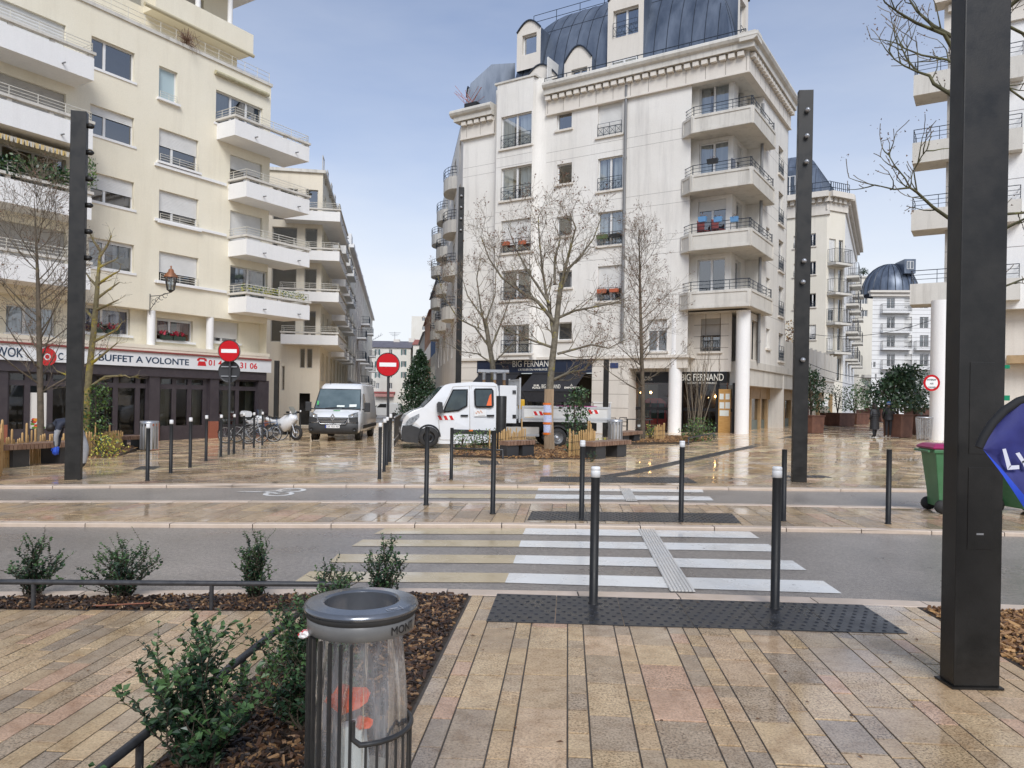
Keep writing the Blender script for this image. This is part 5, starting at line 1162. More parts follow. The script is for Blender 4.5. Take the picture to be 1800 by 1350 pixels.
# menu board with sheets
t = thing('menu_board', 'tall wooden board with white menu sheets in the restaurant window', 'board', pSh.P(pSh.s(1273, 750), gz0, .05)); s1, s0 = pSh.s(1263, 720, .05), pSh.s(1284, 720, .05); b = MB(); b.pbox(pSh, s0, s1, gz0 + .1, pSh.px(1273, 684, .05)[1], .03, .07); b.build('board', mk('honey_wood', (.45, .24, .07), (.55, .32, .11), 4, .5, stretch=(1, 1, 6)), t)
PAPER = mk('paper_sheet', (.72, .76, .72), rough=.7)
for x0, x1, y0, y1 in ((1265, 1272, 692, 702), (1275.5, 1282.5, 692, 702), (1265, 1273, 707, 718), (1275, 1283, 707, 718), (1265, 1281, 721, 731)):
 r = pSh.rect(x0, x1, y0, y1, .075); b = MB(); b.pbox(pSh, *r[:2], *r[2:], .07, .076); b.build('menu_sheet', PAPER, t)
# columns of the arcade
for x in (1186.5, 1304.5): s = PBf.s(x, 700, -.3); column(Bd, PBf, s, -.3, gz0, zlo, .32, BSTON if False else WHITEW)
r = PBf.rect(1073, 1087, 638, 647); t_ = MB(); t_.pbox(PBf, *r, .0, .03); o = t_.build('street_plate', mk('plate_blue', (.03, .05, .14), rough=.3), Bd)
# side ground floor: slab edge and timber shop doors below
b = MB(); b.pbox(PBs, 1.2, sS1 + 16, zsl - .35, zsl, -.9, .03); b.pbox(PBs, 1.2, sS1 + 16, zsl - 1.15, zsl - .35, -.9, -.05); b.build('slab_edge', BCONC, Bd)
pT = PBs.shift(-.75); OAK = mk('oak_frame', (.36, .24, .12), (.44, .3, .16), 4, .55); zt = zsl - 1.15
wall('arcade_side_wall', PBs, .9, 3.0, zsl, zlo + .02, [(1.6, 2.6, zsl + .1, zlo - .3)], BSTON, Bd)
b = MB(); xs = [1319, 1336, 1348, 1363, 1378, 1390, 1412, 1440, 1462]
for x in xs: s = pT.s(x, 700); b.pbox(pT, s - .12, s + .12, gz0, zt, -.2, .05)
b.pbox(pT, 1, sS1 + 16, zt - .6, zt, -.19, .03); o = b.build('timber_shopfront', OAK, Bd); ORG[o.name] = ORG[Bd.name]
b = MB(); b.pbox(pT, 1, sS1 + 16, gz0, zt, -1.1, -1.0); b.build('shop_interior', mk('dim_shop', (.12, .11, .09), (.05, .05, .045), 1, .8), Bd)
GD = mk('green_grey_door', (.1, .13, .12), (.14, .17, .15), 2, .45)
for x0, x1 in zip(xs, xs[1:]):
 a, c = pT.s(x0, 700) + .12, pT.s(x1, 700) - .12
 b = MB(); b.face([pT.P(a, gz0 + .9, -.1), pT.P(c, gz0 + .9, -.1), pT.P(c, zt - .6, -.1), pT.P(a, zt - .6, -.1)]); b.build('pane', SHOPG, o); b = MB(); b.pbox(pT, a, c, gz0, gz0 + .9, -.15, -.08); b.pbox(pT, a, c, gz0 + 2.2, gz0 + 2.3, -.14, -.07); b.build('door_panel', GD, o)
# ---- left flank along the street: oriel balconies
ql = 28.0; hs = []; zf = [ZG + .4 + 2.75 * k for k in range(6)]
for k in range(7):
 for z in zf[:5]: hs.append((1.5 + 4 * k, 2.9 + 4 * k, z + .1, z + 2.0))
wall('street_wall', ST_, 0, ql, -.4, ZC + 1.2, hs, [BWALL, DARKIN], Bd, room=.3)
for r in hs: window(Bd, ST_, r, leaves=2, sill=False)
for k in (1, 3, 5):
 for z in zf[1:5]:
  b = MB(); n = 8; c = ST_.P(1.8 + 4.2 * k, 0, 0); b.smooth = True
  ring = [(1.8 + 4.2 * k + 1.5 * math.cos(a), 0.75 * math.sin(a)) for a in [math.pi * i / n for i in range(n + 1)]]
  b.smooth = False; b.prism([ST_.P(s, 0, d) for s, d in ring], z - .25, z + .55); o = b.build('balcony', BCONC, Bd); ORG[o.name] = ORG[Bd.name]; b = MB()
  for h in (.75, .95, 1.15): b.tube([ST_.P(s, z + h, d) for s, d in ring], .02, 4)
  for s, d in ring: b.tube([ST_.P(s, z + .5, d), ST_.P(s, z + 1.15, d)], .014, 4)
  b.build('railing', RAILB, o)
b = MB(); b.loft([[ST_.P(s, z, d) for d, z in ((0, ZC + 1.2), (-.4, ZC + 3.2), (-1.6, ZC + 4.4), (-3, ZC + 4.6), (-3, ZC + 1.2))] for s in (.5, ql)]); b.build('mansard_roof', ZINC, Bd)
# ================================================================== C, D and the rest of the right-hand street; F; the far end of the left street
YC = 68.0; CX = (1455 - 900) / FPX * YC; cC = Vector((CX, YC)); PCf = Plane(cC, FB, (-.537, -.843)); PCs = Plane(cC, SB, (-.843, .537))
Cb = thing('apartment_block', 'cream corner block with grey grille balconies and a zinc roof in the right hand street', 'building', (CX, YC, .3)); zC0 = PCf.px(1454, 377)[1]
hs = []
for yt, yb in [(411, 433), (460, 483), (516, 540), (571, 597), (624, 645)]: hs.append(PCf.rect(1422, 1434, yt, yb)); hs.append(PCf.rect(1395, 1408, yt + 4, yb + 4))
sb0 = PCf.s(1452, 500)
wall('front_wall', PCf, sb0, 14, .2, zC0, hs, FARC, Cb)
for i, r in enumerate(hs): window(Cb, PCf, r, leaves=1 if i % 2 else 2, shutter=.9 if i == 6 else 0, rail=.5, railm=RAILB)
# canted corner with the balconies
c1 = PCf.P(sb0, 0).to_2d(); cD = Vector((.9, .436)).normalized(); PCc = Plane(c1, cD, (cD.y, -cD.x)); Lc = PCc.s(1484, 500); hs = []
zbs = [PCc.px(1470, y, 1.0)[1] for y in (460, 513, 566, 618)]
for z in zbs + [zbs[3] - 2.8]: hs.append((.3, Lc * .5, z + .2, z + 2.3)); hs.append((Lc * .66, Lc * .9, z + .2, z + 2.3))
wall('corner_wall', PCc, 0, Lc, .2, zC0 + .4, hs, FARC, Cb)
for i, r in enumerate(hs): window(Cb, PCc, r, leaves=1, sill=False, shutter=.95 if i in (0, 2, 6) else (.5 if i == 4 else 0))
for z in zbs: balcony(Cb, PCc, .1, Lc - .1, 0, 1.0, z - .2, .2, BCONC, None, rail=1.25, rm=RAILK, rstyle='v', drain=False)
pC2 = Plane(PCc.P(Lc, 0).to_2d(), Vector((.447, .894)).normalized(), (-.894, .447) if False else (.894, -.447)); hs = []
for z in zbs + [zbs[3] - 2.8]:
 for k in range(6): hs.append((1 + 4 * k, 2 + 4 * k, z + .5, z + 2.1))
wall('street_wall', pC2, 0, 26, .2, zC0 + .4, hs, [WHITEW, DARKIN], Cb, room=.3)
for r in hs: window(Cb, pC2, r, leaves=1, sill=False)
for z in zbs:
 for k in (4, 10, 18): balcony(Cb, pC2, k, k + 3, 0, 1.1, z - .5, .2, BCONC, None, rail=1.2, rm=RAILK, rstyle='v', drain=False)
b = MB()
for pl, a, c in ((PCf, sb0 - .2, 14), (PCc, -.2, Lc + .2), (pC2, 0, 26)):
 b.pbox(pl, a, c, zC0 + (0 if pl is PCf else .4), zC0 + 1.5, -.3, .15); b.pbox(pl, a, c, zC0 + 1.5, zC0 + 2.0, -.3, .8)
 n = int((c - a) / .6)
 for k in range(n): b.pbox(pl, a + .6 * k, a + .6 * k + .35, zC0 + 1.1, zC0 + 1.49, .151, .45)
b.build('cornice', BSTON, Cb)
hipped_vault(Cb, PCf.P(1.0, 0, -1.2).to_2d(), FB, 11, SB, 16, zC0 + 1.8, 5.0, 2.6, ZINC)
for s, z in ((3.2, 0), (6.3, 1.2)):
 b = MB(); b.pbox(PCf, s, s + 1.4, zC0 + 1.9 + z, zC0 + 4.8 + z, -4, -1.2); o = b.build('dormer', ZINC, Cb); ORG[o.name] = ORG[Cb.name]; window(Cb, PCf.shift(-1.2), (s + .2, s + 1.2, zC0 + 2.4 + z, zC0 + 4.3 + z), d=.03, sill=False)
b = MB()
for pl, a, c in ((PCf, 0, 14), (PCc, 0, Lc)):
 for h in (.4, .9): b.tube([pl.P(a, zC0 + 2 + h, .4), pl.P(c, zC0 + 2 + h, .4)], .03, 4)
 for k in range(10): s = a + (c - a) * k / 9; b.tube([pl.P(s, zC0 + 2, .4), pl.P(s, zC0 + 2.9, .4)], .03, 4)
b.build('roof_railing', RAILB, Cb)
# terrace over the arcade, with concrete fence panels
tp = thing('terrace_wall', 'pale fence of concrete panels along the terrace above the right arcade', 'wall', PBs.P(sS1, 3.4, 0)); zt0 = zsl
for k in range(11):
 b = MB(); s = sS1 + .1 + 1.5 * k; b.pbox(PBs, s, s + 1.42, zt0 + .003, zt0 + 1.5, -.1, .0); b.build('panel', BCONC, tp); b = MB(); b.pbox(PBs, s + 1.42, s + 1.49, zt0 + .003, zt0 + 1.6, -.12, .02); b.build('post', BCONC, tp)
rr = random.Random(9)
for x, y, r, m, lab in ((1384, 600, .8, [SEED, PALE], 'dry brown climbing shrub on the terrace beside the corner block'), (1446, 636, .5, [LEAFYEL, LEAFG], 'yellow green shrub on the terrace over the arcade')):
 s, z = PBs.px(x, y, -.6); t = thing('terrace_shrub', lab, 'shrub', PBs.P(s, zt0, -.6)); b = MB(); leafy(b, PBs.P(s, z, -.6), r, r, r * 1.6 if x < 1400 else r * .8, 380, .16, rr, 2); b.build('foliage', m, t); b = MB(); b.tube([PBs.P(s, zt0, -.6), PBs.P(s, z, -.6)], .05, 5); b.build('stem', STEM, t)
# D: white block with the round zinc roof
YD = 108.0; DX = (1531 - 900) / FPX * YD; PD = Plane((DX, YD), (.995, -.1)); zD0 = PD.px(1540, 521)[1]
Db = thing('apartment_block', 'white block with a round zinc dome roof closing the right hand street', 'building', (DX, YD, .3)); hs = []
rows = [(524, 534), (557, 569), (589, 602), (622, 636), (655, 668)]
for yt, yb in rows: hs += [PD.rect(1559, 1573, yt, yb + 8), PD.rect(1590, 1603, yt, yb + 8), PD.rect(1617, 1632, yt, yb + 8)]
hs += [PD.rect(1535, 1539, 636, 646), PD.rect(1538, 1541, 657, 665)]
wall('front_wall', PD, 0, 26, .2, zD0, hs, WHITEW, Db)
for i, r in enumerate(hs): window(Db, PD, r, leaves=2 if r[1] - r[0] > .6 else 1, sill=False, curtain=CURT if i % 4 == 0 else None, shutter=.9 if i % 3 == 1 and i < 15 else 0)
for y in (547, 582, 612, 646, 680):
 z = PD.px(1552, y, .9)[1]; balcony(Db, PD, PD.s(1552, y, .9), PD.s(1604, y, .9), 0, .9, z - .2, .2, WHITEW, None, rail=1.1, rm=RAILK, rstyle='v', drain=False)
 if y > 590: balcony(Db, PD, PD.s(1611, y, .9), PD.s(1650, y, .9), 0, .9, z - .2, .2, WHITEW, None, rail=1.1, rm=RAILK, rstyle='v', drain=False)
b = MB()
for z in [zD0 - .65 * k for k in range(1, 26)]: b.pbox(PD, 0, 26, z, z + .05, -.02, .006)
tag(b.build('panel_joints', mk('dark_joint', (.3, .28, .27), rough=.9), Db), kind='stuff')
b = MB(); b.pbox(PD, -.4, 26, zD0, zD0 + .5, -.3, .4); b.pbox(PD, -.6, 26, zD0 + .5, zD0 + .8, -.3, .7); b.build('cornice', BSTON, Db)
c = PD.P(PD.s(1586, 480), zD0 + .8, -4.5); b = MB(); b.lathe([(3.9 * math.cos(a), 4.6 * math.sin(a)) for a in [k * .157 for k in range(11)]], c, 32); dm = b.build('dome_roof', ZINC, Db); ORG[dm.name] = ORG[Db.name]
b = MB()
for k in range(24):
 w = k * math.pi / 12; b.tube([c + Vector((3.92 * math.cos(a) * math.cos(w), 3.92 * math.cos(a) * math.sin(w), 4.62 * math.sin(a))) for a in [j * .19 for j in range(9)]], .05, 4, caps=False)
b.build('dome_rib', ZINCD, dm)
r = PD.rect(1594, 1606, 459, 473, d=-.6); b = MB(); b.pbox(PD, r[0] - .3, r[1] + .3, r[2] - .6, r[3] + .3, -4, -.6); dd = b.build('dormer', ZINC, Db); b = MB(); q = PD.P((r[0] + r[1]) / 2, r[3] + .3, -.6); window(Db, PD.shift(-.6), r, d=.06, sill=False)
# E: cream block behind, and a tower of balconies in the gap
PE = Plane(((1488 - 900) / FPX * 128, 128), (1, 0)); zE = PE.px(1510, 488)[1]; E = thing('apartment_block', 'cream flat roofed block seen above the street between two corner blocks', 'building', (PE.O.x, 128, .3)); hs = []
for y in (502, 523, 545): hs += [PE.rect(1511, 1525, y, y + 11)]
hs += [PE.rect(1493, 1503, y, y + 10) for y in (500, 542, 584)]
wall('wall', PE, 0, 6.5, 7, zE, hs, FARC, E, room=.5)
for r in hs: window(E, PE, r, leaves=3, sill=False)
b = MB(); b.pbox(PE, -.2, 6.7, zE, zE + .3, -6, .2); b.build('roof', BCONC, E); b = MB(); b.pbox(PE, 0, 2.2, .2, 7, -6, -.3); b.build('lower_wall', FARC, E)
PT = Plane(((1512 - 900) / FPX * 150, 150), (1, 0)); T = thing('tower_block', 'distant tower with stacked grey balconies filling the street gap', 'building', (PT.O.x, 150, .3)); zT0 = PT.px(1520, 540)[1]
hs = [(.8 + 1.1 * k, 1.6 + 1.1 * k, .8 + 2.3 * f, 2.2 + 2.3 * f) for k in range(2) for f in range(8)]
wall('wall', PT, -2, 5, .2, zT0, hs, FARW, T, room=.4)
for r in hs: window(T, PT, r, leaves=1, sill=False)
for f in range(8): b = MB(); b.pbox(PT, .2, 2.9, .4 + 2.3 * f, 1.1 + 2.3 * f, 0, 1.2); b.build('balcony', SHUTG, T)
rr = random.Random(2)
t = thing('roof_tree', 'small dark tree on the flat roof of the cream block', 'tree', PE.P(PE.s(1527, 480), zE + .3, -3)); b = MB(); p = PE.P(PE.s(1527, 480), zE + 1.2, -2); leafy(b, p, .9, .9, .9, 300, .25, rr); b.build('crown', LEAFD, t); b = MB(); b.tube([p - Vector((0, 0, 1)), p], .08, 5); b.build('trunk', BARKD, t)
# F: right-hand block behind the near mast
O_F = Vector((17.75, 31.0)); PF = Plane(O_F, (.843, -.537), (-.537, -.843)); zF0 = PF.px(1660, 548)[1]
Fb = thing('corner_building', 'pale corner block with stacked concrete balconies behind the near lamp mast', 'building', (O_F.x, O_F.y, .3)); zF1 = PF.px(1640, 18)[1]
zbF = [PF.px(1608, y, .5)[1] for y in (168, 287, 405, 535)]; hs = []
for z in zbF + [zbF[0] + 2.75]: hs.append((.55, 1.6, z + .2, z + 2.3))
sF = PF.s(1640, 300); WF = 9.5
gf = [(PF.s(1764, 660), PF.s(1900, 660), .4, PF.px(1790, 645)[1])]
wall('front_wall', PF, 0, WF, zF0, zF1, hs, WHITEW, Fb)
for i, r in enumerate(hs): window(Fb, PF, r, leaves=2, sill=False, shutter=.9 if i % 2 else 0, curtain=CURT)
wall('ground_wall', PF.shift(-.6), .4, WF, .0, zF0, [(3.6, 8.8, .3, 2.6)], BSTON, Fb)
b = MB(); b.face([PF.P(0, zF0, 0), PF.P(WF, zF0, 0), PF.P(WF, zF0, -.7), PF.P(0, zF0, -.7)]); b.build('soffit', BCONC, Fb)
b = MB(); b.pbox(Plane(O_F, SB, (-.843, .537)), 0, 12, 3.2, zF1, -.1, 0); b.build('street_wall', BSTON, Fb)
b = MB()
for k in range(11): z = zF0 + 1.1 + 1.35 * k; b.pbox(PF, 0, WF, z, z + .025, -.01, .004)
tag(b.build('panel_joints', bpy.data.materials['dark_joint'], Fb), kind='stuff')
b = MB(); b.pbox(PF, -.15, WF, zF1 - 1.2, zF1, -.2, .15); b.pbox(PF, -.5, WF, zF1, zF1 + .6, -.2, .6); b.build('cornice', BSTON, Fb); b = MB()
for k in range(22): b.pbox(PF, .4 * k, .4 * k + .26, zF1 - .36, zF1 - .1, .151, .36)
tag(b.build('dentils', BSTON, Fb), kind='stuff')
sX = PF.s(1604, 250, .5)
for z in zbF:
 o = balcony(Fb, PF, sX, 2.6, -.8, .5, z, .85, BCONC, None, rail=.55, rm=RAILB, drain=False)
p = at(1649, 774); b = MB(); b.lathe([(.33, 0), (.33, zbF[3] - p.z)], p, 20); b.build('column', WHITEW, Fb)
# dark pharmacy-style shop front right of the mast: white panels with green brackets
b = MB(); pFs = PF.shift(-.55); r0, r1 = PF.s(1762, 660), PF.s(1900, 660)
zq = PF.px(1775, 638)[1]; b.pbox(PF, 2.2, WF, zq - .02, zq + .3, -.5, .1); b.build('timber_lintel', OAK, Fb)
b = MB(); b.pbox(PF, 4.4, WF, .3, zq - .1, -.5, -.4); o = b.build('shop_shutter', SIGNW, Fb); GRN = mk('pharmacy_green', (.0, .25, .12), rough=.4)
for y0, y1 in ((642, 648), (695, 704)): r = PF.rect(1762, 1775, y0, y1, d=.1); b = MB(); b.pbox(PF, *r, .0, .25); b.build('green_bracket', GRN, Fb)
# ------------------------------------------------ far end of the left street
ZL = -.3
def house(name, lab, x0, x1, Y, ytop, yridge, wallm, roofm, rows, cols, ww=5.5, wh=10, deep=8, chim=()):
 pl = Plane(((x0 - 900) / FPX * Y, Y), (1, 0), (0, -1)); H = thing(name, lab, 'building', (pl.O.x, Y, ZL)); z1 = pl.px((x0 + x1) / 2, ytop)[1]; s1 = pl.s(x1); hs = []
 for y in rows:
  for x in cols: hs.append(pl.rect(x, x + ww, y, y + wh))
 wall('wall', pl, 0, s1, ZL - .2, z1, hs, wallm, H, room=.5)
 for r in hs: window(H, pl, r, leaves=2, sill=False, d=-.1)
 zr = pl.px(x0, yridge)[1]
 if roofm: b = MB(); b.loft([[pl.P(s, z1, .3), pl.P(s, zr, -deep / 2), pl.P(s, z1, -deep)] for s in (-.2, s1 + .2)]); rf = b.build('roof', roofm, H); ORG[rf.name] = ORG[H.name]
 for x, y0, y1 in chim:
  s = pl.s(x); b = MB(); b.pbox(pl, s - .6, s + .6, z1 + .3, pl.px(x, y0)[1], -4.5, -3.5); b.build('chimney', BSTON, rf if roofm else H)
 b = MB(); b.pbox(pl, s1 - .01, s1, ZL, z1, -deep, -.01); b.pbox(pl, 0, .01, ZL, z1, -deep, -.01); b.build('gable_wall', wallm, H); return H, pl
SLATE = mk('grey_slate', (.11, .1, .115), (.16, .15, .165), 1.5, .5); TILE = mk('red_tile', (.27, .085, .06), (.34, .12, .085), 3, .6)
H1, p1 = house('terraced_house', 'white slate roofed house with shuttered windows closing the left street', 638, 724, 150, 611, 596, FARW, SLATE, (614, 635, 654, 673), (661, 684, 707), chim=((694, 594, 0), (721, 592, 0)))
GSH = mk('green_shutter', (.04, .12, .12), rough=.5)
for x in (659, 666.5, 705, 712.5):
 for y in (614, 635, 654): r = p1.rect(x, x + 1.8, y, y + 10, d=.0); b = MB(); b.pbox(p1, *r, .003, .06); b.build('shutter', GSH, H1)
b = MB(); r = p1.rect(650, 695, 688, 691); b.pbox(p1, *r, .0, .4); b.build('red_fascia', mk('brick_red', (.3, .08, .07), rough=.6), H1); b = MB(); r = p1.rect(660, 693, 692, 697); b.pbox(p1, *r, .0, 1.0); b.build('awning', mk('pink_awning', (.5, .25, .22), rough=.7), H1)
house('terraced_house', 'low house with a red tiled roof beside the slate roofed house', 724.5, 752, 148, 606, 594, FARW, TILE, (616, 640), (731, 741), wh=7)
house('tower_block', 'tall pale house with a slanted blank side above the red tiled roof', 721, 765, 230, 556, 553, FARW, None, (558, 574, 590), (742,), ww=6, wh=6, deep=14)
b = MB(); p = p1.P(p1.s(690), p1.px(690, 580)[1], -4); b.tube([p, p + Vector((0, 0, -2.5))], .05, 4)
for k in range(3): b.tube([p + Vector((-1.2 + .3 * k, 0, -.2 - .3 * k)), p + Vector((1.2 - .3 * k, 0, -.2 - .3 * k))], .035, 4)
for k in range(6): q = p + Vector((-3 - .5 * k, 0, -1 - .3 * k)); b.tube([q, q + Vector((.2, 0, .7 - .08 * k))], .035, 4)
b.tube([p + Vector((-2.5, 0, -.6)), p + Vector((-5.8, 0, -2.5))], .04, 4); tag(b.build('tv_aerial', GALV, loc=p), 'television aerials on the slate roof at the far end of the street', 'aerial')
# orange and cream old houses on the right side of the left street
c2 = ST_.P(ql + .2, 0, -.2).to_2d(); pO = Plane(c2, ST, (-ST.y, ST.x)); zO = pO.px(765, 515)[1]
for k, (m, lab, z1, q0, q1) in enumerate(((FARC, 'old cream house with blue shutters behind the corner block', zO + .3, 0, 14), (ORANGE, 'old orange rendered house with white shutters farther down the left street', zO - .8, 14.1, 34), (FARW, 'plain pale house at the far end on the right of the left street', zO - 1.6, 34.1, 60))):
 Hh = thing('terraced_house', lab, 'building', (*pO.P(q0, 0).to_2d(), ZL)); hs = [(q0 + 1.2 + 2.6 * j, q0 + 2.2 + 2.6 * j, ZL + .9 + 2.8 * f, ZL + 2.7 + 2.8 * f) for j in range(int((q1 - q0 - 1) / 2.6)) for f in range(4) if ZL + 2.8 + 2.8 * f < z1]
 wall('wall', pO, q0, q1, ZL - .2, z1, hs, m, Hh, room=.4)
 for r in hs: window(Hh, pO, r, leaves=2, sill=False)
 sm_ = [mk('blue_shutter', (.04, .09, .2), rough=.5), WHITEW, SHUTG][k]
 for r in hs[::2]:
  for s in (r[0] - .5, r[1] + .02): b = MB(); b.pbox(pO, s, s + .48, r[2], r[3], .01, .06); b.build('shutter', sm_, Hh)
 b = MB(); b.loft([[pO.P(s, z1, .3), pO.P(s, z1 + 1.8, -3), pO.P(s, z1, -7)] for s in (q0 - .1, q1 + .1)]); b.build('roof', [SLATE, TILE, SLATE][k], Hh); b = MB(); b.pbox(pO, q0, q0 + .05, ZL, z1, -7, -.01); b.build('gable_wall', m, Hh)
# ================================================================== street furniture
# ---- bollards
BH = 1.1
def bollard_me(cap):
 r = .036; b = MB(); b.mi = 0; top = BH - (.085 if cap else 0)
 b.lathe([(r + .008, 0), (r + .008, .012), (r, .014), (r, top)], (0, 0, 0), 16); b.disc((0, 0, top), r, 16)
 return b.make('bollard', BLACK, (0, 0, 0))
_bm = {c: bollard_me(c) for c in (0, 1)}
_cb = MB(); _cb.lathe([(.034, BH - .086), (.0385, BH - .084), (.0385, BH - .034), (.037, BH - .032), (.037, BH - .028), (.0385, BH - .026), (.0385, BH - .008), (.032, BH), (.0, BH + .001)], (0, 0, 0), 16); _capme = _cb.make('cap', CAP, (0, 0, 0))
def bollard(u, v, vt, cap, lab):
 p = at(u, v); o = link_mesh('bollard', _bm[cap], None, p); tag(o, lab, 'bollard', 'slim steel bollards'); a, b_ = ray(u, vt); h = (EYE + b_ * p.y) - p.z
 o.scale = (1, 1, h / BH)
 if cap: link_mesh('cap', _capme, o)
for a in [(1043, 1062, 820, 1, 'big white capped bollard on the black studded panel, nearer the buff zebra ends'), (1362, 1070, 820, 1, 'big white capped bollard on the black studded panel, nearer the right mast'),
          (749, 888, 750, 0, 'plain bollard on the island, nearest the left end of the zebra crossing'), (866, 903, 757, 0, 'plain bollard on the island standing left of its studded panel'),
          (1022, 912, 774, 1, 'white capped bollard on the left half of the island studded panel'), (1197, 914, 775, 1, 'white capped bollard on the right half of the island studded panel'),
          (1377, 916, 790, 0, 'plain bollard on the island in front of the right lamp mast'), (1561, 921, 790, 0, 'plain bollard on the island beside the green wheelie bin'),
          (793, 843, 752, 0, 'plain bollard at the edge of the square in front of the truck door'),
          (667, 842, 743, 1, 'nearest bollard of the short row under the right no entry sign'), (675, 829, 736, 1, 'second bollard of the short row under the right no entry sign'), (679.5, 818, 733, 1, 'third bollard of the short row under the right no entry sign'), (685.5, 812, 728, 1, 'last bollard of the short row under the right no entry sign'),
          (259, 845, 745, 1, 'first bollard of the left row, nearest the road'), (300, 832, 738, 1, 'second bollard of the left row, counted from the road'), (334, 822, 734, 1, 'third bollard of the left row, counted from the road'), (362, 811, 730, 1, 'fourth bollard of the left row, left of the sign pole'),
          (388, 803, 729, 1, 'bollard of the left row just left of the no entry sign pole'), (411, 798, 728, 1, 'bollard of the left row just right of the no entry sign pole'), (428, 790, 726, 1, 'bollard in front of the parked bicycles, on their left'), (446, 787, 725, 1, 'bollard in front of the middle of the parked bicycles'), (461, 783, 724, 1, 'bollard in front of the bicycles nearest the motorcycle'),
          (510, 769, 723, 1, 'bollard in front of the motorcycle front wheel'), (519, 768, 722, 1, 'bollard between the motorcycle and the white van, on the left'), (527.5, 764, 721, 1, 'bollard closest to the white van')]: bollard(*a)
# ---- lamp masts: flat bronze posts with small projectors up the side
def mast(u, v, w, dp, H, lab, spots, rz=0.0, grp='flat bronze lamp masts', plate=False, Y=None, face=1):
 p = at(u, v)
 if Y: p = atY(u, 700, Y); p.z = gz(p.x, p.y)
 t = thing('lamp_mast', lab, 'lamp post', p, rz, grp); b = MB(); b.box(-w / 2, w / 2, -dp / 2, dp / 2, 0, H); b.local('post', MAST, t, bevel=.006)
 if plate: b = MB(); b.box(-w / 2 - .025, w / 2 + .025, -dp / 2 - .025, dp / 2 + .025, 0, .012); b.local('base_plate', MAST, t)
 for z, sx in spots:
  b = MB(); c = (sx * w * .15, -dp / 2 - .06, z)
  if abs(sx) > 1: c = (math.copysign(w / 2 + .06, sx), 0, z)
  b.lathe([(.001, -.07), (.045, -.07), (.05, .02), (.02, .06), (.001, .06)], c, 10, axis='y' if abs(sx) <= 1 else 'x'); b.local('projector', GALV if abs(sx) <= 1 else MAST, t)
 return t
mR = mast(1404, 847, .3, .14, 8.35, 'lamp mast on the right of the square, behind two island bollards', [(7.9, .4), (7.35, .3), (6.8, .3), (4.7, 0), (4.25, -.3), (2.6, .2)], rz=-.12)
mL = mast(129, 843, .27, .15, 6.95, 'lamp mast on the left in front of the buffet restaurant', [(6.7 - .5 * k, 2) for k in range(6)], rz=.25)
mM = mast(805, 700, .24, .2, 11.0, 'tall lamp mast behind the white truck cab', [(10.6 - .5 * k, .2) for k in range(4)], Y=33)
t = thing('lamp_mast', 'huge lamp mast close by on the right, in front of the green bins', 'lamp post', at(1706, 1204), .0, 'flat bronze lamp masts'); NM = t
p = ORG[t.name]; b = MB(); b.box(-.135, .135, -.06, .09, 0.012, 8); b.local('post', MAST, t, bevel=.007); b = MB(); b.box(-.155, .15, -.08, .11, 0, .012); b.local('base_plate', MAST, t)
b = MB(); b.box(-.075, .085, -.0615, -.0602, .98, 1.62); b.box(-.075, .085, -.0615, -.0602, .62, 1.3); b.local('access_door', mk('door_bronze', (.019, .017, .015), rough=.42), t) if False else None
for z0, z1 in ((1.38, 1.92), (.82, 1.3)):
 b = MB(); b.box(-.072, .072, -.0632, -.06, z0, z1); o = b.local('access_door', MAST, t, bevel=.0012); b = MB(); b.lathe([(.001, -.004), (.0065, -.004), (.0065, 0)], (.005, -.0632, z1 - .035), 10, axis='y'); b.local('lock', GALV, o)
b = MB(); b.box(-.02, .022, -.0645, -.063, .905, .915); b.local('maker_plate', GALV, t)
# short dark square posts
for u, Y, w, z1, lab in ((1064, 33.0, .22, 632, 'dark square post between the truck tailboard and the pale stone pier'), (485, 36.5, .2, 634, 'dark slim panel post beside the white round column')):
 p = atY(u, 745, Y); p.z = gz(p.x, p.y); h = atY(u, z1, Y).z - p.z; b = MB(); b.box(p.x - w / 2, p.x + w / 2, p.y - .1, p.y + .1, p.z, p.z + h); tag(b.build('square_post', MAST, loc=p), lab, 'post')
p = atY(880.5, 760, 23.8); p.z = 0; h = atY(880, 696, 23.8).z; b = MB(); b.lathe([(.165, 0), (.165, h - .02), (.155, h), (.0, h)], (p.x, p.y, 0), 24); tag(b.build('cylinder_post', MAST, loc=p), 'thick dark grey cylinder standing in front of the truck rear door', 'post')
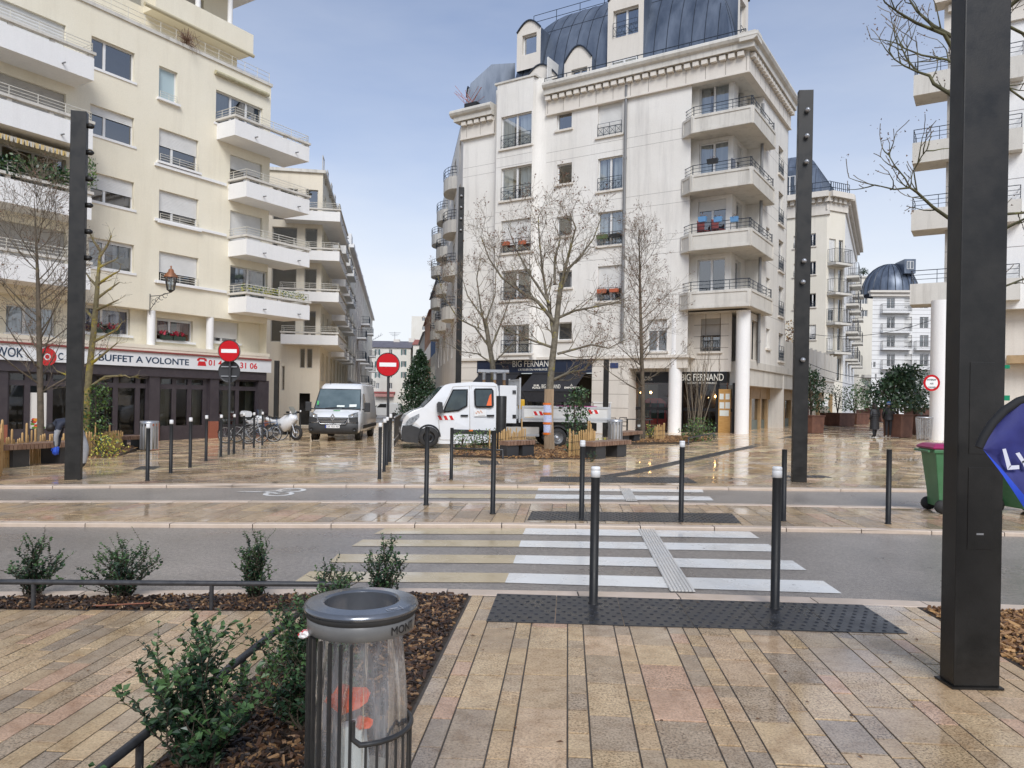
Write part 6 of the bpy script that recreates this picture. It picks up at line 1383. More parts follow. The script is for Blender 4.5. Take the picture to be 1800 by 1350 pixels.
# ---- signs
def round_sign(u, v, us, vs, rpx, lab, back=None, bar=True):
 p = at(u, v); c = atY(us, vs, p.y - .06); r = rpx * p.y / FPX; t = thing('road_sign', lab, 'road sign', p)
 b = MB(); b.tube([p, Vector((p.x + (c.x - p.x) * .9, p.y, c.z + r * .8))], .036, 10); b.build('pole', RAILK, t)
 b = MB(); b.lathe([(r, .02), (r, -.012), (r * .93, -.02)], (c.x, c.y, c.z), 36, axis='y'); b.disc((c.x, c.y + .02, c.z), r, 36, 'y'); rim = b.build('rim', GALV, t)
 b = MB(); n = 36
 b.face([(c.x + r * .93 * math.cos(k * 6.2832 / n), c.y - .022, c.z + r * .93 * math.sin(k * 6.2832 / n)) for k in range(n)]); b.build('red_face', REDS, t)
 if bar:
  b = MB(); b.box(c.x - r * .7, c.x + r * .7, c.y - .027, c.y - .023, c.z - r * .165, c.z + r * .165); b.build('white_bar', WHITES, t)
 if back:
  c2 = atY(back[0], back[1], p.y + .05); b = MB(); b.lathe([(r, .01), (r, -.01), (r * .9, -.015), (.001, -.016)], (c2.x, c2.y, c2.z), 32, axis='y'); b.build('back_plate', RAILK, t)
  for dz in (-.14, .14): b = MB(); b.box(c2.x - r * .7, c2.x + r * .7, c2.y - .03, c2.y - .02, c2.z + dz - .012, c2.z + dz + .012); b.build('bracket', GALV, t)
 return t, c, r
round_sign(402, 799, 403, 617, 19.5, 'no entry sign on a pole in front of the restaurant, dark sign back below it', back=(403, 653))
round_sign(681, 811, 682, 641, 21, 'no entry sign on a pole between the white van and the truck')
p = at(1649, 774); c = atY(1637.5, 673, p.y - .7); t = thing('road_sign', 'small round white sign with a red ring on the pale round column', 'road sign', c); r = 14.5 * c.y / FPX; n = 32
b = MB(); b.lathe([(r, .02), (r, -.01)], c, n, axis='y'); b.face([(c.x + r * math.cos(k * 6.2832 / n), c.y - .01, c.z + r * math.sin(k * 6.2832 / n)) for k in range(n)]); b.build('red_ring', REDS, t)
b = MB(); b.face([(c.x + .74 * r * math.cos(k * 6.2832 / n), c.y - .014, c.z + .74 * r * math.sin(k * 6.2832 / n)) for k in range(n)]); b.build('white_face', WHITES, t)
for txt, dz, k in (('INTERDIT', .1, 1.12), ('AUX', -.035, .42), ('2 ROUES', -.17, .95)):
 me = text_mesh(txt, .13, offset=.004); xs = [v.co.x for v in me.vertices]; w = max(xs) - min(xs); x0 = min(xs); W = k * r
 for v in me.vertices: v.co = Vector((-W / 2 + (v.co.x - x0) / w * W, -.018, v.co.y * r * 2.1 + dz * r * 3.4 - .02))
 me.materials.clear(); me.materials.append(LBLUE); link_mesh('lettering', me, t)
b = MB(); b.box(c.x - .02, c.x + .02, c.y + .021, c.y + .4, c.z - .05, c.z + .05); b.build('bracket', GALV, t)
# ---- near litter bin
bp_ = Vector((-.520, 2.66, 0)); t = thing('litter_bin', 'round litter bin with grey collar, black bars and clear plastic bag', 'bin', bp_); RB = .195; zt = .93
b = MB(); [b.lathe(q, (0, 0, 0), 64) for q in ([(.128, zt - .07), (.128, zt - .002)], [(.128, zt - .002), (.132, zt + .004), (.137, zt + .005)], [(.137, zt + .005), (.187, zt + .001)], [(.187, zt + .001), (.196, zt - .003), (.199, zt - .012)], [(.199, zt - .012), (.197, zt - .022), (.19, zt - .023)])]; lid = b.local('lid', mk('black_lid', (.13, .14, .155), (.18, .19, .21), 8, .1, .24, metal=.55), t)
b = MB(); b.lathe([(.196, zt - .022), (.197, zt - .028), (.19, zt - .04)], (0, 0, 0), 48); b.local('lid_gasket', RUBBER, t)
b = MB(); b.lathe([(.186, zt - .035), (.188, zt - .036), (.186, zt - .09), (.183, zt - .092), (.183, zt - .04)], (0, 0, 0), 64); col = b.local('collar', mk('grey_collar', (.125, .123, .118), (.155, .152, .147), 10, .42, .3), t)
me = text_mesh('MONT', .04, extrude=.0005)
x0 = min(v.co.x for v in me.vertices)
for v in me.vertices:
 a = rad(-90 + 43) + (v.co.x - x0) * 1.0 / .187; rr_ = .1895 + v.co.z; v.co = Vector((rr_ * math.cos(a), rr_ * math.sin(a), zt - .079 + v.co.y))
me.materials.clear(); me.materials.append(INK); link_mesh('lettering', me, col)
# pictogram plate on the lid
b = MB(); a0 = rad(-38)
def onlid(x, y, z=.0035): cx, cy = .163 * math.cos(a0), .163 * math.sin(a0); return (cx + x * math.cos(a0 + 1.2) - y * math.sin(a0 + 1.2), cy + x * math.sin(a0 + 1.2) + y * math.cos(a0 + 1.2), zt + z)
for q in [((-.03, -.02), (.03, -.02), (.026, -.017), (-.026, -.017)), ((.03, -.02), (.03, .02), (.026, .017), (.026, -.017)), ((.03, .02), (-.03, .02), (-.026, .017), (.026, .017)), ((-.03, .02), (-.03, -.02), (-.026, -.017), (-.026, .017)), ((-.015, -.01), (.012, -.01), (.016, .004), (-.019, .004)), ((-.02, .006), (.018, .008), (.018, .011), (-.02, .009))]: b.face([onlid(*p) for p in q])
b.local('pictogram', GALV, lid)
BAR = mk('bin_bar', (.02, .02, .02), (.03, .029, .028), 30, .4)
for a in [-162, -150, -138, -126, -112.5, -100, -88.5, 168, 150, 132, 114, 96]:
 w = rad(a); x, y = .181 * math.cos(w), .181 * math.sin(w); b = MB(); ax = Vector((-math.sin(w), math.cos(w), 0)); ay = Vector((math.cos(w), math.sin(w), 0)); b.obox((x, y, .46), ax * .0045, ay * .006, (0, 0, .37)); b.local('bar', BAR, t)
loop = [(.181 * math.cos(rad(a)), .181 * math.sin(rad(a)), .5 + (.012 if a in (-86, 90) else 0)) for a in range(-86, 92, 8)]; loop = [(loop[0][0], loop[0][1], .58)] + [(loop[0][0], loop[0][1], .52)] + loop[1:-1] + [(loop[-1][0], loop[-1][1], .52), (loop[-1][0], loop[-1][1], .58)]
b = MB(); b.tube(loop, .0095, 8); b.local('basket_rail', BAR, t)
for a in range(-72, 92, 12): w = rad(a); b = MB(); b.tube([(.181 * math.cos(w), .181 * math.sin(w), .09), (.181 * math.cos(w), .181 * math.sin(w), .495)], .005, 5); b.local('bar', BAR, t)
b = MB(); b.lathe([(0.001, .085), (.186, .085), (.186, .1), (.001, .1)], (0, 0, 0), 32); b.lathe([(.05, 0), (.05, .085)], (0, 0, 0), 16); b.local('base', BAR, t)
def plastic():
 m, tt, bb = nodes('clear_bag'); tt.nodes.remove(bb); L = tt.links.new
 tr = N(tt, 'BsdfTransparent'); tr.inputs[0].default_value = (.93, .93, .93, 1); df = N(tt, 'BsdfDiffuse'); df.inputs[0].default_value = (.7, .7, .7, 1); tl = N(tt, 'BsdfTranslucent'); tl.inputs[0].default_value = (.7, .7, .7, 1); gl = N(tt, 'BsdfGlossy'); gl.inputs['Roughness'].default_value = .16
 vec = N(tt, 'TexCoord').outputs['Object']; mpn = N(tt, 'Mapping'); mpn.inputs['Scale'].default_value = (30, 30, 5); L(vec, mpn.inputs[0]); no = N(tt, 'TexNoise', i_Scale=1.0, i_Detail=3); L(mpn.outputs[0], no.inputs['Vector']); bp = N(tt, 'Bump', i_Strength=.8, i_Distance=.01); L(no.outputs[0], bp.inputs['Height'])
 for q in (df, gl): L(bp.outputs[0], q.inputs['Normal'])
 a = N(tt, 'MixShader'); a.inputs[0].default_value = .5; L(df.outputs[0], a.inputs[1]); L(tl.outputs[0], a.inputs[2]); b2 = N(tt, 'MixShader'); L(ramp(tt, no.outputs[0], [(.4, g3(.13)), (.74, g3(.5))]), b2.inputs[0]); L(tr.outputs[0], b2.inputs[1]); L(a.outputs[0], b2.inputs[2])
 lw = N(tt, 'LayerWeight'); lw.inputs[0].default_value = .35; c2 = N(tt, 'MixShader'); k = N(tt, 'Math', operation='MULTIPLY'); k.inputs[1].default_value = .55; L(lw.outputs['Fresnel'], k.inputs[0]); L(k.outputs[0], c2.inputs[0]); L(b2.outputs[0], c2.inputs[1]); L(gl.outputs[0], c2.inputs[2]); L(c2.outputs[0], tt.nodes['Material Output'].inputs[0]); return m
bag = thing('bin_bag', 'clear plastic bag hanging inside the grey collared litter bin', 'bag', bp_); b = MB(); b.smooth = True; rr = random.Random(4); n = 72; secs = []
for i in range(15):
 f = i / 14; z = zt - .07 - f * (.78); base = .126 + (.03 * min(1, f * 3)) - .03 * max(0, f - .7) / .3 if f < .97 else .05
 secs.append([((base + (.012 * math.sin(j * .7 + 1.1 * math.sin(f * 3)) + .006 * math.sin(j * 1.9 + f * 4)) * (1 - .6 * f)) * math.cos(2 * math.pi * j / n), (base + (.012 * math.sin(j * .7 + 1.1 * math.sin(f * 3)) + .006 * math.sin(j * 1.9 + f * 4)) * (1 - .6 * f)) * math.sin(2 * math.pi * j / n), z) for j in range(n)])
b.loft(secs, caps=False); b.local('bag_skin', plastic(), bag)
def crumple(name, lab, c, r, m, seed, flat=.7):
 o = thing(name, lab, 'litter', bp_ + Vector(c)); rr = random.Random(seed); bm = bmesh.new(); bmesh.ops.create_icosphere(bm, subdivisions=2, radius=r)
 for v in bm.verts: v.co = v.co * rr.uniform(.55, 1.25); v.co.z *= flat
 me = bpy.data.meshes.new(name); bm.to_mesh(me); bm.free(); me.materials.append(m); link_mesh('wrapper', me, o)
crumple('orange_bag', 'crumpled orange plastic bag inside the clear bin bag', (-.03, -.06, .605), .07, mk('orange_plastic', (.75, .12, .02), (.6, .07, .01), 20, .35), 3, .6); crumple('orange_scrap', 'small orange scrap low in the clear bin bag', (.02, -.03, .51), .032, bpy.data.materials['orange_plastic'], 5)
o = thing('paper_bag', 'crumpled white paper bag lying in the clear bin bag', 'litter', bp_ + Vector((-.01, -.03, .4))); b = MB(); b.obox((0, 0, 0), (.04, .01, .01), (0, .03, 0), (-.012, 0, .11)); b.local('paper', PAPER, o); crumple('grey_litter', 'grey pile of rubbish at the bottom of the clear bin bag', (.02, -.01, .3), .1, mk('rubbish', (.35, .33, .28), (.2, .18, .15), 14, .7), 8)
crumple('red_wrapper', 'red and white wrapper stuck under the collar of the litter bin', (-.18, -.07, .83), .022, mk('wrapper', (.6, .03, .03), (.75, .72, .7), 30, .4, lo=.48, hi=.52), 6)
# ---- low rail round the bed
RL = mk('rail_black', (.028, .028, .03), (.045, .045, .047), 20, .3, .5)
t = thing('bed_rail', 'low black tube rail running along the front of the planting bed', 'railing', at(370, 1072)); y0 = lambda x: _bq(x) + .03; b = MB(); xa, xb = -5.2, at(600, 1072).x; b.tube([(xa, y0(xa), .2), (at(370, 1072).x, y0(at(370, 1072).x), .2), (xb, y0(xb), .2)], .021, 12); b.build('rail', RL, t)
for u in (-200, 52, 370): x = at(u, 1072).x; b = MB(); b.tube([(x, y0(x), -.05), (x, y0(x), .21)], .017, 10); b.build('post', RL, t)
t = thing('bed_rail', 'low black tube rail running towards the camera beside the shrubs', 'railing', EP.to_3d() * BED_L + EQ.to_3d() * 3); b = MB(); A_, B_ = EP * (BED_L + .03) + EQ * 1.9, EP * (BED_L + .03) + EQ * 5.05; b.tube([(*A_, .2), (*B_, .2)], .021, 12); b.build('rail', RL, t)
for f in (.02, .36, .68, .98): p = A_.lerp(B_, f); b = MB(); b.tube([(*p, -.05), (*p, .21)], .017, 10); b.build('post', RL, t)
t = thing('bed_rail', 'short piece of rail along the far kerb end of the bed behind the litter bin', 'railing', at(700, 1040)); b = MB(); x0, x1 = at(560, 1040).x, at(545, 1075).x
# ---- feather flag at the right edge
bpy.data.objects.remove(t)
t = thing('feather_flag', 'dark blue drop shaped flag with white letters at the right edge', 'flag', Vector((3.45, 3.75, 0))); FY = 3.75
FBL = mk('flag_blue', (.02, .022, .13), (.03, .035, .19), 5, .7); FB2 = mk('flag_light_blue', (.015, .06, .5), rough=.7)
up_ = [(1713, 786), (1722, 765), (1738, 740), (1760, 717), (1785, 701), (1815, 692), (1850, 690), (1890, 700), (1920, 725), (1935, 760)]; lowp = [(1729, 791), (1745, 812), (1763, 836), (1780, 862), (1797, 888), (1815, 915), (1835, 945), (1858, 975), (1880, 1005), (1900, 1040)]
b = MB(); b.smooth = True; n = len(up_); m = 8; grid = []
inn = [(1728, 788), (1737, 769), (1751, 747), (1771, 726), (1793, 711), (1819, 703), (1850, 702), (1884, 711), (1910, 733), (1924, 764)]
for i in range(n):
 a, c = Vector(inn[i]), Vector(lowp[i])
 for j in range(m + 1):
  q = a.lerp(c, j / m); rip = .03 * math.sin(j * 1.1 + i * .9) * min(1, i / 3) ; grid.append(atY(q.x, q.y, FY + rip))
vs = grid; fs = [(i * (m + 1) + j, i * (m + 1) + j + 1, (i + 1) * (m + 1) + j + 1, (i + 1) * (m + 1) + j) for i in range(n - 1) for j in range(m)]
b.mesh(vs, fs)
for k, f in enumerate(fs):
 if f[0] % (m + 1) >= m - 1: b.m[k] = 1
b.build('cloth', [FBL, FB2], t)
b = MB(); b.tube([atY(*p, FY + .002) for p in [(Vector(a) + Vector(c)) / 2 for a, c in zip(up_, inn)]], [.02, .022, .022, .022, .022, .022, .022, .022, .022, .022], 8); b.build('pole_sleeve', mk('black_sleeve', (.012, .012, .013), rough=.8), t)
e_ = atY(1930, 762, FY); b = MB(); b.tube([e_, Vector((e_.x + .02, FY, .9)), Vector((e_.x + .02, FY, .02))], .014, 8); b.box(e_.x - .2, e_.x + .24, FY - .2, FY + .2, 0, .025); b.build('stand', RAILK, t)
def on_flag(x, y): return atY(x, y, FY - .022)
b = MB()
for q in [((1762, 789.5), (1768, 788.5), (1777.5, 819), (1771, 826)), ((1771, 826), (1775.5, 818.5), (1791.5, 817.5), (1792, 824.5)), ((1785, 797), (1792, 795), (1801, 809), (1798, 816)), ((1796, 811), (1803, 809), (1809, 822), (1802, 825)), ((1812, 792), (1819, 790), (1804, 815), (1798, 812))]: b.face([on_flag(*p) for p in q])
b.build('lettering', mk('flag_white', (.62, .63, .72), rough=.7), t)
# ---- wheelie bins
def wheelie(loc, rz, m, lid, lab, s=1.0):
 t = thing('wheelie_bin', lab, 'bin', loc, rz); b = MB(); B0, T0 = (.2, .24), (.29, .36); H = .95
 q = lambda w, d, z, oy=0: [(-w, -d + oy, z), (w, -d + oy, z), (w, d + oy, z), (-w, d + oy, z)]
 b.loft([q(.21, .22, .09), q(.21, .24, .3), q(.265, .31, H - .06), q(.29, .34, H - .055), q(.29, .34, H)], caps=True); b.local('body', m, t, bevel=.012)
 b = MB(); b.loft([q(.3, .36, H + .002), q(.31, .37, H + .03), q(.24, .3, H + .08)]); b.local('lid', lid, t, bevel=.01); b = MB(); b.tube([(-.25, .4, H - .03), (.25, .4, H - .03)], .018, 8); b.local('handle', m, t)
 for x in (-.24, .24): b = MB(); b.lathe([(.001, -.03), (.1, -.03), (.1, .03), (.001, .03)], (x, .2, .1), 18, axis='x'); b.local('wheel', RUBBER, t)
 for k in range(3): b = MB(); b.box(-.2 + .14 * k, -.2 + .14 * k + .02, -.355, -.33, H - .16, H - .05); b.local('rib', m, t)
 t.scale = (s, s, s); return t
GBIN = mk('green_bin', (.05, .15, .06), (.07, .19, .085), 4, .4); MAG = mk('magenta_lid', (.3, .02, .1), rough=.4)
wheelie(at(1668, 900), 1.45, GBIN, MAG, 'green wheelie bin with a magenta lid left of the near mast', 1.05); wheelie(at(1800, 903), .15, GBIN, GBIN, 'green wheelie bin behind the blue flag', 1.15)
w = wheelie(at(1105, 757), .1, mk('dark_green_bin', (.02, .05, .03), rough=.4), GBIN, 'dark green wheelie bin with a white bag on top by the restaurant', .9)
q = at(1105, 757); crumple('white_bag', 'white rubbish bag lying on the dark green wheelie bin', tuple(q + Vector((0, 0, 1.0)) - bp_), .16, CAP, 12)
# ---- barrier of vertical slats behind the bollards
A_, B_ = at(692.5, 785), at(712, 757); t = thing('slatted_barrier', 'grey barrier of upright slats standing behind the right no entry sign', 'barrier', A_); n = 22; h = 1.05
for k in range(n): p = A_.lerp(B_, (k + .5) / n); b = MB(); dv = (B_ - A_).normalized(); pr = Vector((-dv.y, dv.x, 0)); b.obox(p + Vector((0, 0, h / 2 + .02)), (B_ - A_) / n * .36, pr * .015, (0, 0, h / 2)); b.build('slat', RAILK, t)
b = MB()
for z in (.25, h): b.tube([A_ + Vector((0, 0, z)), B_ + Vector((0, 0, z))], .03, 6)
b.build('rail', GALV, t)
# ---- wooden benches with slats across dark blocks
def bench(u0, v0, u1, v1, wd, hz, lab, n=None):
 A_, B_ = at(u0, v0), at(u1, v1); L = (B_ - A_).length; dv = (B_ - A_).normalized(); pr = Vector((-dv.y, dv.x, 0)).normalized()
 if pr.y < 0: pr = -pr
 t = thing('bench', lab, 'bench', A_, group='slatted wooden benches'); n = n or max(6, int(L / .11)); rr = random.Random(int(u0))
 for k in range(n):
  c = A_.lerp(B_, (k + .5) / n) + pr * wd / 2 + Vector((0, 0, hz)); b = MB(); b.obox(c, dv * (L / n * .4), pr * wd / 2, (0, 0, .06)); b.build('slat', WOOD, t)
 for f in (.22, .78): c = A_.lerp(B_, f) + pr * wd * .5 + Vector((0, 0, (hz - .062) / 2)); b = MB(); b.obox(c, dv * .22, pr * wd * .38, (0, 0, (hz - .062) / 2)); b.build('base_block', RAILK, t)
 for z in (1,): b = MB(); b.obox(A_.lerp(B_, .5) + pr * wd * .5 + Vector((0, 0, hz - .066)), dv * L * .5, pr * wd * .3, (0, 0, .004)); b.build('bearer', RAILK, t)
 return t
bench(892, 806, 941, 803, .4, .42, 'slatted bench in the planting bed left of the wrapped tree'); bench(1044, 808, 1110, 802, .55, .42, 'slatted bench in the planting bed right of the wrapped tree'); bench(1096, 783, 1130, 779, .6, .4, 'slatted bench at the back of the bed near the small trees')
bench(8, 824, 152, 812, .7, .45, 'long slatted bench in front of the restaurant where the worker bends'); bench(201, 794, 277, 789, .6, .42, 'short slatted bench between the yellow flowers and the first left bollard')
# ---- chestnut paling
def paling(pts, hs, lab, seed, w=.024):
 rr = random.Random(seed); t = thing('paling_fence', lab, 'fence', at(*pts[0]), group='chestnut paling fences'); P_ = [at(*p) for p in pts]
 for a, c in zip(P_, P_[1:]):
  n = max(2, int((c - a).length / .095))
  for k in range(n):
   p = a.lerp(c, (k + .5) / n) + Vector((rr.uniform(-.01, .01), rr.uniform(-.01, .01), 0)); h = hs * 1.2 * rr.uniform(.78, 1.05) * (1.4 if rr.random() < .1 else 1); tl = Vector((rr.uniform(-.02, .02), rr.uniform(-.02, .02), 1)); r = w * rr.uniform(.8, 1.15)
   b = MB(); b.tube([p, p + tl * (h - .03), p + tl * h], [r, r, r * .5], 5); b.build('stake', PALE, t)
 b = MB()
 for z in (.2, hs * .7):
  for a, c in zip(P_, P_[1:]): b.tube([a + Vector((0, -.03, z)), c + Vector((0, -.03, z))], .006, 4)
 b.build('wire', RAILK, t)
paling([(858, 797), (880, 797), (893, 794), (924, 790)], .62, 'paling fence beside the left bench of the truck side bed', 1); paling([(998, 804), (1026, 801), (1046, 795)], .62, 'paling fence between the wrapped tree and the right bench', 2); paling([(1150, 775), (1168, 773)], .55, 'short paling fence at the back of the bed by the restaurant window', 3)
paling([(0, 824), (40, 818), (100, 808), (190, 798), (215, 793)], .55, 'paling fence round the left bed by the restaurant', 4); paling([(-20, 850), (0, 838), (4, 815)], .62, 'taller paling fence at the left edge behind the bench', 5)
# ---- slatted grey bins, cabinet, cafe furniture
def slat_bin(u, v, w, h, lab):
 p = at(u, v); t = thing('slatted_bin', lab, 'bin', p)
 for k in range(14): a = k * 2 * math.pi / 14; b = MB(); b.obox(p + Vector((w * math.cos(a), w * math.sin(a), h / 2 + .05)), (.03 * -math.sin(a), .03 * math.cos(a), 0), (.008 * math.cos(a), .008 * math.sin(a), 0), (0, 0, h / 2)); b.build('slat', GALV, t)
 b = MB(); b.lathe([(w + .02, h), (w + .02, h + .08), (w - .05, h + .08), (w - .05, h)], p, 18); b.build('rim', GALV, t); b = MB(); b.lathe([(.001, .06), (w - .04, .06), (w - .04, h - .1), (.001, h - .1)], p, 14); b.build('liner', SHUTG, t)
slat_bin(1081, 783, .25, .85, 'grey slatted litter bin behind the right bench of the truck side bed'); slat_bin(262, 792, .27, .9, 'grey slatted litter bin behind the first left bollard')
p = atY(1057, 745, 36.5); p.z = gz(p.x, p.y); b = MB(); b.box(p.x - .42, p.x + .42, p.y - .25, p.y + .25, p.z, p.z + 1.45); t = thing('cabinet', 'pale grey street cabinet in front of the stone pier', 'cabinet', p); b.build('body', SHUT, t, bevel=.02); b = MB(); b.box(p.x - .46, p.x + .46, p.y - .29, p.y + .27, p.z + 1.452, p.z + 1.52); b.build('lid', SHUT, t)
def cafe_chair(u, v, rz, lab):
 t = thing('cafe_chair', lab, 'chair', at(u, v), rz, 'black cafe chairs'); b = MB(); b.box(-.22, .22, -.22, .22, .43, .46); b.local('seat', RAILK, t)
 for x in (-.2, .2):
  for y in (-.2, .2): b = MB(); b.tube([(x, y, 0), (x, y, .43 if y < 0 else .82)], .016, 5); b.local('leg', RAILK, t)
 b = MB(); b.tube([(-.2, .2, .82), (.2, .2, .82)], .018, 5); b.tube([(-.2, .2, .66), (.2, .2, .66)], .014, 5); b.local('backrest', RAILK, t)
cafe_chair(1078, 768, .3, 'black cafe chair left of the dark green wheelie bin'); cafe_chair(1090, 766, -2.6, 'black cafe chair just in front of the dark green wheelie bin'); cafe_chair(1140, 765, .4, 'black cafe chair in front of the red cabin window')
t = thing('cafe_table', 'black cafe table in front of the restaurant entrance', 'table', at(1122, 766)); b = MB(); b.box(-.6, .6, -.35, .35, .72, .75); b.local('table_top', RAILK, t)
for x in (-.5, .5): b = MB(); b.tube([(x, 0, 0), (x, 0, .72)], .03, 6); b.local('leg', RAILK, t)
# ---- corten planters with shrubs in the right street
def planter(u, v, w, h, shrub, lab, m=(0,), seed=1, cone=1.0, n=600, sz=.16):
 p = at(u, v); p.z = gz(p.x, p.y); t = thing('planter', lab, 'planter', p, .5, 'corten steel planters'); b = MB(); q = lambda s, z: [(-s, -s, z), (s, -s, z), (s, s, z), (-s, s, z)]; b.loft([q(w * .92, .02), q(w, h)], caps=True); b.local('box', CORTEN, t); b = MB(); b.box(-w - .03, w + .03, -w - .03, w + .03, h + .001, h + .05); b.local('rim', CORTEN, t)
 if shrub:
  rx, rz_ = shrub; s = thing('planter_shrub', 'plant in the ' + lab, 'shrub', p + Vector((0, 0, h))); rr = random.Random(seed); b = MB()
  for k in range(9):
   f = k / 8; c = p + Vector((rr.gauss(0, rx * .2), rr.gauss(0, rx * .2), h + rz_ * (.15 + .8 * f))); r = rx * (1 - cone * .75 * f); leafy(b, c, r, r, rz_ * .17, int(n / 9), sz, rr, len(m))
  b.build('foliage', [(LEAFD, LEAFG, LEAF)[i] for i in m], s); b = MB()
  for k in range(4): b.tube([p + Vector((0, 0, h)), p + Vector((rr.gauss(0, rx * .3), rr.gauss(0, rx * .3), h + rz_ * .8))], [.04, .015], 4)
  b.build('stems', STEM, s)
planter(1425, 762, .42, .8, (.75, 2.1), 'corten planter just right of the lamp mast in the right street', (0,), 1, .6, 900); planter(1472, 749, .75, .8, (.8, 1.7), 'corten planter by the arcade with an airy shrub', (0, 1), 2, .3, 380, .12); planter(1502, 746, .7, .75, (1.0, 1.9), 'corten planter halfway down the arcade with a light green shrub', (1,), 3, .4, 600)
planter(1578, 769, .42, .95, (1.3, 1.95), 'corten planter with the biggest shrub beside two people', (0, 2), 4, .6, 3000, .17); planter(1606, 763, .5, .9, (.7, 1.5), 'corten planter with a low shrub behind the biggest one', (1, 2), 5, .4, 500); planter(1524, 738, .7, .9, (1.3, 2.8), 'corten planter with an olive shrub in the middle of the right street', (1,), 6, .6, 700); planter(1615, 741, .9, 1.2, (1.6, 3.0), 'corten planter with a shrub behind the round sign', (2, 1), 7, .5, 900)
planter(1545, 741, .8, 1.2, None, 'empty looking corten planter behind the walking people')
p = at(1624, 775); t = thing('bag_bin', 'wire litter bin with a clear bag beside the pale round column', 'bin', p); b = MB()
for k in range(10): a = k * .628; b.tube([p + Vector((.24 * math.cos(a), .24 * math.sin(a), .05)), p + Vector((.3 * math.cos(a), .3 * math.sin(a), .9))], .012, 4)
b.build('bars', GALV, t); b = MB(); b.lathe([(.3, .88), (.32, .92), (.28, .94)], p, 18); b.build('rim', GALV, t); b = MB(); b.lathe([(.2, .1), (.25, .85)], p, 16); b.build('bag', bpy.data.materials['clear_bag'], t)
# ---- overhead cables across the right street
for u0, v0, u1, v1, k in ((1330, 563, 1640, 562, 'upper'), (1400, 628, 1645, 643, 'lower'), (1400, 640, 1640, 660, 'lowest')):
 A_, B_ = atY(u0, v0, 42), atY(u1, v1, 40); b = MB(); b.tube([A_.lerp(B_, f / 10) - Vector((0, 0, .9 * 4 * (f / 10) * (1 - f / 10))) for f in range(11)], .014, 4); tag(b.build('overhead_cable', RAILK, loc=A_), 'thin black cable strung across the right street, the %s one' % k, 'cable')
# ================================================================== planting
def leaf(b, p, d, n, L, W):
 d = d.normalized(); w = d.cross(n)
 if w.length < .05: w = d.cross(Vector((1, 0, .3)))
 w.normalize(); up = w.cross(d); m = p + d * L * .45; tip = p + d * L - up * L * .12
 b.face([p, m + w * W + up * W * .35, tip]); b.face([p, tip, m - w * W + up * W * .35])
def holly(name, lab, base, H, spread, nst, seed, lf=.032, lean=(0, 0), spikes=2, mats=None, dens=1.0, tall=()):
 """evergreen shrub: many thin stems, leaves in pairs up each stem, young bright tips"""
 rr = random.Random(seed); t = thing('shrub', lab, 'shrub', base, group=name); sb, lb = MB(), MB()
 for k in range(nst):
  a = rr.uniform(0, 6.283); tl = rr.random() ** .7; h = H * (1 - .55 * tl * tl) * rr.uniform(.55, 1.0)
  if k < spikes: tl *= .45; h = H * rr.uniform(.92, 1.0)
  ex = Vector((math.cos(a) * spread * tl + lean[0], math.sin(a) * spread * tl + lean[1], h)); p0 = Vector((rr.gauss(0, .03), rr.gauss(0, .03), 0)); pts = []
  for i in range(7):
   f = i / 6; pts.append(p0 + Vector((ex.x * f ** 1.25 + .02 * math.sin(f * 9 + k), ex.y * f ** 1.25 + .02 * math.cos(f * 8 + k), ex.z * f)))
  sb.tube(pts, [.006 - .0045 * i / 6 for i in range(7)], 4, caps=False)
  nl = int(h / .02 * dens)
  for i in range(nl):
   f = .12 + .88 * i / nl; x = f * 6; j = min(5, int(x)); p = pts[j].lerp(pts[j + 1], x - j); d0 = (pts[j + 1] - pts[j]).normalized(); w = rr.uniform(0, 6.283)
   side = Vector((math.cos(w), math.sin(w), rr.uniform(.0, .7))); d = (side + d0 * .5).normalized(); s = lf * rr.uniform(.7, 1.2) * (.75 if f > .92 else 1); lb.mi = 1 if (f > .78 and rr.random() < .75) or rr.random() < .12 else 0
   leaf(lb, p, d, d0, s, s * .33)
   if rr.random() < .8: leaf(lb, p, (Vector((-side.x, -side.y, side.z)) + d0 * .5), d0, s, s * .33)
   if rr.random() < .16:   # short side twig
    q = p + d * rr.uniform(.05, .12) + Vector((0, 0, .03)); sb.tube([p, q], [.002, .001], 3, caps=False)
    for z in range(5): leaf(lb, p.lerp(q, .3 + .17 * z), Vector((rr.gauss(0, 1), rr.gauss(0, 1), rr.uniform(.1, 1))), d, s * .9, s * .3)
 keep = ORG[t.name]; sb.local('stems', STEM, t); lb.local('foliage', mats or [LEAF, LEAFG], t); return t
G = 'evergreen shrubs in the near planting bed'
def pbase(u, v, q=None): p = at(u, v); return Vector((p.x, p.y, 0))
holly(G, 'small evergreen shrub at the far left behind the low rail', pbase(55, 1048), .52, .27, 30, 1, .034, (0, 0), 2); holly(G, 'bushy evergreen shrub behind the low rail, second from the left', pbase(212, 1050), .52, .36, 42, 2, .034, (.02, 0), 3)
holly(G, 'upright evergreen shrub behind the low rail, third from the left', pbase(450, 1050), .56, .2, 34, 3, .033, (0, 0), 3); holly(G, 'evergreen shrub with two tall shoots just behind the litter bin', pbase(672, 1052), .58, .22, 26, 4, .033, (.02, 0), 2)
holly(G, 'light low evergreen shrub left of the bin top by the kerb', pbase(590, 1055), .34, .3, 24, 5, .033, (0, 0), 1); holly(G, 'biggest evergreen shrub beside the rail at the front of the bed', Vector((-1.33, 3.28, 0)), .74, .37, 50, 6, .043, (-.03, 0), 3, dens=.85)
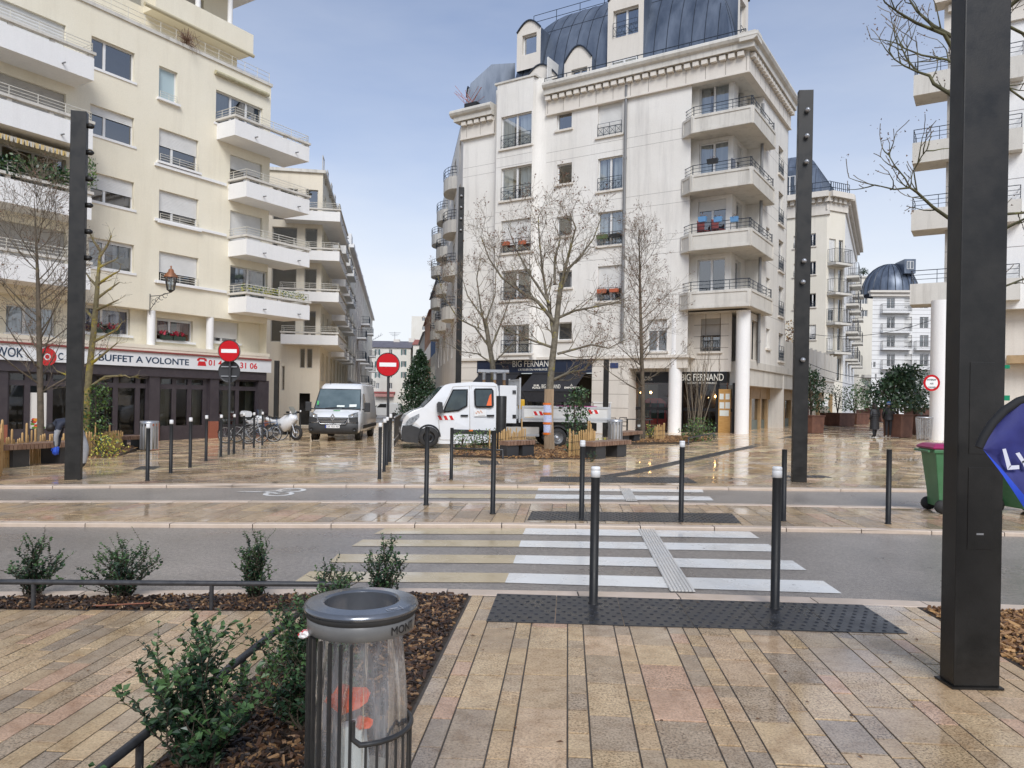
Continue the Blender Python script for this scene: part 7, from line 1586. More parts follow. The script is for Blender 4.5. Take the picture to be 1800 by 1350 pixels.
holly(G, 'evergreen shrub tight behind the litter bin on its left', Vector((-1.02, 3.75, 0)), .6, .34, 52, 7, .036, (.02, 0), 2); holly(G, 'evergreen shrub in the middle of the bed strip by the diagonal rail', Vector((-1.2, 4.45, 0)), .52, .34, 44, 8, .035, (0, 0), 2); holly(G, 'young evergreen shrub at the bend of the two rails', Vector((-1.22, 5.2, 0)), .42, .3, 34, 9, .034, (0, 0), 2)
holly(G, 'low evergreen shrub at the very front edge of the bed', Vector((-1.28, 2.72, 0)), .3, .3, 30, 10, .036, (0, 0), 1)
# sticks and small litter on the bark
t = thing('stick', 'long reddish stick lying on the bark chips left of the litter bin', 'stick', (-.85, 2.9, .02)); b = MB(); b.tube([(-.93, 2.62, .03), (-.86, 2.85, .035), (-.78, 3.12, .025)], [.006, .007, .005], 6); b.build('twig', mk('red_stick', (.22, .08, .045), rough=.7), t)
t = thing('stick', 'reddish stick on the bark beside the front rail', 'stick', at(200, 1070)); p, q = at(160, 1071), at(262, 1068); b = MB(); b.tube([p + Vector((0, .02, .02)), q + Vector((0, .02, .03))], .006, 6); b.build('twig', bpy.data.materials['red_stick'], t)
# dry fallen leaves on the paving
rr = random.Random(77); t = thing('fallen_leaves', 'few dark dry leaves scattered over the wet paving', 'leaves', (0, 4, 0)); b = MB()
for k in range(46):
 x, y = rr.uniform(-2.8, 3.0), rr.uniform(2.9, 6.2); a = rr.uniform(0, 6.28); leaf(b, Vector((x, y, .006)), Vector((math.cos(a), math.sin(a), 0)), Vector((0, 0, 1)), rr.uniform(.02, .05), .008)
tag(t, kind='stuff'); b.build('leaf_scatter', mk('dry_leaf', (.1, .05, .025), (.2, .1, .04), 9, .7), t)
# ---- bare trees
def grow(acc, p, d, L, r, lev, rr, cfg):
 """crooked branch with side shoots; acc: lists of tubes per level"""
 n = 4 if lev < cfg['max'] else 3; pts = [p]; rs = [r]; cur = d.normalized()
 for i in range(n):
  cur = (cur + Vector((rr.gauss(0, cfg['bend']), rr.gauss(0, cfg['bend']), rr.gauss(cfg['up'], cfg['bend'])))).normalized(); pts.append(pts[-1] + cur * L / n); rs.append(r * (1 - .62 * (i + 1) / n))
 acc[min(lev, 2)].append((pts, rs))
 if lev >= cfg['max']:
  acc[3] += [pts[-1], pts[-2]] if rr.random() < cfg.get('seed', .5) else []; return
 for k in range(cfg['n'][lev]):
  f = rr.uniform(.25, 1.0) if k else 1.0; x = f * n; j = min(n - 1, int(x)); q = pts[j].lerp(pts[j + 1], x - j); t = (pts[j + 1] - pts[j]).normalized()
  s = Vector((rr.gauss(0, 1), rr.gauss(0, 1), rr.gauss(.2, .7))); s = (s - t * s.dot(t)).normalized(); w = cfg['ang'] * rr.uniform(.6, 1.2); dd = t * math.cos(w) + s * math.sin(w)
  grow(acc, q, dd, L * cfg['dec'] * rr.uniform(.65, 1.15), max(.004, rs[j] * .6), lev + 1, rr, cfg)
def bare_tree(lab, base, trunk, limbs, cfg, seed, barkm, seedsize=0.0, group='bare young street trees', nm='tree', auto=None):
 """trunk: [(point, radius)]; limbs: polylines with radii; small wood grows from them"""
 rr = random.Random(seed); t = thing(nm, lab, 'tree', base, group=group); acc = {0: [], 1: [], 2: [], 3: []}
 for pts, r0, r1 in limbs:
  n = len(pts); rs = [r0 + (r1 - r0) * i / (n - 1) for i in range(n)]; acc[0].append((pts, rs))
  for i in range(1, n):
   seg = (pts[i] - pts[i - 1]); m = cfg.get('side', 2) + (2 if i == n - 1 else 0)
   for k in range(m):
    f = rr.random() if not (i == n - 1 and k == 0) else 1.0; q = pts[i - 1].lerp(pts[i], f); s = Vector((rr.gauss(0, 1), rr.gauss(0, 1), rr.gauss(.35, .7))); tt = seg.normalized(); s = (s - tt * s.dot(tt)).normalized(); w = cfg['ang'] * rr.uniform(.5, 1.2)
    grow(acc, q, tt * math.cos(w) + s * math.sin(w), cfg['L'] * rr.uniform(.6, 1.2), max(.006, rs[i] * .5), 1, rr, cfg)
 b = MB(); b.tube([p for p, r in trunk], [r for p, r in trunk], 12); b.build('trunk', barkm, t)
 b = MB()
 for pts, rs in acc[0]: b.tube(pts, rs, 7, caps=False)
 for pts, rs in acc[1]: b.tube(pts, rs, 5, caps=False)
 if b.v: b.build('branches', barkm, t)
 b = MB()
 for pts, rs in acc[2]: b.tube(pts, [max(x, .0035) for x in rs], 3, caps=False)
 if b.v: tag(b.build('twigs', TWIG, t), kind='stuff')
 if seedsize and acc[3]:
  b = MB()
  for p in acc[3]:
   for k in range(rr.randint(1, 3)):
    q = p + Vector((rr.gauss(0, .05), rr.gauss(0, .05), rr.gauss(0, .05))); v = [Vector((rr.gauss(0, 1), rr.gauss(0, 1), rr.gauss(0, 1))) * seedsize for _ in range(4)]
    b.face([q + v[0], q + v[1], q + v[2]]); b.face([q + v[1], q + v[2], q + v[3]])
  tag(b.build('seed_clusters', SEED, t), kind='stuff')
 return t
rl = random.Random(55)
def limb(Y, pts, r0, r1, dy=0.0):
 """a limb measured against the photograph, leaning dy metres away along its length"""
 n = len(pts); return ([atY(u, v, Y + dy * i / (n - 1)) for i, (u, v) in enumerate(pts)], r0, r1)
base = at(966, 790); Y = base.y
CF = dict(max=3, n=[0, 4, 4, 0], ang=.75, dec=.62, bend=.13, up=.05, L=.95, side=3, seed=.4)
limbs = [limb(Y, [(975, 600), (968, 555), (960, 515), (953, 470), (948, 420), (946, 380)], .075, .014, .3), limb(Y, [(974, 565), (945, 530), (915, 512), (882, 488), (860, 455), (845, 415)], .07, .012, -.6), limb(Y, [(982, 520), (1000, 472), (1022, 448), (1043, 420), (1056, 385)], .06, .012, .8),
         limb(Y, [(978, 560), (1010, 546), (1042, 540), (1075, 534), (1102, 524)], .05, .012, -.5), limb(Y, [(975, 612), (940, 600), (905, 586), (880, 572)], .05, .012, .7), limb(Y, [(980, 622), (1040, 606), (1070, 612), (1100, 597)], .045, .01, .6), limb(Y, [(972, 668), (1000, 655), (1028, 650), (1042, 625)], .06, .012, -.8),
         limb(Y, [(967, 535), (930, 480), (908, 440), (893, 400)], .05, .012, 1.2), limb(Y, [(986, 500), (1002, 440), (1012, 400), (1000, 372)], .06, .01, -.7), limb(Y, [(975, 500), (975, 455), (985, 420), (975, 395)], .05, .01, 1.0)]
tk = [(base, .14), (atY(964, 740, Y), .12), (atY(966, 690, Y), .115), (atY(970, 640, Y), .11), (atY(976, 590, Y), .1), (atY(982, 530, Y), .085), (atY(986, 498, Y), .07)]
mt = bare_tree('big bare tree with seed clusters and a wrapped trunk in front of the white truck', base, tk, limbs, CF, 3, BARK, .02)
REED = mk('reed_wrap', (.34, .23, .14), (.47, .35, .23), 14, .8, bump=.5, bscale=60, stretch=(3, 3, .2)); b = MB()
for k in range(22):
 a = k * 6.2832 / 22; o_ = lambda q, r: q + Vector((r * math.cos(a), r * math.sin(a), 0)); b.tube([o_(base, .155), o_(atY(964, 740, Y), .14), o_(atY(965.5, 684, Y), .135)], .02, 4)
b.build('reed_wrap', REED, mt)
OR = mk('orange_tape', (.75, .17, .02), rough=.4)
for v in (710, 727, 744, 762): c = atY(963, v, Y); b = MB(); b.lathe([(.165, -.035), (.166, .035)], c, 20); b.build('orange_tape', OR, mt)
NOTE = mk('notice_print', (.62, .66, .8), (.4, .44, .66), 30, .6)
for v0, v1 in ((712, 725), (729.5, 742), (746.5, 760)):
 c0, c1 = atY(963, v1, Y), atY(963, v0, Y); n = 7; b = MB()
 b.mesh([(c.x + .169 * math.cos(a), c.y + .169 * math.sin(a), c.z) for c in (c0, c1) for a in [rad(-150 + 120 * k / n) for k in range(n + 1)]], [(k, k + 1, n + 2 + k, n + 1 + k) for k in range(n)]); b.build('notice_sheet', NOTE, mt)
# left one behind the cab
Y = 29.5; base = atY(868, 770, Y); base.z = gz(base.x, Y)
limbs = [limb(Y, [(856, 590), (845, 540), (838, 490), (845, 450)], .05, .012, .5), limb(Y, [(860, 610), (835, 575), (805, 560), (780, 520), (768, 480)], .045, .01, -.5), limb(Y, [(862, 615), (880, 570), (895, 530), (905, 490)], .045, .01, .5), limb(Y, [(864, 638), (840, 622), (810, 618), (780, 600)], .035, .01, .4), limb(Y, [(866, 640), (890, 615), (905, 600)], .03, .01, -.4), limb(Y, [(852, 570), (870, 520), (872, 470)], .04, .01, .3), limb(Y, [(850, 560), (822, 520), (810, 480)], .04, .01, .6)]
t2 = bare_tree('bare tree held by a stake frame behind the truck cab', base, [(base, .12), (atY(868, 690, Y), .11), (atY(866, 640, Y), .1), (atY(859, 600, Y), .09), (atY(853, 560, Y), .07)], limbs, dict(CF, L=.75), 4, BARK, .02)
fr = thing('tree_stakes', 'three wooden stakes with a grey frame round the tree behind the truck', 'stakes', base)
for dx, dy in ((-.42, -.25), (.05, -.5), (.45, -.2)): b = MB(); p = base + Vector((dx, dy, 0)); tp = atY(868, 668, Y) + Vector((dx * .9, dy * .9, 0)); b.tube([p + Vector((0, 0, 0)), tp], .06, 8); b.build('stake', mk('stake_wood', (.3, .18, .09), rough=.7) if dx < -.4 else bpy.data.materials['stake_wood'], fr); b = MB(); b.tube([tp, tp + Vector((0, 0, .38))], .075, 8); b.build('sleeve', GALV, fr)
c = atY(868, 653, Y); b = MB(); b.box(c.x - .6, c.x + .6, c.y - .6, c.y - .5, c.z - .05, c.z + .05); b.box(c.x - .6, c.x + .6, c.y + .3, c.y + .4, c.z - .05, c.z + .05); b.box(c.x - .6, c.x - .5, c.y - .499, c.y + .299, c.z - .05, c.z + .05); b.box(c.x + .5, c.x + .6, c.y - .499, c.y + .299, c.z - .05, c.z + .05); b.build('frame', GALV, fr)
# right one: pointed crown
base = at(1130, 775); Y = base.y; limbs = []; rr = random.Random(12)
for k in range(30):
 f = k / 29; v = 690 - 265 * f; u = 1131 - 6 * (775 - v) / 350; a = rr.uniform(0, 6.283); L = 1.75 * (1 - f * .82) * rr.uniform(.75, 1.1); p = atY(u, v, Y); d = Vector((math.cos(a), math.sin(a), .55 + f * .6)); limbs.append(([p, p + d * L * .35, p + d * L * .7 + Vector((0, 0, .06)), p + d * L + Vector((0, 0, .2))], .028 * (1 - f * .6), .006))
bare_tree('slender bare tree with a pointed crown in front of the restaurant entrance', base, [(base, .1), (atY(1130, 690, Y), .085), (atY(1127, 600, Y), .07), (atY(1125, 500, Y), .045), (atY(1123, 400, Y), .012)], limbs, dict(CF, max=3, n=[0, 3, 3, 0], L=.6, side=2, seed=.35), 12, BARKD, .016)
# left tree in the bench bed
base = at(72, 806); Y = base.y; limbs = []; rr = random.Random(14)
for k in range(26):
 f = k / 25; v = 690 - 330 * f; u = 74 - 8 * (806 - v) / 440; a = rr.uniform(0, 6.283); L = 1.5 * (1 - f * .75) * rr.uniform(.75, 1.1); p = atY(u, v, Y); d = Vector((math.cos(a), math.sin(a), .7 + f * .5)); limbs.append(([p, p + d * L * .35, p + d * L * .7 + Vector((0, 0, .08)), p + d * L + Vector((0, 0, .22))], .026 * (1 - f * .6), .005))
bare_tree('dark bare tree standing between the bench and the restaurant on the far left', base, [(base, .085), (atY(71, 700, Y), .075), (atY(69, 600, Y), .065), (atY(66, 480, Y), .04), (atY(60, 350, Y), .008)], limbs, dict(CF, n=[0, 3, 3, 0], L=.65, side=2, seed=.2), 14, BARKD, .015)
# pollarded yellow tree
base = at(156, 800); Y = base.y; rr = random.Random(15)
limbs = [limb(Y, q, .045, .016, dy) for q, dy in [([(166, 600), (185, 590), (205, 580), (215, 566)], .2), ([(160, 640), (185, 620), (205, 604)], -.3), ([(165, 560), (150, 545), (146, 530)], .2), ([(170, 525), (190, 510), (210, 496)], .1), ([(168, 545), (190, 536), (208, 527)], -.3), ([(172, 500), (192, 486), (210, 476)], -.2), ([(174, 470), (190, 462), (204, 456)], .2), ([(172, 505), (158, 490), (150, 478)], .2), ([(176, 450), (188, 432), (196, 414)], .1), ([(176, 440), (165, 425), (158, 410)], -.2), ([(158, 680), (185, 662), (220, 660), (228, 664)], .3), ([(155, 690), (120, 660), (100, 652)], .4)]]
bare_tree('pollarded tree with yellow lichen bark right of the left lamp mast', base, [(base, .1), (atY(152, 740, Y), .095), (atY(156, 660, Y), .09), (atY(164, 590, Y), .08), (atY(170, 520, Y), .065), (atY(176, 440, Y), .03)], limbs, dict(CF, max=2, n=[0, 2, 0], L=.3, side=1, seed=0), 15, BARKY)
# bare multi-stemmed shrub by the restaurant window
base = at(1224, 772); Y = base.y; rr = random.Random(16); limbs = []
for k in range(16):
 a = rr.uniform(0, 6.283); s = rr.uniform(.15, .95); h = rr.uniform(2.2, 3.7); p = base + Vector((rr.gauss(0, .12), rr.gauss(0, .12), 0)); limbs.append(([p, p + Vector((math.cos(a) * s * .3, math.sin(a) * s * .3, h * .35)), p + Vector((math.cos(a) * s * .7, math.sin(a) * s * .7, h * .7)), p + Vector((math.cos(a) * s, math.sin(a) * s, h))], .022, .006))
bare_tree('bare many stemmed shrub in front of the black shop front with menus', base, [(base, .05), (base + Vector((0, 0, .3)), .04)], limbs, dict(CF, max=2, n=[0, 2, 0], L=.45, side=1, seed=.2, ang=.5, up=.15), 16, TWIG, 0, None, 'shrub')
# tree behind the near mast
Y = 6.15; base = Vector((atY(1715, 900, Y).x, Y, 0)); L_ = lambda pts, r0, r1, dy=0: limb(Y, pts, r0 * .72, r1 * .72, dy * .7)
limbs = [L_([(1710, 130), (1675, 65), (1640, 45), (1612, 20), (1596, -5)], .03, .009, .4), L_([(1710, 150), (1660, 60), (1610, 40), (1580, 22), (1556, 5)], .026, .007, -.4), L_([(1712, 210), (1670, 165), (1641, 147), (1634, 133), (1612, 126), (1595, 105), (1582, 78)], .026, .007, .3), L_([(1612, 126), (1590, 116), (1572, 104), (1562, 88)], .011, .006, .1), L_([(1708, 130), (1665, 105), (1620, 97), (1590, 85), (1578, 78)], .016, .006, .5), L_([(1710, 420), (1670, 385), (1640, 364), (1612, 338), (1600, 330), (1572, 333), (1538, 325)], .024, .006, -.3), L_([(1600, 330), (1590, 312), (1572, 290), (1562, 272)], .01, .006, .2), L_([(1612, 338), (1606, 300), (1620, 275), (1630, 262)], .009, .005, -.2),
         L_([(1716, 60), (1770, 15), (1800, -10)], .03, .02, -.3), L_([(1716, 110), (1760, 40), (1800, 60), (1850, 40)], .025, .014, .3), L_([(1718, 200), (1765, 150), (1800, 175), (1850, 160)], .02, .01, -.3), L_([(1720, 400), (1770, 376), (1800, 374), (1850, 360)], .02, .01, .3), L_([(1720, 430), (1770, 400), (1800, 385), (1860, 380)], .02, .01, -.4), L_([(1720, 520), (1775, 500), (1800, 490), (1850, 470)], .014, .008, .3)]
bare_tree('bare tree half hidden behind the huge near lamp mast', base, [(base, .045), (atY(1716, 600, Y), .04), (atY(1714, 300, Y), .033), (atY(1710, 60, Y), .026), (atY(1712, -200, Y), .015)], limbs, dict(CF, max=2, n=[0, 2, 0], L=.24, side=1, seed=.8, ang=.85, up=.12), 18, bark('green_bark', (.06, .055, .025), (.12, .11, .05), (.2, .2, .06), .6), .006)
# ---- evergreen in a planter behind the van
p = atY(735, 730, 38.0); p.z = gz(p.x, p.y); t = thing('evergreen_tree', 'big dark conical evergreen shrub in a grey planter between van and truck', 'tree', p); rr = random.Random(20); b = MB(); Ht = atY(735, 622, 38).z - p.z
for k in range(22):
 f = k / 21; r = 1.12 * (1 - f) ** .62 * (1 if f > .12 else .85) + .12
 for j in range(4): a = rr.uniform(0, 6.28); leafy(b, p + Vector((math.cos(a) * r * .5, math.sin(a) * r * .5, .55 + (Ht - .6) * f)), r * .62, r * .62, .28, 85, .15, rr, 3)
b.build('crown', [LEAFD, LEAFD, LEAF], t); b = MB(); b.tube([p, p + Vector((0, 0, Ht * .7))], .08, 6); b.build('trunk', BARKD, t); b = MB(); b.box(p.x - 1.0, p.x + 1.0, p.y - .6, p.y + .6, p.z, p.z + .62); b.build('planter_box', RAILK, t)
# ---- other plants round the square
def green(lab, u, v, rx, rz_, n, sz, m, seed, base_dz=.0, nm='shrub', cat='shrub', ry=None):
 p = at(u, v); t = thing(nm, lab, cat, p); rr = random.Random(seed); b = MB(); k = max(1, int(rz_ / rx))
 for i in range(k * 2 + 1): f = (i + .5) / (k * 2 + 1); leafy(b, p + Vector((rr.gauss(0, rx * .15), rr.gauss(0, rx * .15), base_dz + rz_ * f)), rx * (.75 + .3 * math.sin(f * 3.1)), ry or rx, rz_ / (k * 2), n // (k * 2 + 1), sz, rr, len(m))
 b.build('foliage', m, t); b = MB()
 for j in range(4): b.tube([p, p + Vector((rr.gauss(0, rx * .4), rr.gauss(0, rx * .4), rz_ * .85))], [.02, .008], 4)
 b.build('stems', STEM, t); return t
green('upright glossy evergreen bush between the wrapped tree and the truck tail', 1013, 795, .42, 1.95, 1300, .1, [LEAFD, LEAFG, LEAFD], 41); green('climbing evergreen with yellow tips beside the left lamp mast', 168, 800, .38, 2.0, 1100, .1, [LEAFG, LEAFD, LEAFY], 42)
green('light green low shrub in front of the restaurant window', 1222, 776, .72, .72, 700, .09, [LEAFG, LEAFY, LEAF], 43); green('small yellow flowered plant behind the right bench', 1058, 801, .3, .42, 220, .06, [LEAFYEL, LEAFG], 44); green('yellow flowering plant at the end of the long left bench', 183, 805, .45, .55, 360, .07, [LEAFYEL, LEAFYEL, LEAFG], 45); green('yellow green plant beside the short paling fence', 1142, 773, .35, .5, 240, .07, [LEAFYEL, LEAFG], 46)
for k, (u, v, lab) in enumerate(((810, 795, 'loose leafy shrub in the bed below the truck front door, first from the left'), (833, 796, 'loose leafy shrub in the bed below the truck front door, second from the left'), (853, 793, 'loose leafy shrub beside the dark cylinder post'), (872, 790, 'small leafy shrub right behind the left paling fence'))): green(lab, u, v, .3, .62, 230, .075, [LEAFG, LEAF, LEAFY], 50 + k)
green('dark low plant hanging beneath the right bench', 1040, 812, .2, .25, 90, .06, [LEAF], 61); green('low hedge plants in the left street beyond the van', 668, 727, 1.6, .8, 500, .2, [LEAFD, LEAF], 62, ry=.6)
# planting beds on the square
def pbed(lab, pts, seed, n):
 P_ = [at(*p) for p in pts]; z = sum(p.z for p in P_) / len(P_); b = MB(); b.prism([(p.x, p.y) for p in P_], z - .25, z + .03); o = tag(b.build('planting_bed', SOIL, loc=(0, 0, 0)), kind='structure')
 def ins(x, y):
  c = False; j = len(P_) - 1
  for i in range(len(P_)):
   a, d = P_[i], P_[j]
   if (a.y > y) != (d.y > y) and x < (d.x - a.x) * (y - a.y) / (d.y - a.y) + a.x: c = not c
   j = i
  return c
 b = MB(); chips(b, ins, min(p.x for p in P_), max(p.x for p in P_), min(p.y for p in P_), max(p.y for p in P_), n, seed, lambda x, y: z + .03, .02, .07); tag(b.build('bark_chips', CHIPR, o), kind='stuff')
pbed('mid', [(795, 803), (880, 806), (1045, 808), (1060, 797), (1000, 782), (850, 783), (800, 790)], 71, 3200); pbed('right', [(1110, 782), (1205, 780), (1250, 772), (1240, 765), (1150, 767)], 72, 1600); pbed('left', [(-30, 835), (90, 822), (215, 800), (240, 793), (190, 786), (0, 800), (-40, 812)], 73, 1800)
b = MB(); A_, B_ = at(1210, 782), at(1255, 773); b.tube([A_, A_ + Vector((0, 0, .25)), B_ + Vector((0, 0, .25)), B_], .03, 6); tag(b.build('bed_rail', RL, loc=A_), 'short low rail in front of the light green shrub by the restaurant', 'railing'); b = MB(); A_, B_ = at(793, 803), at(884, 807); b.tube([A_, A_ + Vector((0, 0, .25)), B_ + Vector((0, 0, .25)), B_], .03, 6); tag(b.build('bed_rail', RL, loc=A_), 'short low rail round the bed in front of the truck', 'railing')
# ================================================================== vehicles
CHROME = mk('chrome', (.6, .61, .62), rough=.12, metal=.9); LAMPG = mk('headlamp_glass', (.35, .37, .39), (.12, .13, .14), 14, .06, spec=.8); REDP = mk('reflective_red', (.6, .02, .02), rough=.35); DARKG = mk('dark_trim', (.012, .012, .013), rough=.4)
def wheel(par, c, r, w, axis, rim, name='wheel'):
 b = MB(); a = axis; b.lathe([(r * .62, -w), (r * .93, -w), (r, -w * .7), (r, w * .7), (r * .93, w), (r * .62, w)], c, 28, axis='x'); o = b.local(name, RUBBER, par); b = MB(); b.lathe([(r * .63, -w * .6), (r * .55, -w * .75), (r * .4, -w * .5), (r * .2, -w * .85), (.001, -w * .85)], c, 20, axis='x'); b.lathe([(r * .63, w * .6), (r * .55, w * .75), (r * .4, w * .5), (r * .2, w * .85), (.001, w * .85)], c, 20, axis='x'); b.local('rim', rim, o); return o
# ---- van seen from the front. Local frame: x across, y back from the nose
pv = at(583, 776); pv.z = gz(pv.x, pv.y) - .0; V = thing('panel_van', 'white panel van facing the camera at the mouth of the left street', 'van', pv + Vector((.05, 0, 0)), .045)
HV = EYE + (698 - 672.5) * pv.y / FPX - pv.z; HV = max(2.3, min(2.6, HV))
st = [(0.0, .5, .9, .7, .66), (.05, .42, 1.0, .9, .84), (.18, .36, 1.1, .99, .92), (.55, .34, 1.22, 1.03, .96), (.92, .34, 1.33, 1.035, .98)]
def xsec(y, zb, zt, hb, ht, rnd=.1):
 zm = min(zt - .12, 1.15); return [(-hb * .96, y, zb), (-hb, y, zb + .12), (-hb, y, zm), (-ht, y, zt - rnd), (-ht + rnd * .8, y, zt - .02), (-ht * .5, y, zt), (ht * .5, y, zt), (ht - rnd * .8, y, zt - .02), (ht, y, zt - rnd), (hb, y, zm), (hb, y, zb + .12), (hb * .96, y, zb)]
b = MB(); b.smooth = True; secs = [xsec(*s) for s in st]; secs += [xsec(1.62, .34, HV - .28, 1.035, .86), xsec(1.85, .34, HV - .07, 1.035, .87), xsec(2.2, .34, HV, 1.035, .88), xsec(5.35, .36, HV, 1.035, .88), xsec(5.5, .4, HV - .1, 1.0, .84)]
b.loft(secs); bd = b.local('body', CARW, V)
for v_ in (bd,): pass
def van_part(name, m, faces, bevel=0):
 b = MB()
 for f in faces: b.face(f)
 return b.local(name, m, V)
ws = lambda x, f: (x * (.97 - .1 * f), .97 + .62 * f - .15 + .06 * f, 1.335 + (HV - .27 - 1.335) * f)
b = MB(); b.smooth = True; gp = [[ws(-1 + 2 * i / 8, j / 6) for i in range(9)] for j in range(7)]
gp = [[(x, y + .05 * abs(x) ** 2.4, z) for x, y, z in r_] for r_ in gp]; b.mesh([p for r_ in gp for p in r_], [(j * 9 + i, j * 9 + i + 1, (j + 1) * 9 + i + 1, (j + 1) * 9 + i) for j in range(6) for i in range(8)]); b.local('windscreen', mk('windscreen_glass', (.07, .1, .11), (.14, .18, .19), .8, .04, spec=.7), V)
b = MB(); b.tube([gp[0][0], gp[3][0], gp[6][0], gp[6][4], gp[6][8], gp[3][8], gp[0][8], gp[0][4], gp[0][0]], .022, 6); b.local('screen_seal', DARKG, V)
for x0, x1, nm in ((-.5, .12, 1), (.2, .75, 2)): b = MB(); b.tube([(x0, .79, 1.36), (x1, .86, 1.42)], .014, 5); b.local('wiper', DARKG, V)
b = MB(); b.face([(-.02, .84, 1.42), (.3, .85, 1.42), (.3, .88, 1.49), (-.02, .87, 1.49)]); b.face([(.5, .85, 1.42), (.8, .87, 1.43), (.8, .92, 1.54), (.5, .9, 1.53)]); b.local('dashboard_paper', PAPER, V)
b = MB(); b.face([(-.86, .88, 1.5), (-.79, .87, 1.5), (-.79, .93, 1.66), (-.86, .94, 1.66)]); b.local('green_sticker', mk('sticker_green', (.05, .4, .1), rough=.5), V)
# bumper, grille, lamps, plate
def arc(zs, push, hw=1.0, n=14):
 return [[(hw * math.sin(t), push + .24 * (1 - math.cos(t)) * .9, z) for t in [(-1 + 2 * i / n) * 1.25 for i in range(n + 1)]] for z in zs]
b = MB(); b.smooth = True; rows = [arc([z], p, w)[0] for z, p, w in ((.3, .06, 1.0), (.34, -.05, 1.05), (.5, -.1, 1.075), (.72, -.08, 1.075), (.8, -.03, 1.07))]; n = 15
b.mesh([q for r_ in rows for q in r_], [(j * n + i, j * n + i + 1, (j + 1) * n + i + 1, (j + 1) * n + i) for j in range(4) for i in range(14)]); b.local('front_bumper', PLAST, V)
for sx in (-1, 1):
 b = MB(); ts = [.66, .8, .95, 1.1, 1.25]; q = [[(sx * w_ * math.sin(t), p_ + .216 * (1 - math.cos(t)), z_ + (0 if w_ > 1.06 else .04 * t)) for t in ts] for z_, p_, w_ in ((.79, -.1, 1.075), (.97, -.085, 1.05))]
 b.mesh(q[0] + q[1], [(k, k + 1, 6 + k, 5 + k) for k in range(4)]); b.local('bumper_corner', PLAST, V)
for sx in (-1, 1):
 b = MB(); q = [(1.0, .17, 1.0), (.8, .0, .985), (.63, -.045, .965), (.63, -.045, 1.1), (.82, .03, 1.17), (1.0, .19, 1.23)]; b.face([(sx * x, y - .045, z) for x, y, z in q]); hl = b.local('headlight', LAMPG, V)
 b = MB(); b.lathe([(.001, -.012), (.055, -.01), (.06, .0)], (sx * .78, -.05, 1.07), 14, axis='y'); b.local('lens', CHROME, hl)
 b = MB(); b.obox((sx * 1.24, .98, 1.42), (.12, 0, 0), (0, .07, 0), (0, 0, .2)); m_ = b.local('wing_mirror', PLAST, V, bevel=.03); b = MB(); b.tube([(sx * 1.02, 1.0, 1.32), (sx * 1.2, .98, 1.34)], .03, 6); b.local('mirror_arm', PLAST, m_)
 b = MB(); b.lathe([(.001, -.01), (.06, -.01), (.07, .02)], (sx * .88, -.03, .5), 14, axis='y'); b.local('fog_lamp', DARKG, V)
 b = MB(); b.face([(sx * 1.045, 1.3, 1.3), (sx * 1.045, 2.2, 1.3), (sx * .93, 2.15, 2.0), (sx * .93, 1.75, 2.0)]); b.local('side_window', CARG, V)
 b = MB(); b.box(*sorted((sx * 1.03, sx * 1.06)), 1.2, 5.3, .5, .64); b.local('side_moulding', PLAST, V)
 for y in (.98, 4.4): b = MB(); b.lathe([(.43, 0), (.36, .012)], (sx * 1.036 - (.012 if sx > 0 else 0), y, .4), 24, axis='x'); b.local('wheel_arch', DARKG, V); wheel(V, (sx * .9, y, .34), .345, .12, 'x', GALV)
b = MB(); b.face([(-.64, -.105, .98), (-.5, -.12, .74), (.5, -.12, .74), (.64, -.105, .98), (.6, -.1, 1.0), (-.6, -.1, 1.0)]); gr = b.local('grille', DARKG, V)
for z, w in ((.945, .58), (.885, .55), (.825, .5), (.77, .46)): b = MB(); b.box(-w, w, -.145, -.115, z - .012, z + .012); b.local('chrome_bar', CHROME, gr)
b = MB(); b.tube([(-.66, -.11, 1.0), (-.52, -.125, .73), (0, -.13, .72), (.52, -.125, .73), (.66, -.11, 1.0)], .016, 6); b.local('grille_surround', CHROME, gr)
b = MB(); z0 = .995; o_, i_ = [(0, .16), (.105, 0), (0, -.16), (-.105, 0)], [(0, .08), (.045, 0), (0, -.08), (-.045, 0)]; b.mesh([(x, -.16, z0 + z) for x, z in o_] + [(x, -.16, z0 + z) for x, z in i_] + [(x, -.11, z0 + z) for x, z in o_], [(k, (k + 1) % 4, 4 + (k + 1) % 4, 4 + k) for k in range(4)] + [(8 + k, 8 + (k + 1) % 4, (k + 1) % 4, k) for k in range(4)]); b.local('diamond_badge', CHROME, V)
b = MB(); b.box(-.29, .29, -.15, -.125, .56, .68); pl_ = b.local('number_plate', WHITES, V); b = MB(); b.box(-.29, -.25, -.153, -.15, .56, .68); b.local('blue_band', mk('plate_band', (.01, .04, .3), rough=.4), pl_)
me = text_mesh('GB 703 RR', .1); xs = [v.co.x for v in me.vertices]; x0, w_ = min(xs), max(xs) - min(xs)
for v in me.vertices: v.co = Vector((-.235 + (v.co.x - x0) / w_ * .5, -.154, .585 + v.co.y))
me.materials.clear(); me.materials.append(INK); link_mesh('lettering', me, pl_)
b = MB(); b.face([(-.12, .6, 1.262), (.16, .6, 1.262), (.16, .68, 1.285), (-.12, .68, 1.285)]); b.local('green_mark', bpy.data.materials['sticker_green'], V)
b = MB(); b.tube([(-.5, 1.9, HV - .05), (-.5, 1.85, HV + .12)], .012, 5); b.local('aerial', DARKG, V)
b = MB(); b.box(-.1, .12, 1.5, 1.56, HV - .42, HV - .36); b.local('inner_mirror', DARKG, V)
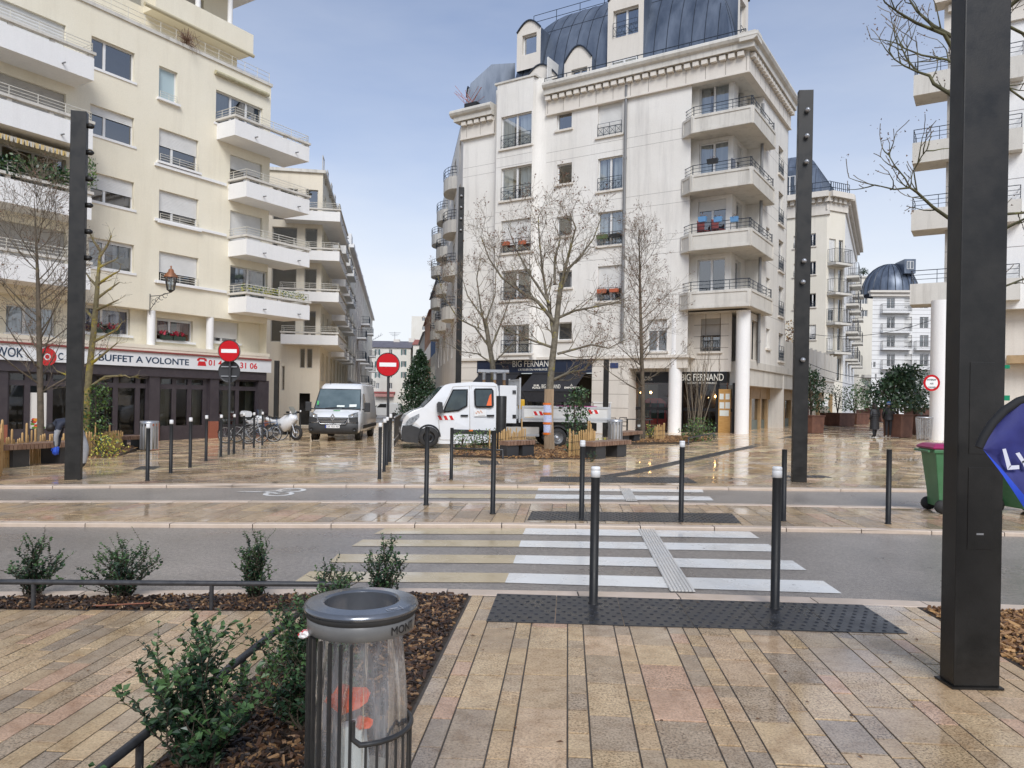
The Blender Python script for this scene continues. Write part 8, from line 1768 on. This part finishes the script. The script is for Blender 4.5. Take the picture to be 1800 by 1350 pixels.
# ---- crew-cab flatbed truck, seen from its left side
w1, w2 = at(753, 788.5), at(979.5, 784.5); zg = (w1.z + w2.z) / 2; TD = (w2 - w1).to_2d().normalized(); TP = Plane(w1.to_2d(), TD, (TD.y, -TD.x))
TK = thing('flatbed_truck', 'white crew cab truck with an open aluminium flatbed standing side on', 'truck', (w1.x, w1.y, w1.z)); KT = FPX / w1.y
def tp(u, v, d=0.0): s, z = TP.px(u, v, 0); return TP.P(s, z, d)
prof = [(707, 771), (706.3, 757), (708.5, 745), (710, 737.5), (715, 730), (727, 723.5), (745, 717), (758, 705), (780, 680.5), (784, 677.5), (793, 675.3), (828, 672.5), (869, 673.5), (874, 677), (876.5, 690), (876.5, 777), (777, 779)]
WT = 1.95; zsh = TP.px(780, 716)[1]
def inset(z): return max(0, z - zsh) * .15
pw = [TP.px(u, v) for u, v in prof]
b = MB(); near = [TP.P(s, z, -inset(z) - (.1 if s < TP.s(712, 740) else 0)) for s, z in pw]; far = [TP.P(s, z, -WT + inset(z) + (.1 if s < TP.s(712, 740) else 0)) for s, z in pw]
lo_ = [k for k, (s, z) in enumerate(pw) if z <= zsh + 1e-6]; hi_ = [k for k in range(len(pw)) if k not in lo_]
ka, kb = hi_[0] - 1, hi_[-1] + 1
for side in (near, far): b.face([side[k] for k in range(0, ka + 1)] + [side[k] for k in range(kb, len(pw))]); b.face([side[k] for k in range(ka, kb + 1)])
for k in range(len(pw)):
 j = (k + 1) % len(pw); b.face([near[k], near[j], far[j], far[k]])
b.build('cab', CARW, TK, weld=True, bevel=.025)
def tpoly(name, m, px, d=.012, par=TK, thick=None):
 b = MB(); q = [TP.px(u, v) for u, v in px]; f = [TP.P(s, z, d - inset(z)) for s, z in q]
 if thick: g_ = [TP.P(s, z, d - thick - inset(z)) for s, z in q]; [b.face([f[k], f[(k + 1) % len(f)], g_[(k + 1) % len(f)], g_[k]]) for k in range(len(f))]
 b.face(f); o = b.build(name, m, par); ORG[o.name] = ORG[par.name]; return o
for nm, q in (('front_door', [(773, 773), (771, 735), (775, 724), (797, 680), (826, 678), (826, 755), (822, 774)]), ('rear_door', [(829, 775), (829, 678), (873, 679), (874, 775)])):
 b = MB(); pts = [TP.P(s, z, .004 - inset(z)) for s, z in [TP.px(*p) for p in q]]; b.tube(pts + [pts[0]], .012, 4); dr_ = b.build(nm, SHUTG, TK); ORG[dr_.name] = ORG[TK.name]
 for qq in ([[(780, 724), (783, 715), (797, 685.5), (822, 685), (820.5, 713), (806, 721)]] if nm == 'front_door' else [[(836, 684), (865, 684), (867, 687), (866.7, 713.5), (863, 715), (838, 715), (835.5, 712), (835, 687)]]):
  bb_ = [TP.P(s, z, .006 - inset(z)) for s, z in [TP.px(*p) for p in qq]]; b = MB(); b.tube(bb_ + [bb_[0]], .03, 5); b.build('window_seal', DARKG, dr_); b = MB(); b.face([p + TP.N.to_3d() * .01 for p in bb_]); b.build('window', mk('truck_glass', (.02, .028, .028), (.05, .065, .06), 1.5, .04, spec=.7), dr_) if nm == 'front_door' else b.build('window', bpy.data.materials['truck_glass'], dr_)
 hx = 816 if nm == 'front_door' else 862; tpoly('handle', DARKG, [(hx - 6.5, 729), (hx + 6.5, 729), (hx + 6.5, 732), (hx - 6.5, 732)], .03, dr_, .03)
tpoly('orange_vest', mk('hi_vis_orange', (.8, .14, .03), rough=.6), [(855, 713), (864, 713), (864, 692), (861, 695)], .03)
b = MB(); q = [tp(747, 715, -.12), tp(779.5, 681, -.28)]; q2 = [tp(747, 715, -WT + .12), tp(779.5, 681, -WT + .28)]; off = Vector((0, 0, .02)) - TD.to_3d() * .02; b.face([q[0] + off, q2[0] + off, q2[1] + off, q[1] + off]); b.build('windscreen', bpy.data.materials['windscreen_glass'], TK)
tpoly('front_bumper', PLAST, [(705.5, 770.5), (705.8, 757), (708, 748), (722, 747), (736, 752), (739, 758), (735, 779), (712, 777)], .02, TK, .3)
b = MB(); s0, z0 = TP.px(706, 770); b.pbox(TP, s0 + .01, s0 + .3, TP.px(706, 776)[1], TP.px(706, 754)[1], -WT + .05, -.05); b.pbox(TP, s0 - .01, s0 + .05, TP.px(706, 751)[1], TP.px(706, 741)[1], -WT + .4, -.4); b.build('grille', PLAST, TK)
tpoly('headlight', LAMPG, [(712, 749), (714, 742), (720, 735), (737, 727), (737, 733.5), (730, 741), (721, 748)], .02)
tpoly('side_moulding', PLAST, [(797, 754.5), (876, 757), (876, 763), (797, 762)], .025, TK, .05); tpoly('side_marker', mk('amber_lens', (.8, .2, .02), rough=.3), [(824, 755.5), (831, 755.5), (831, 758), (824, 758)], .04, TK, .03)
tpoly('wing_mirror', PLAST, [(768, 724), (767, 710), (770, 706), (776, 707), (778, 725), (772, 726)], .3, TK, .22); b = MB(); b.tube([tp(777, 722, .2), tp(782, 722, 0)], .03, 6); b.build('mirror_arm', PLAST, TK)
def chevrons(u0, u1, v0, v1, n, d):
 tpoly('reflective_strip', WHITES, [(u0, v1), (u0, v0), (u1, v0 + .0), (u1, v1)], d, TK, .004)
 for k in range(n):
  a = u0 + (u1 - u0) * k / n; w = (u1 - u0) / n * .52; h = (u1 - u0) / n * .35; tpoly('red_bar', REDP, [(a, v0), (a + w, v0), (min(u1, a + w + h), v1), (a + h, v1)], d + .003)
chevrons(769, 799, 730.5, 738, 3, .012)
lg = tpoly('door_logo', WHITES, [(833.5, 732), (833.5, 720), (854.5, 720), (854.5, 732)], .014); b = MB(); pts = []
for k in range(15): f = k / 14; s, z = TP.px(836 + 12 * f, 725 + 2.4 * math.sin(f * 15) - 1.5 * f); pts.append(TP.P(s, z, .022))
b.tube(pts, .008, 4); b.build('orange_script', mk('script_orange', (.7, .25, .05), rough=.5), lg)
for k in range(6): tpoly('small_print', SHUTG, [(841 + 2 * k, 730.6), (842.3 + 2 * k, 730.6), (842.3 + 2 * k, 729.5), (841 + 2 * k, 729.5)], .02, lg)
# tool box, headboard, bed
b = MB(); r = [TP.px(*p) for p in ((878, 744), (909, 678))]; b.pbox(TP, r[0][0], r[1][0], r[0][1], r[1][1], -WT + .02, -.02); tb = b.build('tool_box', CARW, TK, bevel=.02); ORG[tb.name] = ORG[TK.name]
for v in (689, 732): tpoly('latch', DARKG, [(901, v + 3), (901, v - 3), (907, v - 3), (907, v + 3)], .01 + inset(TP.px(900, v)[1]), tb, .03)
b = MB(); r = [TP.px(*p) for p in ((912, 743), (916, 664))]
for d in (-.08, -WT + .02): b.pbox(TP, r[0][0], r[1][0], r[0][1], r[1][1], d, d + .08)
for k in range(6): d = -.3 - .28 * k; b.pbox(TP, r[0][0], r[1][0], TP.px(914, 712)[1], TP.px(914, 668)[1], d - .02, d + .02)
b.pbox(TP, r[0][0], r[1][0], TP.px(914, 669)[1], TP.px(914, 666)[1], -WT + .1, -.1); b.build('headboard', ALU, TK)
s0, s1 = TP.s(917, 725), TP.s(1071, 725); zb0, zb1 = TP.px(917, 738)[1], TP.px(917, 713.5)[1]
b = MB(); b.pbox(TP, s0, s1, zb0 - .06, zb0 + .02, -WT - .05, .05); b.build('bed_floor', ALU, TK); BEDW = mk('bed_panel', (.6, .6, .57), (.66, .66, .64), 3, .35)
for d in (0, -WT): b = MB(); b.pbox(TP, s0, s1, zb0 + .021, zb1, d - .02, d + .02); sp = b.build('side_panel', BEDW, TK); ORG[sp.name] = ORG[TK.name]; b = MB(); [b.pbox(TP, s0, s1, z, z + .06, d + .021 if d == 0 else d - .04, d + .04 if d == 0 else d - .021) for z in (zb0 + .03, zb1 - .07)]; [b.pbox(TP, s, s + .07, zb0 + .09, zb1 - .071, d + .021 if d == 0 else d - .038, d + .038 if d == 0 else d - .021) for s in (s0, (s0 + s1) / 2, s1 - .07)]; b.build('panel_rib', ALU, sp)
b = MB(); b.pbox(TP, s1 - .04, s1, zb0 + .022, zb1 - .001, -WT + .03, -.03); b.build('tailboard', BEDW, TK); b = MB(); b.pbox(TP, s1 + .01, s1 + .07, zb0 - .1, zb1 + .12, -.1, -.02); b.build('tail_post', ALU, TK)
chevrons(937, 956, 723, 730, 2, .025); chevrons(1033, 1053, 720.5, 727.5, 2, .025)
YEL = mk('machine_yellow', (.7, .4, .02), rough=.45)
tpoly('yellow_label', YEL, [(922.5, 736.5), (922.5, 733), (938, 733), (938, 736.5)], .03)
b = MB(); c = TP.P(TP.s(923, 710), TP.px(923, 711)[1], -.6); b.obox(c, (.12, 0, 0), (0, .12, 0), (0, 0, .18)); mch = b.build('machine_body', YEL, TK, bevel=.04); ORG[mch.name] = ORG[TK.name]
b = MB(); b.tube([tp(917, 684, -.5), tp(924, 688, -.5), tp(929, 700, -.5), tp(932, 713, -.5)], .025, 6); b.build('hose', RUBBER, mch)
b = MB(); b.pbox(TP, s0 + .9, s0 + 3, zb1 - .1, zb1 - .02, -1.5, -.4); b.build('blue_sheet', mk('blue_tarp', (.02, .05, .3), rough=.6), TK); b = MB(); b.pbox(TP, s1 - 1.6, s1 - .3, zb1 - .08, zb1 + .02, -1.4, -.5); b.build('pink_sheet', mk('pink_tarp', (.5, .05, .2), rough=.6), TK)
b = MB(); b.pbox(TP, TP.s(876, 760), s1 - .3, zb0 - .4, zb0 - .1, -WT + .5, -.5); b.build('chassis', DARKG, TK); b = MB(); r = [TP.px(*p) for p in ((890, 767), (949, 751))]; b.pbox(TP, r[0][0], r[1][0], r[0][1], r[1][1], -.5, -.12); b.build('side_locker', SHUTG, TK)
b = MB(); b.pbox(TP, TP.s(880, 770), TP.s(948, 770), TP.px(900, 767)[1], TP.px(900, 763)[1], -.1, -.04); b.build('guard_rail', ALU, TK)
def twheel(u, r, d, rim, nm='wheel', dual=False):
 s = TP.s(u, 780); z = zg + r; c = TP.P(s, z, d); D3, N3 = TD.to_3d(), TP.N.to_3d(); w = .11 if not dual else .2
 def ring(pr):
  b = MB(); b.smooth = True; n = 28; vs = [c + (D3 * math.cos(2 * math.pi * k / n) + Vector((0, 0, 1)) * math.sin(2 * math.pi * k / n)) * rr_ + N3 * h for rr_, h in pr for k in range(n)]; b.mesh(vs, [(i * n + k, i * n + (k + 1) % n, (i + 1) * n + (k + 1) % n, (i + 1) * n + k) for i in range(len(pr) - 1) for k in range(n)]); return b
 o = ring([(r * .55, -w), (r * .93, -w), (r, -w * .7), (r, w * .7), (r * .93, w), (r * .6, w)]).build(nm, RUBBER, TK); ORG[o.name] = ORG[TK.name]
 ring([(r * .61, w * .9), (r * .56, w * .5), (r * .45, w * .3), (r * .25, w * (.3 if not dual else -.2)), (r * .22, w * .8), (.001, w * .8)]).build('rim', rim, o)
twheel(753, .345, .03, DARKG); twheel(979.5, .345, -.16, GALV, dual=True); twheel(753, .345, -WT + .14, DARKG); twheel(979.5, .345, -WT + .22, GALV, dual=True)
for u, r, mtl in ((753, .42, DARKG), (979.5, .44, PLAST)):
 s = TP.s(u, 780); b = MB(); n = 14; z = zg + .36; v1_ = [TP.P(s + r * math.cos(math.pi * k / n), z + r * math.sin(math.pi * k / n), .015) for k in range(n + 1)]; v2_ = [TP.P(s + (r - .06) * math.cos(math.pi * k / n), z + (r - .06) * math.sin(math.pi * k / n), .016) for k in range(n + 1)]; v3_ = [TP.P(s + (r - .06) * math.cos(math.pi * k / n), z + (r - .06) * math.sin(math.pi * k / n), -.4) for k in range(n + 1)]
 for k in range(n): b.face([v1_[k], v1_[k + 1], v2_[k + 1], v2_[k]]); b.face([v2_[k], v2_[k + 1], v3_[k + 1], v3_[k]])
 b.face([TP.P(s, zg + .35, .006)] + [TP.P(s + (r - .05) * math.cos(math.pi * k / n), zg + .33 + (r - .05) * math.sin(math.pi * k / n), .006) for k in range(n + 1)]) if u < 800 else None
 b.build('wheel_arch', mtl, TK)
# ---- far parked car
Y = 70; p = atY(677, 710, Y); p.z = gz(p.x, p.y); cr = thing('parked_car', 'small white car parked far down the left street in front of the slate roofed house', 'car', p); b = MB(); S = lambda y: [(p.x + x, p.y + y, p.z + z) for x, z in ((-1.55, .3), (-1.6, .75), (-1.35, .95), (-.75, 1.05), (-.35, 1.45), (.9, 1.5), (1.5, 1.4), (1.6, .8), (1.58, .3))]; b.loft([S(-.8), S(.8)]); b.build('body', CARW, cr, bevel=.06)
b = MB(); b.face([(p.x + x, p.y - .82, p.z + z) for x, z in ((-.65, 1.06), (-.3, 1.38), (.25, 1.4), (.25, 1.06))]); b.build('side_window', DARKG, cr)
for x in (-.95, 1.0): b = MB(); b.lathe([(.001, -.1), (.32, -.1), (.32, .1), (.001, .1)], (p.x + x, p.y - .75, p.z + .3), 16, axis='y'); b.build('wheel', RUBBER, cr)
# ---- bicycles and motorcycle
def ringtube(b, c, r, th, n=28, ax='y'):
 pts = [Vector(c) + Vector((r * math.cos(2 * math.pi * k / n), 0, r * math.sin(2 * math.pi * k / n))) for k in range(n + 1)]; b.tube(pts, th, 6, caps=False)
def bicycle(loc, rz, fm, lab):
 t = thing('bicycle', lab, 'bicycle', loc, rz, 'bicycles parked by the restaurant'); R_ = .34
 for x in (-.52, .53):
  b = MB(); ringtube(b, (x, 0, R_), R_ - .02, .02); w = b.local('wheel', RUBBER, t); b = MB(); ringtube(b, (x, 0, R_), R_ - .045, .009); b.local('rim', ALU, w); b = MB()
  for k in range(14): a = k * math.pi / 7; b.tube([(x, 0, R_), (x + (R_ - .05) * math.cos(a), 0, R_ + (R_ - .05) * math.sin(a))], .0035, 3, caps=False)
  b.local('spokes', GALV, w)
  b = MB(); n = 12; b.tube([(x + (R_ + .03) * math.cos(a), 0, R_ + (R_ + .03) * math.sin(a)) for a in [rad(20 + 150 * k / n) for k in range(n + 1)]], .012, 5); b.local('mudguard', DARKG, t)
 b = MB()
 for a, c in [((-.52, 0, .34), (-.06, 0, .3)), ((-.06, 0, .3), (-.2, 0, .85)), ((-.06, 0, .3), (.38, 0, .72)), ((-.17, 0, .74), (.36, 0, .8)), ((-.52, 0, .34), (-.17, 0, .74)), ((.36, 0, .95), (.4, 0, .68)), ((.4, 0, .68), (.53, 0, .34))]: b.tube([a, c], .018, 6)
 b.local('frame', fm, t); b = MB(); b.loft([[(-.34, -.07, .9), (-.34, .07, .9), (-.34, .07, .93), (-.34, -.07, .93)], [(-.08, -.025, .9), (-.08, .025, .9), (-.08, .025, .92), (-.08, -.025, .92)]]); b.local('saddle', DARKG, t)
 b = MB(); b.tube([(.36, 0, .95), (.34, 0, 1.02)], .016, 6); b.tube([(.28, -.28, 1.05), (.38, -.1, 1.02), (.38, .1, 1.02), (.28, .28, 1.05)], .014, 6); b.local('handlebar', DARKG, t)
 b = MB(); b.lathe([(.09, -.01), (.09, .01)], (-.06, .05, .3), 16, axis='y'); b.tube([(-.06, .06, .3), (.08, .1, .2)], .012, 5); b.tube([(-.06, -.06, .3), (-.2, -.1, .4)], .012, 5); b.local('cranks', DARKG, t)
 b = MB(); b.box(-.7, -.3, -.07, .07, .72, .735); b.local('carrier', DARKG, t); return t
SILV = mk('silver_frame', (.42, .44, .46), rough=.35, metal=.5); BKF = mk('black_frame', (.02, .02, .022), rough=.4); BLF = mk('blue_frame', (.03, .09, .2), rough=.4)
for u, v, rz, m, lab in ((416, 780, -.25, BKF, 'black bicycle leaning at the left end of the bicycle row'), (437, 778, -.15, SILV, 'silver framed bicycle in the bicycle row'), (458, 777, .05, BKF, 'black bicycle in the middle of the bicycle row'), (470, 774, .25, BLF, 'dark blue bicycle at the right end of the bicycle row')): bicycle(at(u, v), rz, m, lab)
WHB = mk('motorbike_white', (.7, .71, .72), rough=.25, coat=.4)
def motorbike(loc, rz, lab, box=False, s=1.0):
 t = thing('motorcycle', lab, 'motorcycle', loc, rz); t.scale = (s, s, s)
 for x, w in ((-.68, .08), (.7, .06)):
  b = MB(); b.lathe([(.2, -w), (.28, -w), (.31, -w * .4), (.31, w * .4), (.28, w), (.2, w)], (x, 0, .31), 24, axis='y'); wo = b.local('wheel', RUBBER, t); b = MB(); b.lathe([(.2, -.03), (.18, -.03), (.18, .03), (.2, .03)], (x, 0, .31), 20, axis='y'); b.lathe([(.001, -.05), (.05, -.05), (.05, .05), (.001, .05)], (x, 0, .31), 12, axis='y')
  for k in range(5): a = k * 1.2566; b.obox((x + .1 * math.cos(a), 0, .31 + .1 * math.sin(a)), (.1 * math.cos(a), 0, .1 * math.sin(a)), (0, .015, 0), (-.018 * math.sin(a), 0, .018 * math.cos(a)))
  b.local('rim', GALV, wo)
 b = MB(); b.tube([(.7, -.1, .31), (.45, -.1, .95)], .03, 6); b.tube([(.7, .1, .31), (.45, .1, .95)], .03, 6); b.local('fork', GALV, t)
 b = MB(); sec = lambda x, zl, zh, w: [(x, -w, (zl + zh) / 2), (x, -w * .7, zh - .03), (x, 0, zh), (x, w * .7, zh - .03), (x, w, (zl + zh) / 2), (x, w * .7, zl), (x, -w * .7, zl)]
 b.smooth = True; b.loft([sec(.72, .85, .95, .08), sec(.55, .62, 1.12, .24), sec(.25, .35, 1.05, .26), sec(-.05, .4, .9, .2), sec(-.3, .62, .85, .16), sec(-.85, .78, .95, .1)]); b.local('fairing', WHB, t)
 b = MB(); b.box(-.35, .25, -.16, .16, .22, .5); b.local('engine', DARKG, t); b = MB(); b.loft([sec(-.0, .86, .93, .14), sec(-.45, .84, .9, .15), sec(-.75, .93, .99, .1)]); b.local('seat', DARKG, t)
 b = MB(); b.face([(.62, -.17, 1.08), (.62, .17, 1.08), (.4, .15, 1.38), (.4, -.15, 1.38)]); b.local('windshield', CARG, t); b = MB(); b.tube([(.35, -.36, 1.06), (.42, -.1, 1.08), (.42, .1, 1.08), (.35, .36, 1.06)], .018, 6); b.local('handlebar', DARKG, t)
 b = MB(); b.tube([(-.1, -.14, .3), (-.6, -.18, .34), (-.9, -.18, .48)], .045, 8); b.local('exhaust', GALV, t)
 for y in (-.3, .3): b = MB(); b.obox((.5, y, 1.15), (.03, 0, 0), (0, .07, 0), (0, 0, .04)); b.local('mirror', DARKG, t)
 if box: b = MB(); b.loft([sec(-.6, .98, 1.28, .24), sec(-1.0, .98, 1.3, .24)]); b.local('top_box', WHB, t)
motorbike(at(497, 773), -.42, 'white sports motorcycle parked at the right end of the bicycles', s=1.05); motorbike(at(447, 768), -.7, 'pale scooter with a white top box standing behind the bicycles', True, .95)
# ================================================================== people
def body(name, joints, links, mats_by_z, par, sub=2, matf=None):
 """one continuous skinned body; faces take the material that matf gives for their centre"""
 me = bpy.data.meshes.new(name); ks = list(joints); me.from_pydata([joints[k][0] for k in ks], [(ks.index(a), ks.index(c)) for a, c in links], []); o = bpy.data.objects.new(name, me); COL.objects.link(o)
 md = o.modifiers.new('skin', 'SKIN'); md.use_smooth_shade = True
 for i, k in enumerate(ks):
  r = joints[k][1]; me.skin_vertices[0].data[i].radius = r if hasattr(r, '__len__') else (r, r); me.skin_vertices[0].data[i].use_root = (k == 'pelvis')
 s = o.modifiers.new('sub', 'SUBSURF'); s.levels = sub; s.render_levels = sub; bpy.context.view_layer.update(); m2 = bpy.data.meshes.new_from_object(o.evaluated_get(bpy.context.evaluated_depsgraph_get())); bpy.data.objects.remove(o); bpy.data.meshes.remove(me)
 m2.name = name; m2.materials.clear()
 for m in mats_by_z: m2.materials.append(m)
 for p in m2.polygons: p.material_index = matf(p.center); p.use_smooth = True
 return link_mesh(name, m2, par)
def hand(par, w, d, up, m, s=1.0, curl=.5):
 """palm with five bent fingers; w wrist, d pointing direction"""
 d = Vector(d).normalized(); up = Vector(up); up = (up - d * up.dot(d)).normalized(); x = d.cross(up); w = Vector(w); b = MB(); b.smooth = True
 el = lambda c, a, h: [c + x * a * math.cos(t) + up * h * math.sin(t) for t in [k * math.pi / 4 for k in range(8)]]
 b.loft([el(w, .025 * s, .018 * s), el(w + d * .04 * s, .04 * s, .017 * s), el(w + d * .09 * s, .042 * s, .014 * s)])
 for k, L in enumerate((.062, .075, .08, .072)):
  q = w + d * .085 * s + x * (.031 - .021 * k) * s; d2 = (d - up * curl).normalized(); d3 = (d - up * curl * 2.2).normalized(); b.tube([q, q + d * L * .3 * s, q + (d * .3 + d2 * .35) * L * s, q + (d * .3 + d2 * .35 + d3 * .35) * L * s], [.0095 * s, .009 * s, .0085 * s, .006 * s], 6)
 q = w + d * .03 * s + x * .036 * s; b.tube([q, q + (d * .6 + x * .7 - up * .2) * .04 * s, q + (d * 1.5 + x * .9 - up * .6) * .04 * s], [.012 * s, .011 * s, .007 * s], 6); b.local('hand', m, par)
BLKC = mk('black_coat', (.012, .012, .014), (.022, .022, .025), 14, .6, bump=.3, bscale=18); NAVC = mk('navy_jacket', (.014, .018, .032), (.022, .026, .045), 9, .7); GREYT = mk('grey_trousers', (.32, .33, .35), (.25, .26, .28), 8, .8); JEAN = mk('black_trousers', (.02, .02, .024), rough=.8); HAIR = mk('dark_hair', (.015, .011, .009), rough=.6); BHAT = mk('blue_hat', (.03, .14, .42), rough=.8); SHOEW = mk('white_shoe', (.6, .6, .6), rough=.6); GLOVE = mk('blue_glove', (.02, .08, .5), rough=.5)
def stander(loc, rz, H, lab, coat_len, coat, hatm, trm, shm, seed, step=.06):
 t = thing('person', lab, 'person', loc, rz); k = H / 1.75; J = {}
 def j(n, x, y, z, r): J[n] = ((x * k, y * k, z * k), (r[0] * k, r[1] * k) if hasattr(r, '__len__') else r * k)
 j('pelvis', 0, 0, .95, (.17, .13)); j('waist', 0, 0, 1.1, (.165, .125)); j('chest', 0, .0, 1.3, (.19, .14)); j('neckb', 0, .0, 1.47, (.1, .085)); j('neck', 0, .02, 1.53, .058); j('head', 0, .03, 1.64, (.085, .1)); j('crown', 0, .02, 1.71, (.075, .085))
 for s, n in ((-1, 'l'), (1, 'r')):
  j('hip' + n, s * .09, 0, .88, .105); j('knee' + n, s * .1, -.02 + s * step * .5, .49, .068); j('ank' + n, s * .1, s * step, .09, .045); j('toe' + n, s * .11, s * step + .15, .04, (.045, .035))
  j('sh' + n, s * .19, 0, 1.42, .075); j('el' + n, s * .27, -.04, 1.15, .055); j('wr' + n, s * .22, .1, .93, .042)
 Lk = [('pelvis', 'waist'), ('waist', 'chest'), ('chest', 'neckb'), ('neckb', 'neck'), ('neck', 'head'), ('head', 'crown')]
 for n in 'lr': Lk += [('pelvis', 'hip' + n), ('hip' + n, 'knee' + n), ('knee' + n, 'ank' + n), ('ank' + n, 'toe' + n), ('chest', 'sh' + n), ('sh' + n, 'el' + n), ('el' + n, 'wr' + n)]
 zc = coat_len * k
 body('body', J, Lk, [SKIN, coat, trm, shm], t, 2, lambda c: 3 if c.z < .1 * k else (2 if c.z < .9 * k and not (abs(c.x) > .19 * k and c.z > .85 * k) else (1 if c.z < 1.5 * k else 0)))
 b = MB(); b.smooth = True; rr = random.Random(seed); n = 20; rows = []
 for z, a, c in ((1.5, .09, .08), (1.43, .2, .12), (1.3, .225, .165), (1.1, .205, .165), (.95, .225, .18), (coat_len, .25 if coat_len < .7 else .215, .2)): rows.append([(a * k * math.cos(2 * math.pi * q / n) * (1 + rr.uniform(-.02, .02)), c * k * math.sin(2 * math.pi * q / n) * (1 + rr.uniform(-.02, .02)), z * k) for q in range(n)])
 b.loft(rows, caps=False); b.local('coat', coat, t)
 if coat_len < .7:
  for z in [coat_len + .1 * q for q in range(1, 9)]: b = MB(); b.tube([(.236 * k * math.cos(2 * math.pi * q / n), .185 * k * math.sin(2 * math.pi * q / n), z * k) for q in range(n + 1)], .018 * k, 5, caps=False); b.local('quilted_roll', coat, t)
 b = MB(); b.lathe([(.098 * k, -.02), (.104 * k, .03 * k), (.1 * k, .08 * k), (.07 * k, .12 * k), (.001, .135 * k)], (0, .015 * k, 1.655 * k), 18); ht = b.local('hat' if hatm is BHAT else 'hair', hatm, t)
 if hatm is BHAT: b = MB(); b.lathe([(.105 * k, .03 * k), (.106 * k, .06 * k)], (0, .015 * k, 1.655 * k), 18); b.local('hat_band', WHITES, ht)
 else: b = MB(); b.lathe([(.085 * k, -.2 * k), (.11 * k, -.1 * k), (.1 * k, .0)], (0, -.02 * k, 1.655 * k), 14); b.local('hair_back', hatm, ht)
 # face: nose, eyes, mouth, ears (looking along +y)
 b = MB(); b.loft([[(-.012 * k, .12 * k, 1.65 * k), (.012 * k, .12 * k, 1.65 * k), (0, .115 * k, 1.67 * k)], [(-.016 * k, .125 * k, 1.615 * k), (.016 * k, .125 * k, 1.615 * k), (0, .145 * k, 1.62 * k)]]); b.local('nose', SKIN, t)
 for s in (-1, 1): b = MB(); b.lathe([(.001, -.008), (.012 * k, 0), (.001, .008)], (s * .032 * k, .118 * k, 1.66 * k), 8); b.local('eye', DARKG, t); b = MB(); b.lathe([(.001, -.03 * k), (.018 * k, 0), (.001, .03 * k)], (s * .088 * k, .02 * k, 1.645 * k), 8); b.local('ear', SKIN, t); hand(t, (s * .22 * k, .1 * k, .93 * k), (0, .3, -1), (s, .0, .0), SKIN, k, .35)
 b = MB(); b.box(-.025 * k, .025 * k, .115 * k, .122 * k, 1.582 * k, 1.59 * k); b.local('mouth', mk('lip', (.35, .14, .12), rough=.6), t); return t
pp = at(1537, 769); stander(pp, .25, (EYE + (715 - 711) * pp.y / FPX - pp.z) , 'person in a long black quilted coat walking away in the right street', .42, BLKC, HAIR, JEAN, DARKG, 1)
pp = at(1551, 768); stander(pp + Vector((0, -.5, 0)), -.2, (EYE + (715 - 707) * pp.y / FPX - pp.z) * .99, 'person with a blue woolly hat and short black jacket walking away', .88, BLKC, BHAT, JEAN, SHOEW, 2)
# worker bending over the bench, mostly hidden by the left mast
pp = at(147, 822); t = thing('person', 'person bending over the long bench in dark jacket, grey trousers and blue gloves', 'person', pp, 0.0); q = lambda u, v, dy=0.0: tuple(atY(u, v, pp.y + dy) - pp)
J = {'pelvis': (q(140, 752), (.17, .16)), 'waist': (q(130, 741, -.05), (.165, .14)), 'chest': (q(112, 738, -.15), (.19, .15)), 'neckb': (q(101, 742, -.2), .08), 'neck': (q(97, 746, -.22), .062), 'head': (q(92, 752, -.25), (.1, .095)), 'crown': (q(89, 758, -.27), (.085, .08)),
     'hipl': (q(140, 762, .08), .115), 'kneel': (q(151, 788, .1), .08), 'ankl': (q(147, 815, .12), .055), 'toel': (q(139, 821, .05), (.05, .035)), 'hipr': (q(136, 760, -.12), .115), 'kneer': (q(122, 786, -.15), .08), 'ankr': (q(124, 814, -.1), .055), 'toer': (q(115, 820, -.15), (.05, .035)),
     'shl': (q(108, 746, .08), .075), 'ell': (q(104, 768, .05), .058), 'wrl': (q(102, 785, -.05), .042), 'shr': (q(106, 744, -.35), .075), 'elr': (q(98, 766, -.42), .058), 'wrr': (q(98, 786, -.38), .042)}
Lk = [('pelvis', 'waist'), ('waist', 'chest'), ('chest', 'neckb'), ('neckb', 'neck'), ('neck', 'head'), ('head', 'crown')]
for n in 'lr': Lk += [('pelvis', 'hip' + n), ('hip' + n, 'knee' + n), ('knee' + n, 'ank' + n), ('ank' + n, 'toe' + n), ('chest', 'sh' + n), ('sh' + n, 'el' + n), ('el' + n, 'wr' + n)]
zh = q(0, 754)[2]; xw = q(128, 740)[0]
body('body', J, Lk, [NAVC, GREYT, DARKG, SKIN], t, 2, lambda c: 2 if c.z < .09 else (1 if (c.x > q(117, 760)[0] and c.z < zh + .02 and c.x > xw - .25 and not c.x < q(112, 760)[0]) else (3 if c.x < q(96, 745)[0] and c.z > q(0, 764)[2] else 0)))
b = MB(); c = q(90, 752, -.26); b.lathe([(.001, .11), (.07, .09), (.105, .02), (.1, -.05), (.06, -.08)], c, 14); b.local('hair', HAIR, t)
for n in 'lr': hand(t, J['wr' + n][0], (-.2, -.1, -1), (0, -1, 0), GLOVE, 1.15, .5)
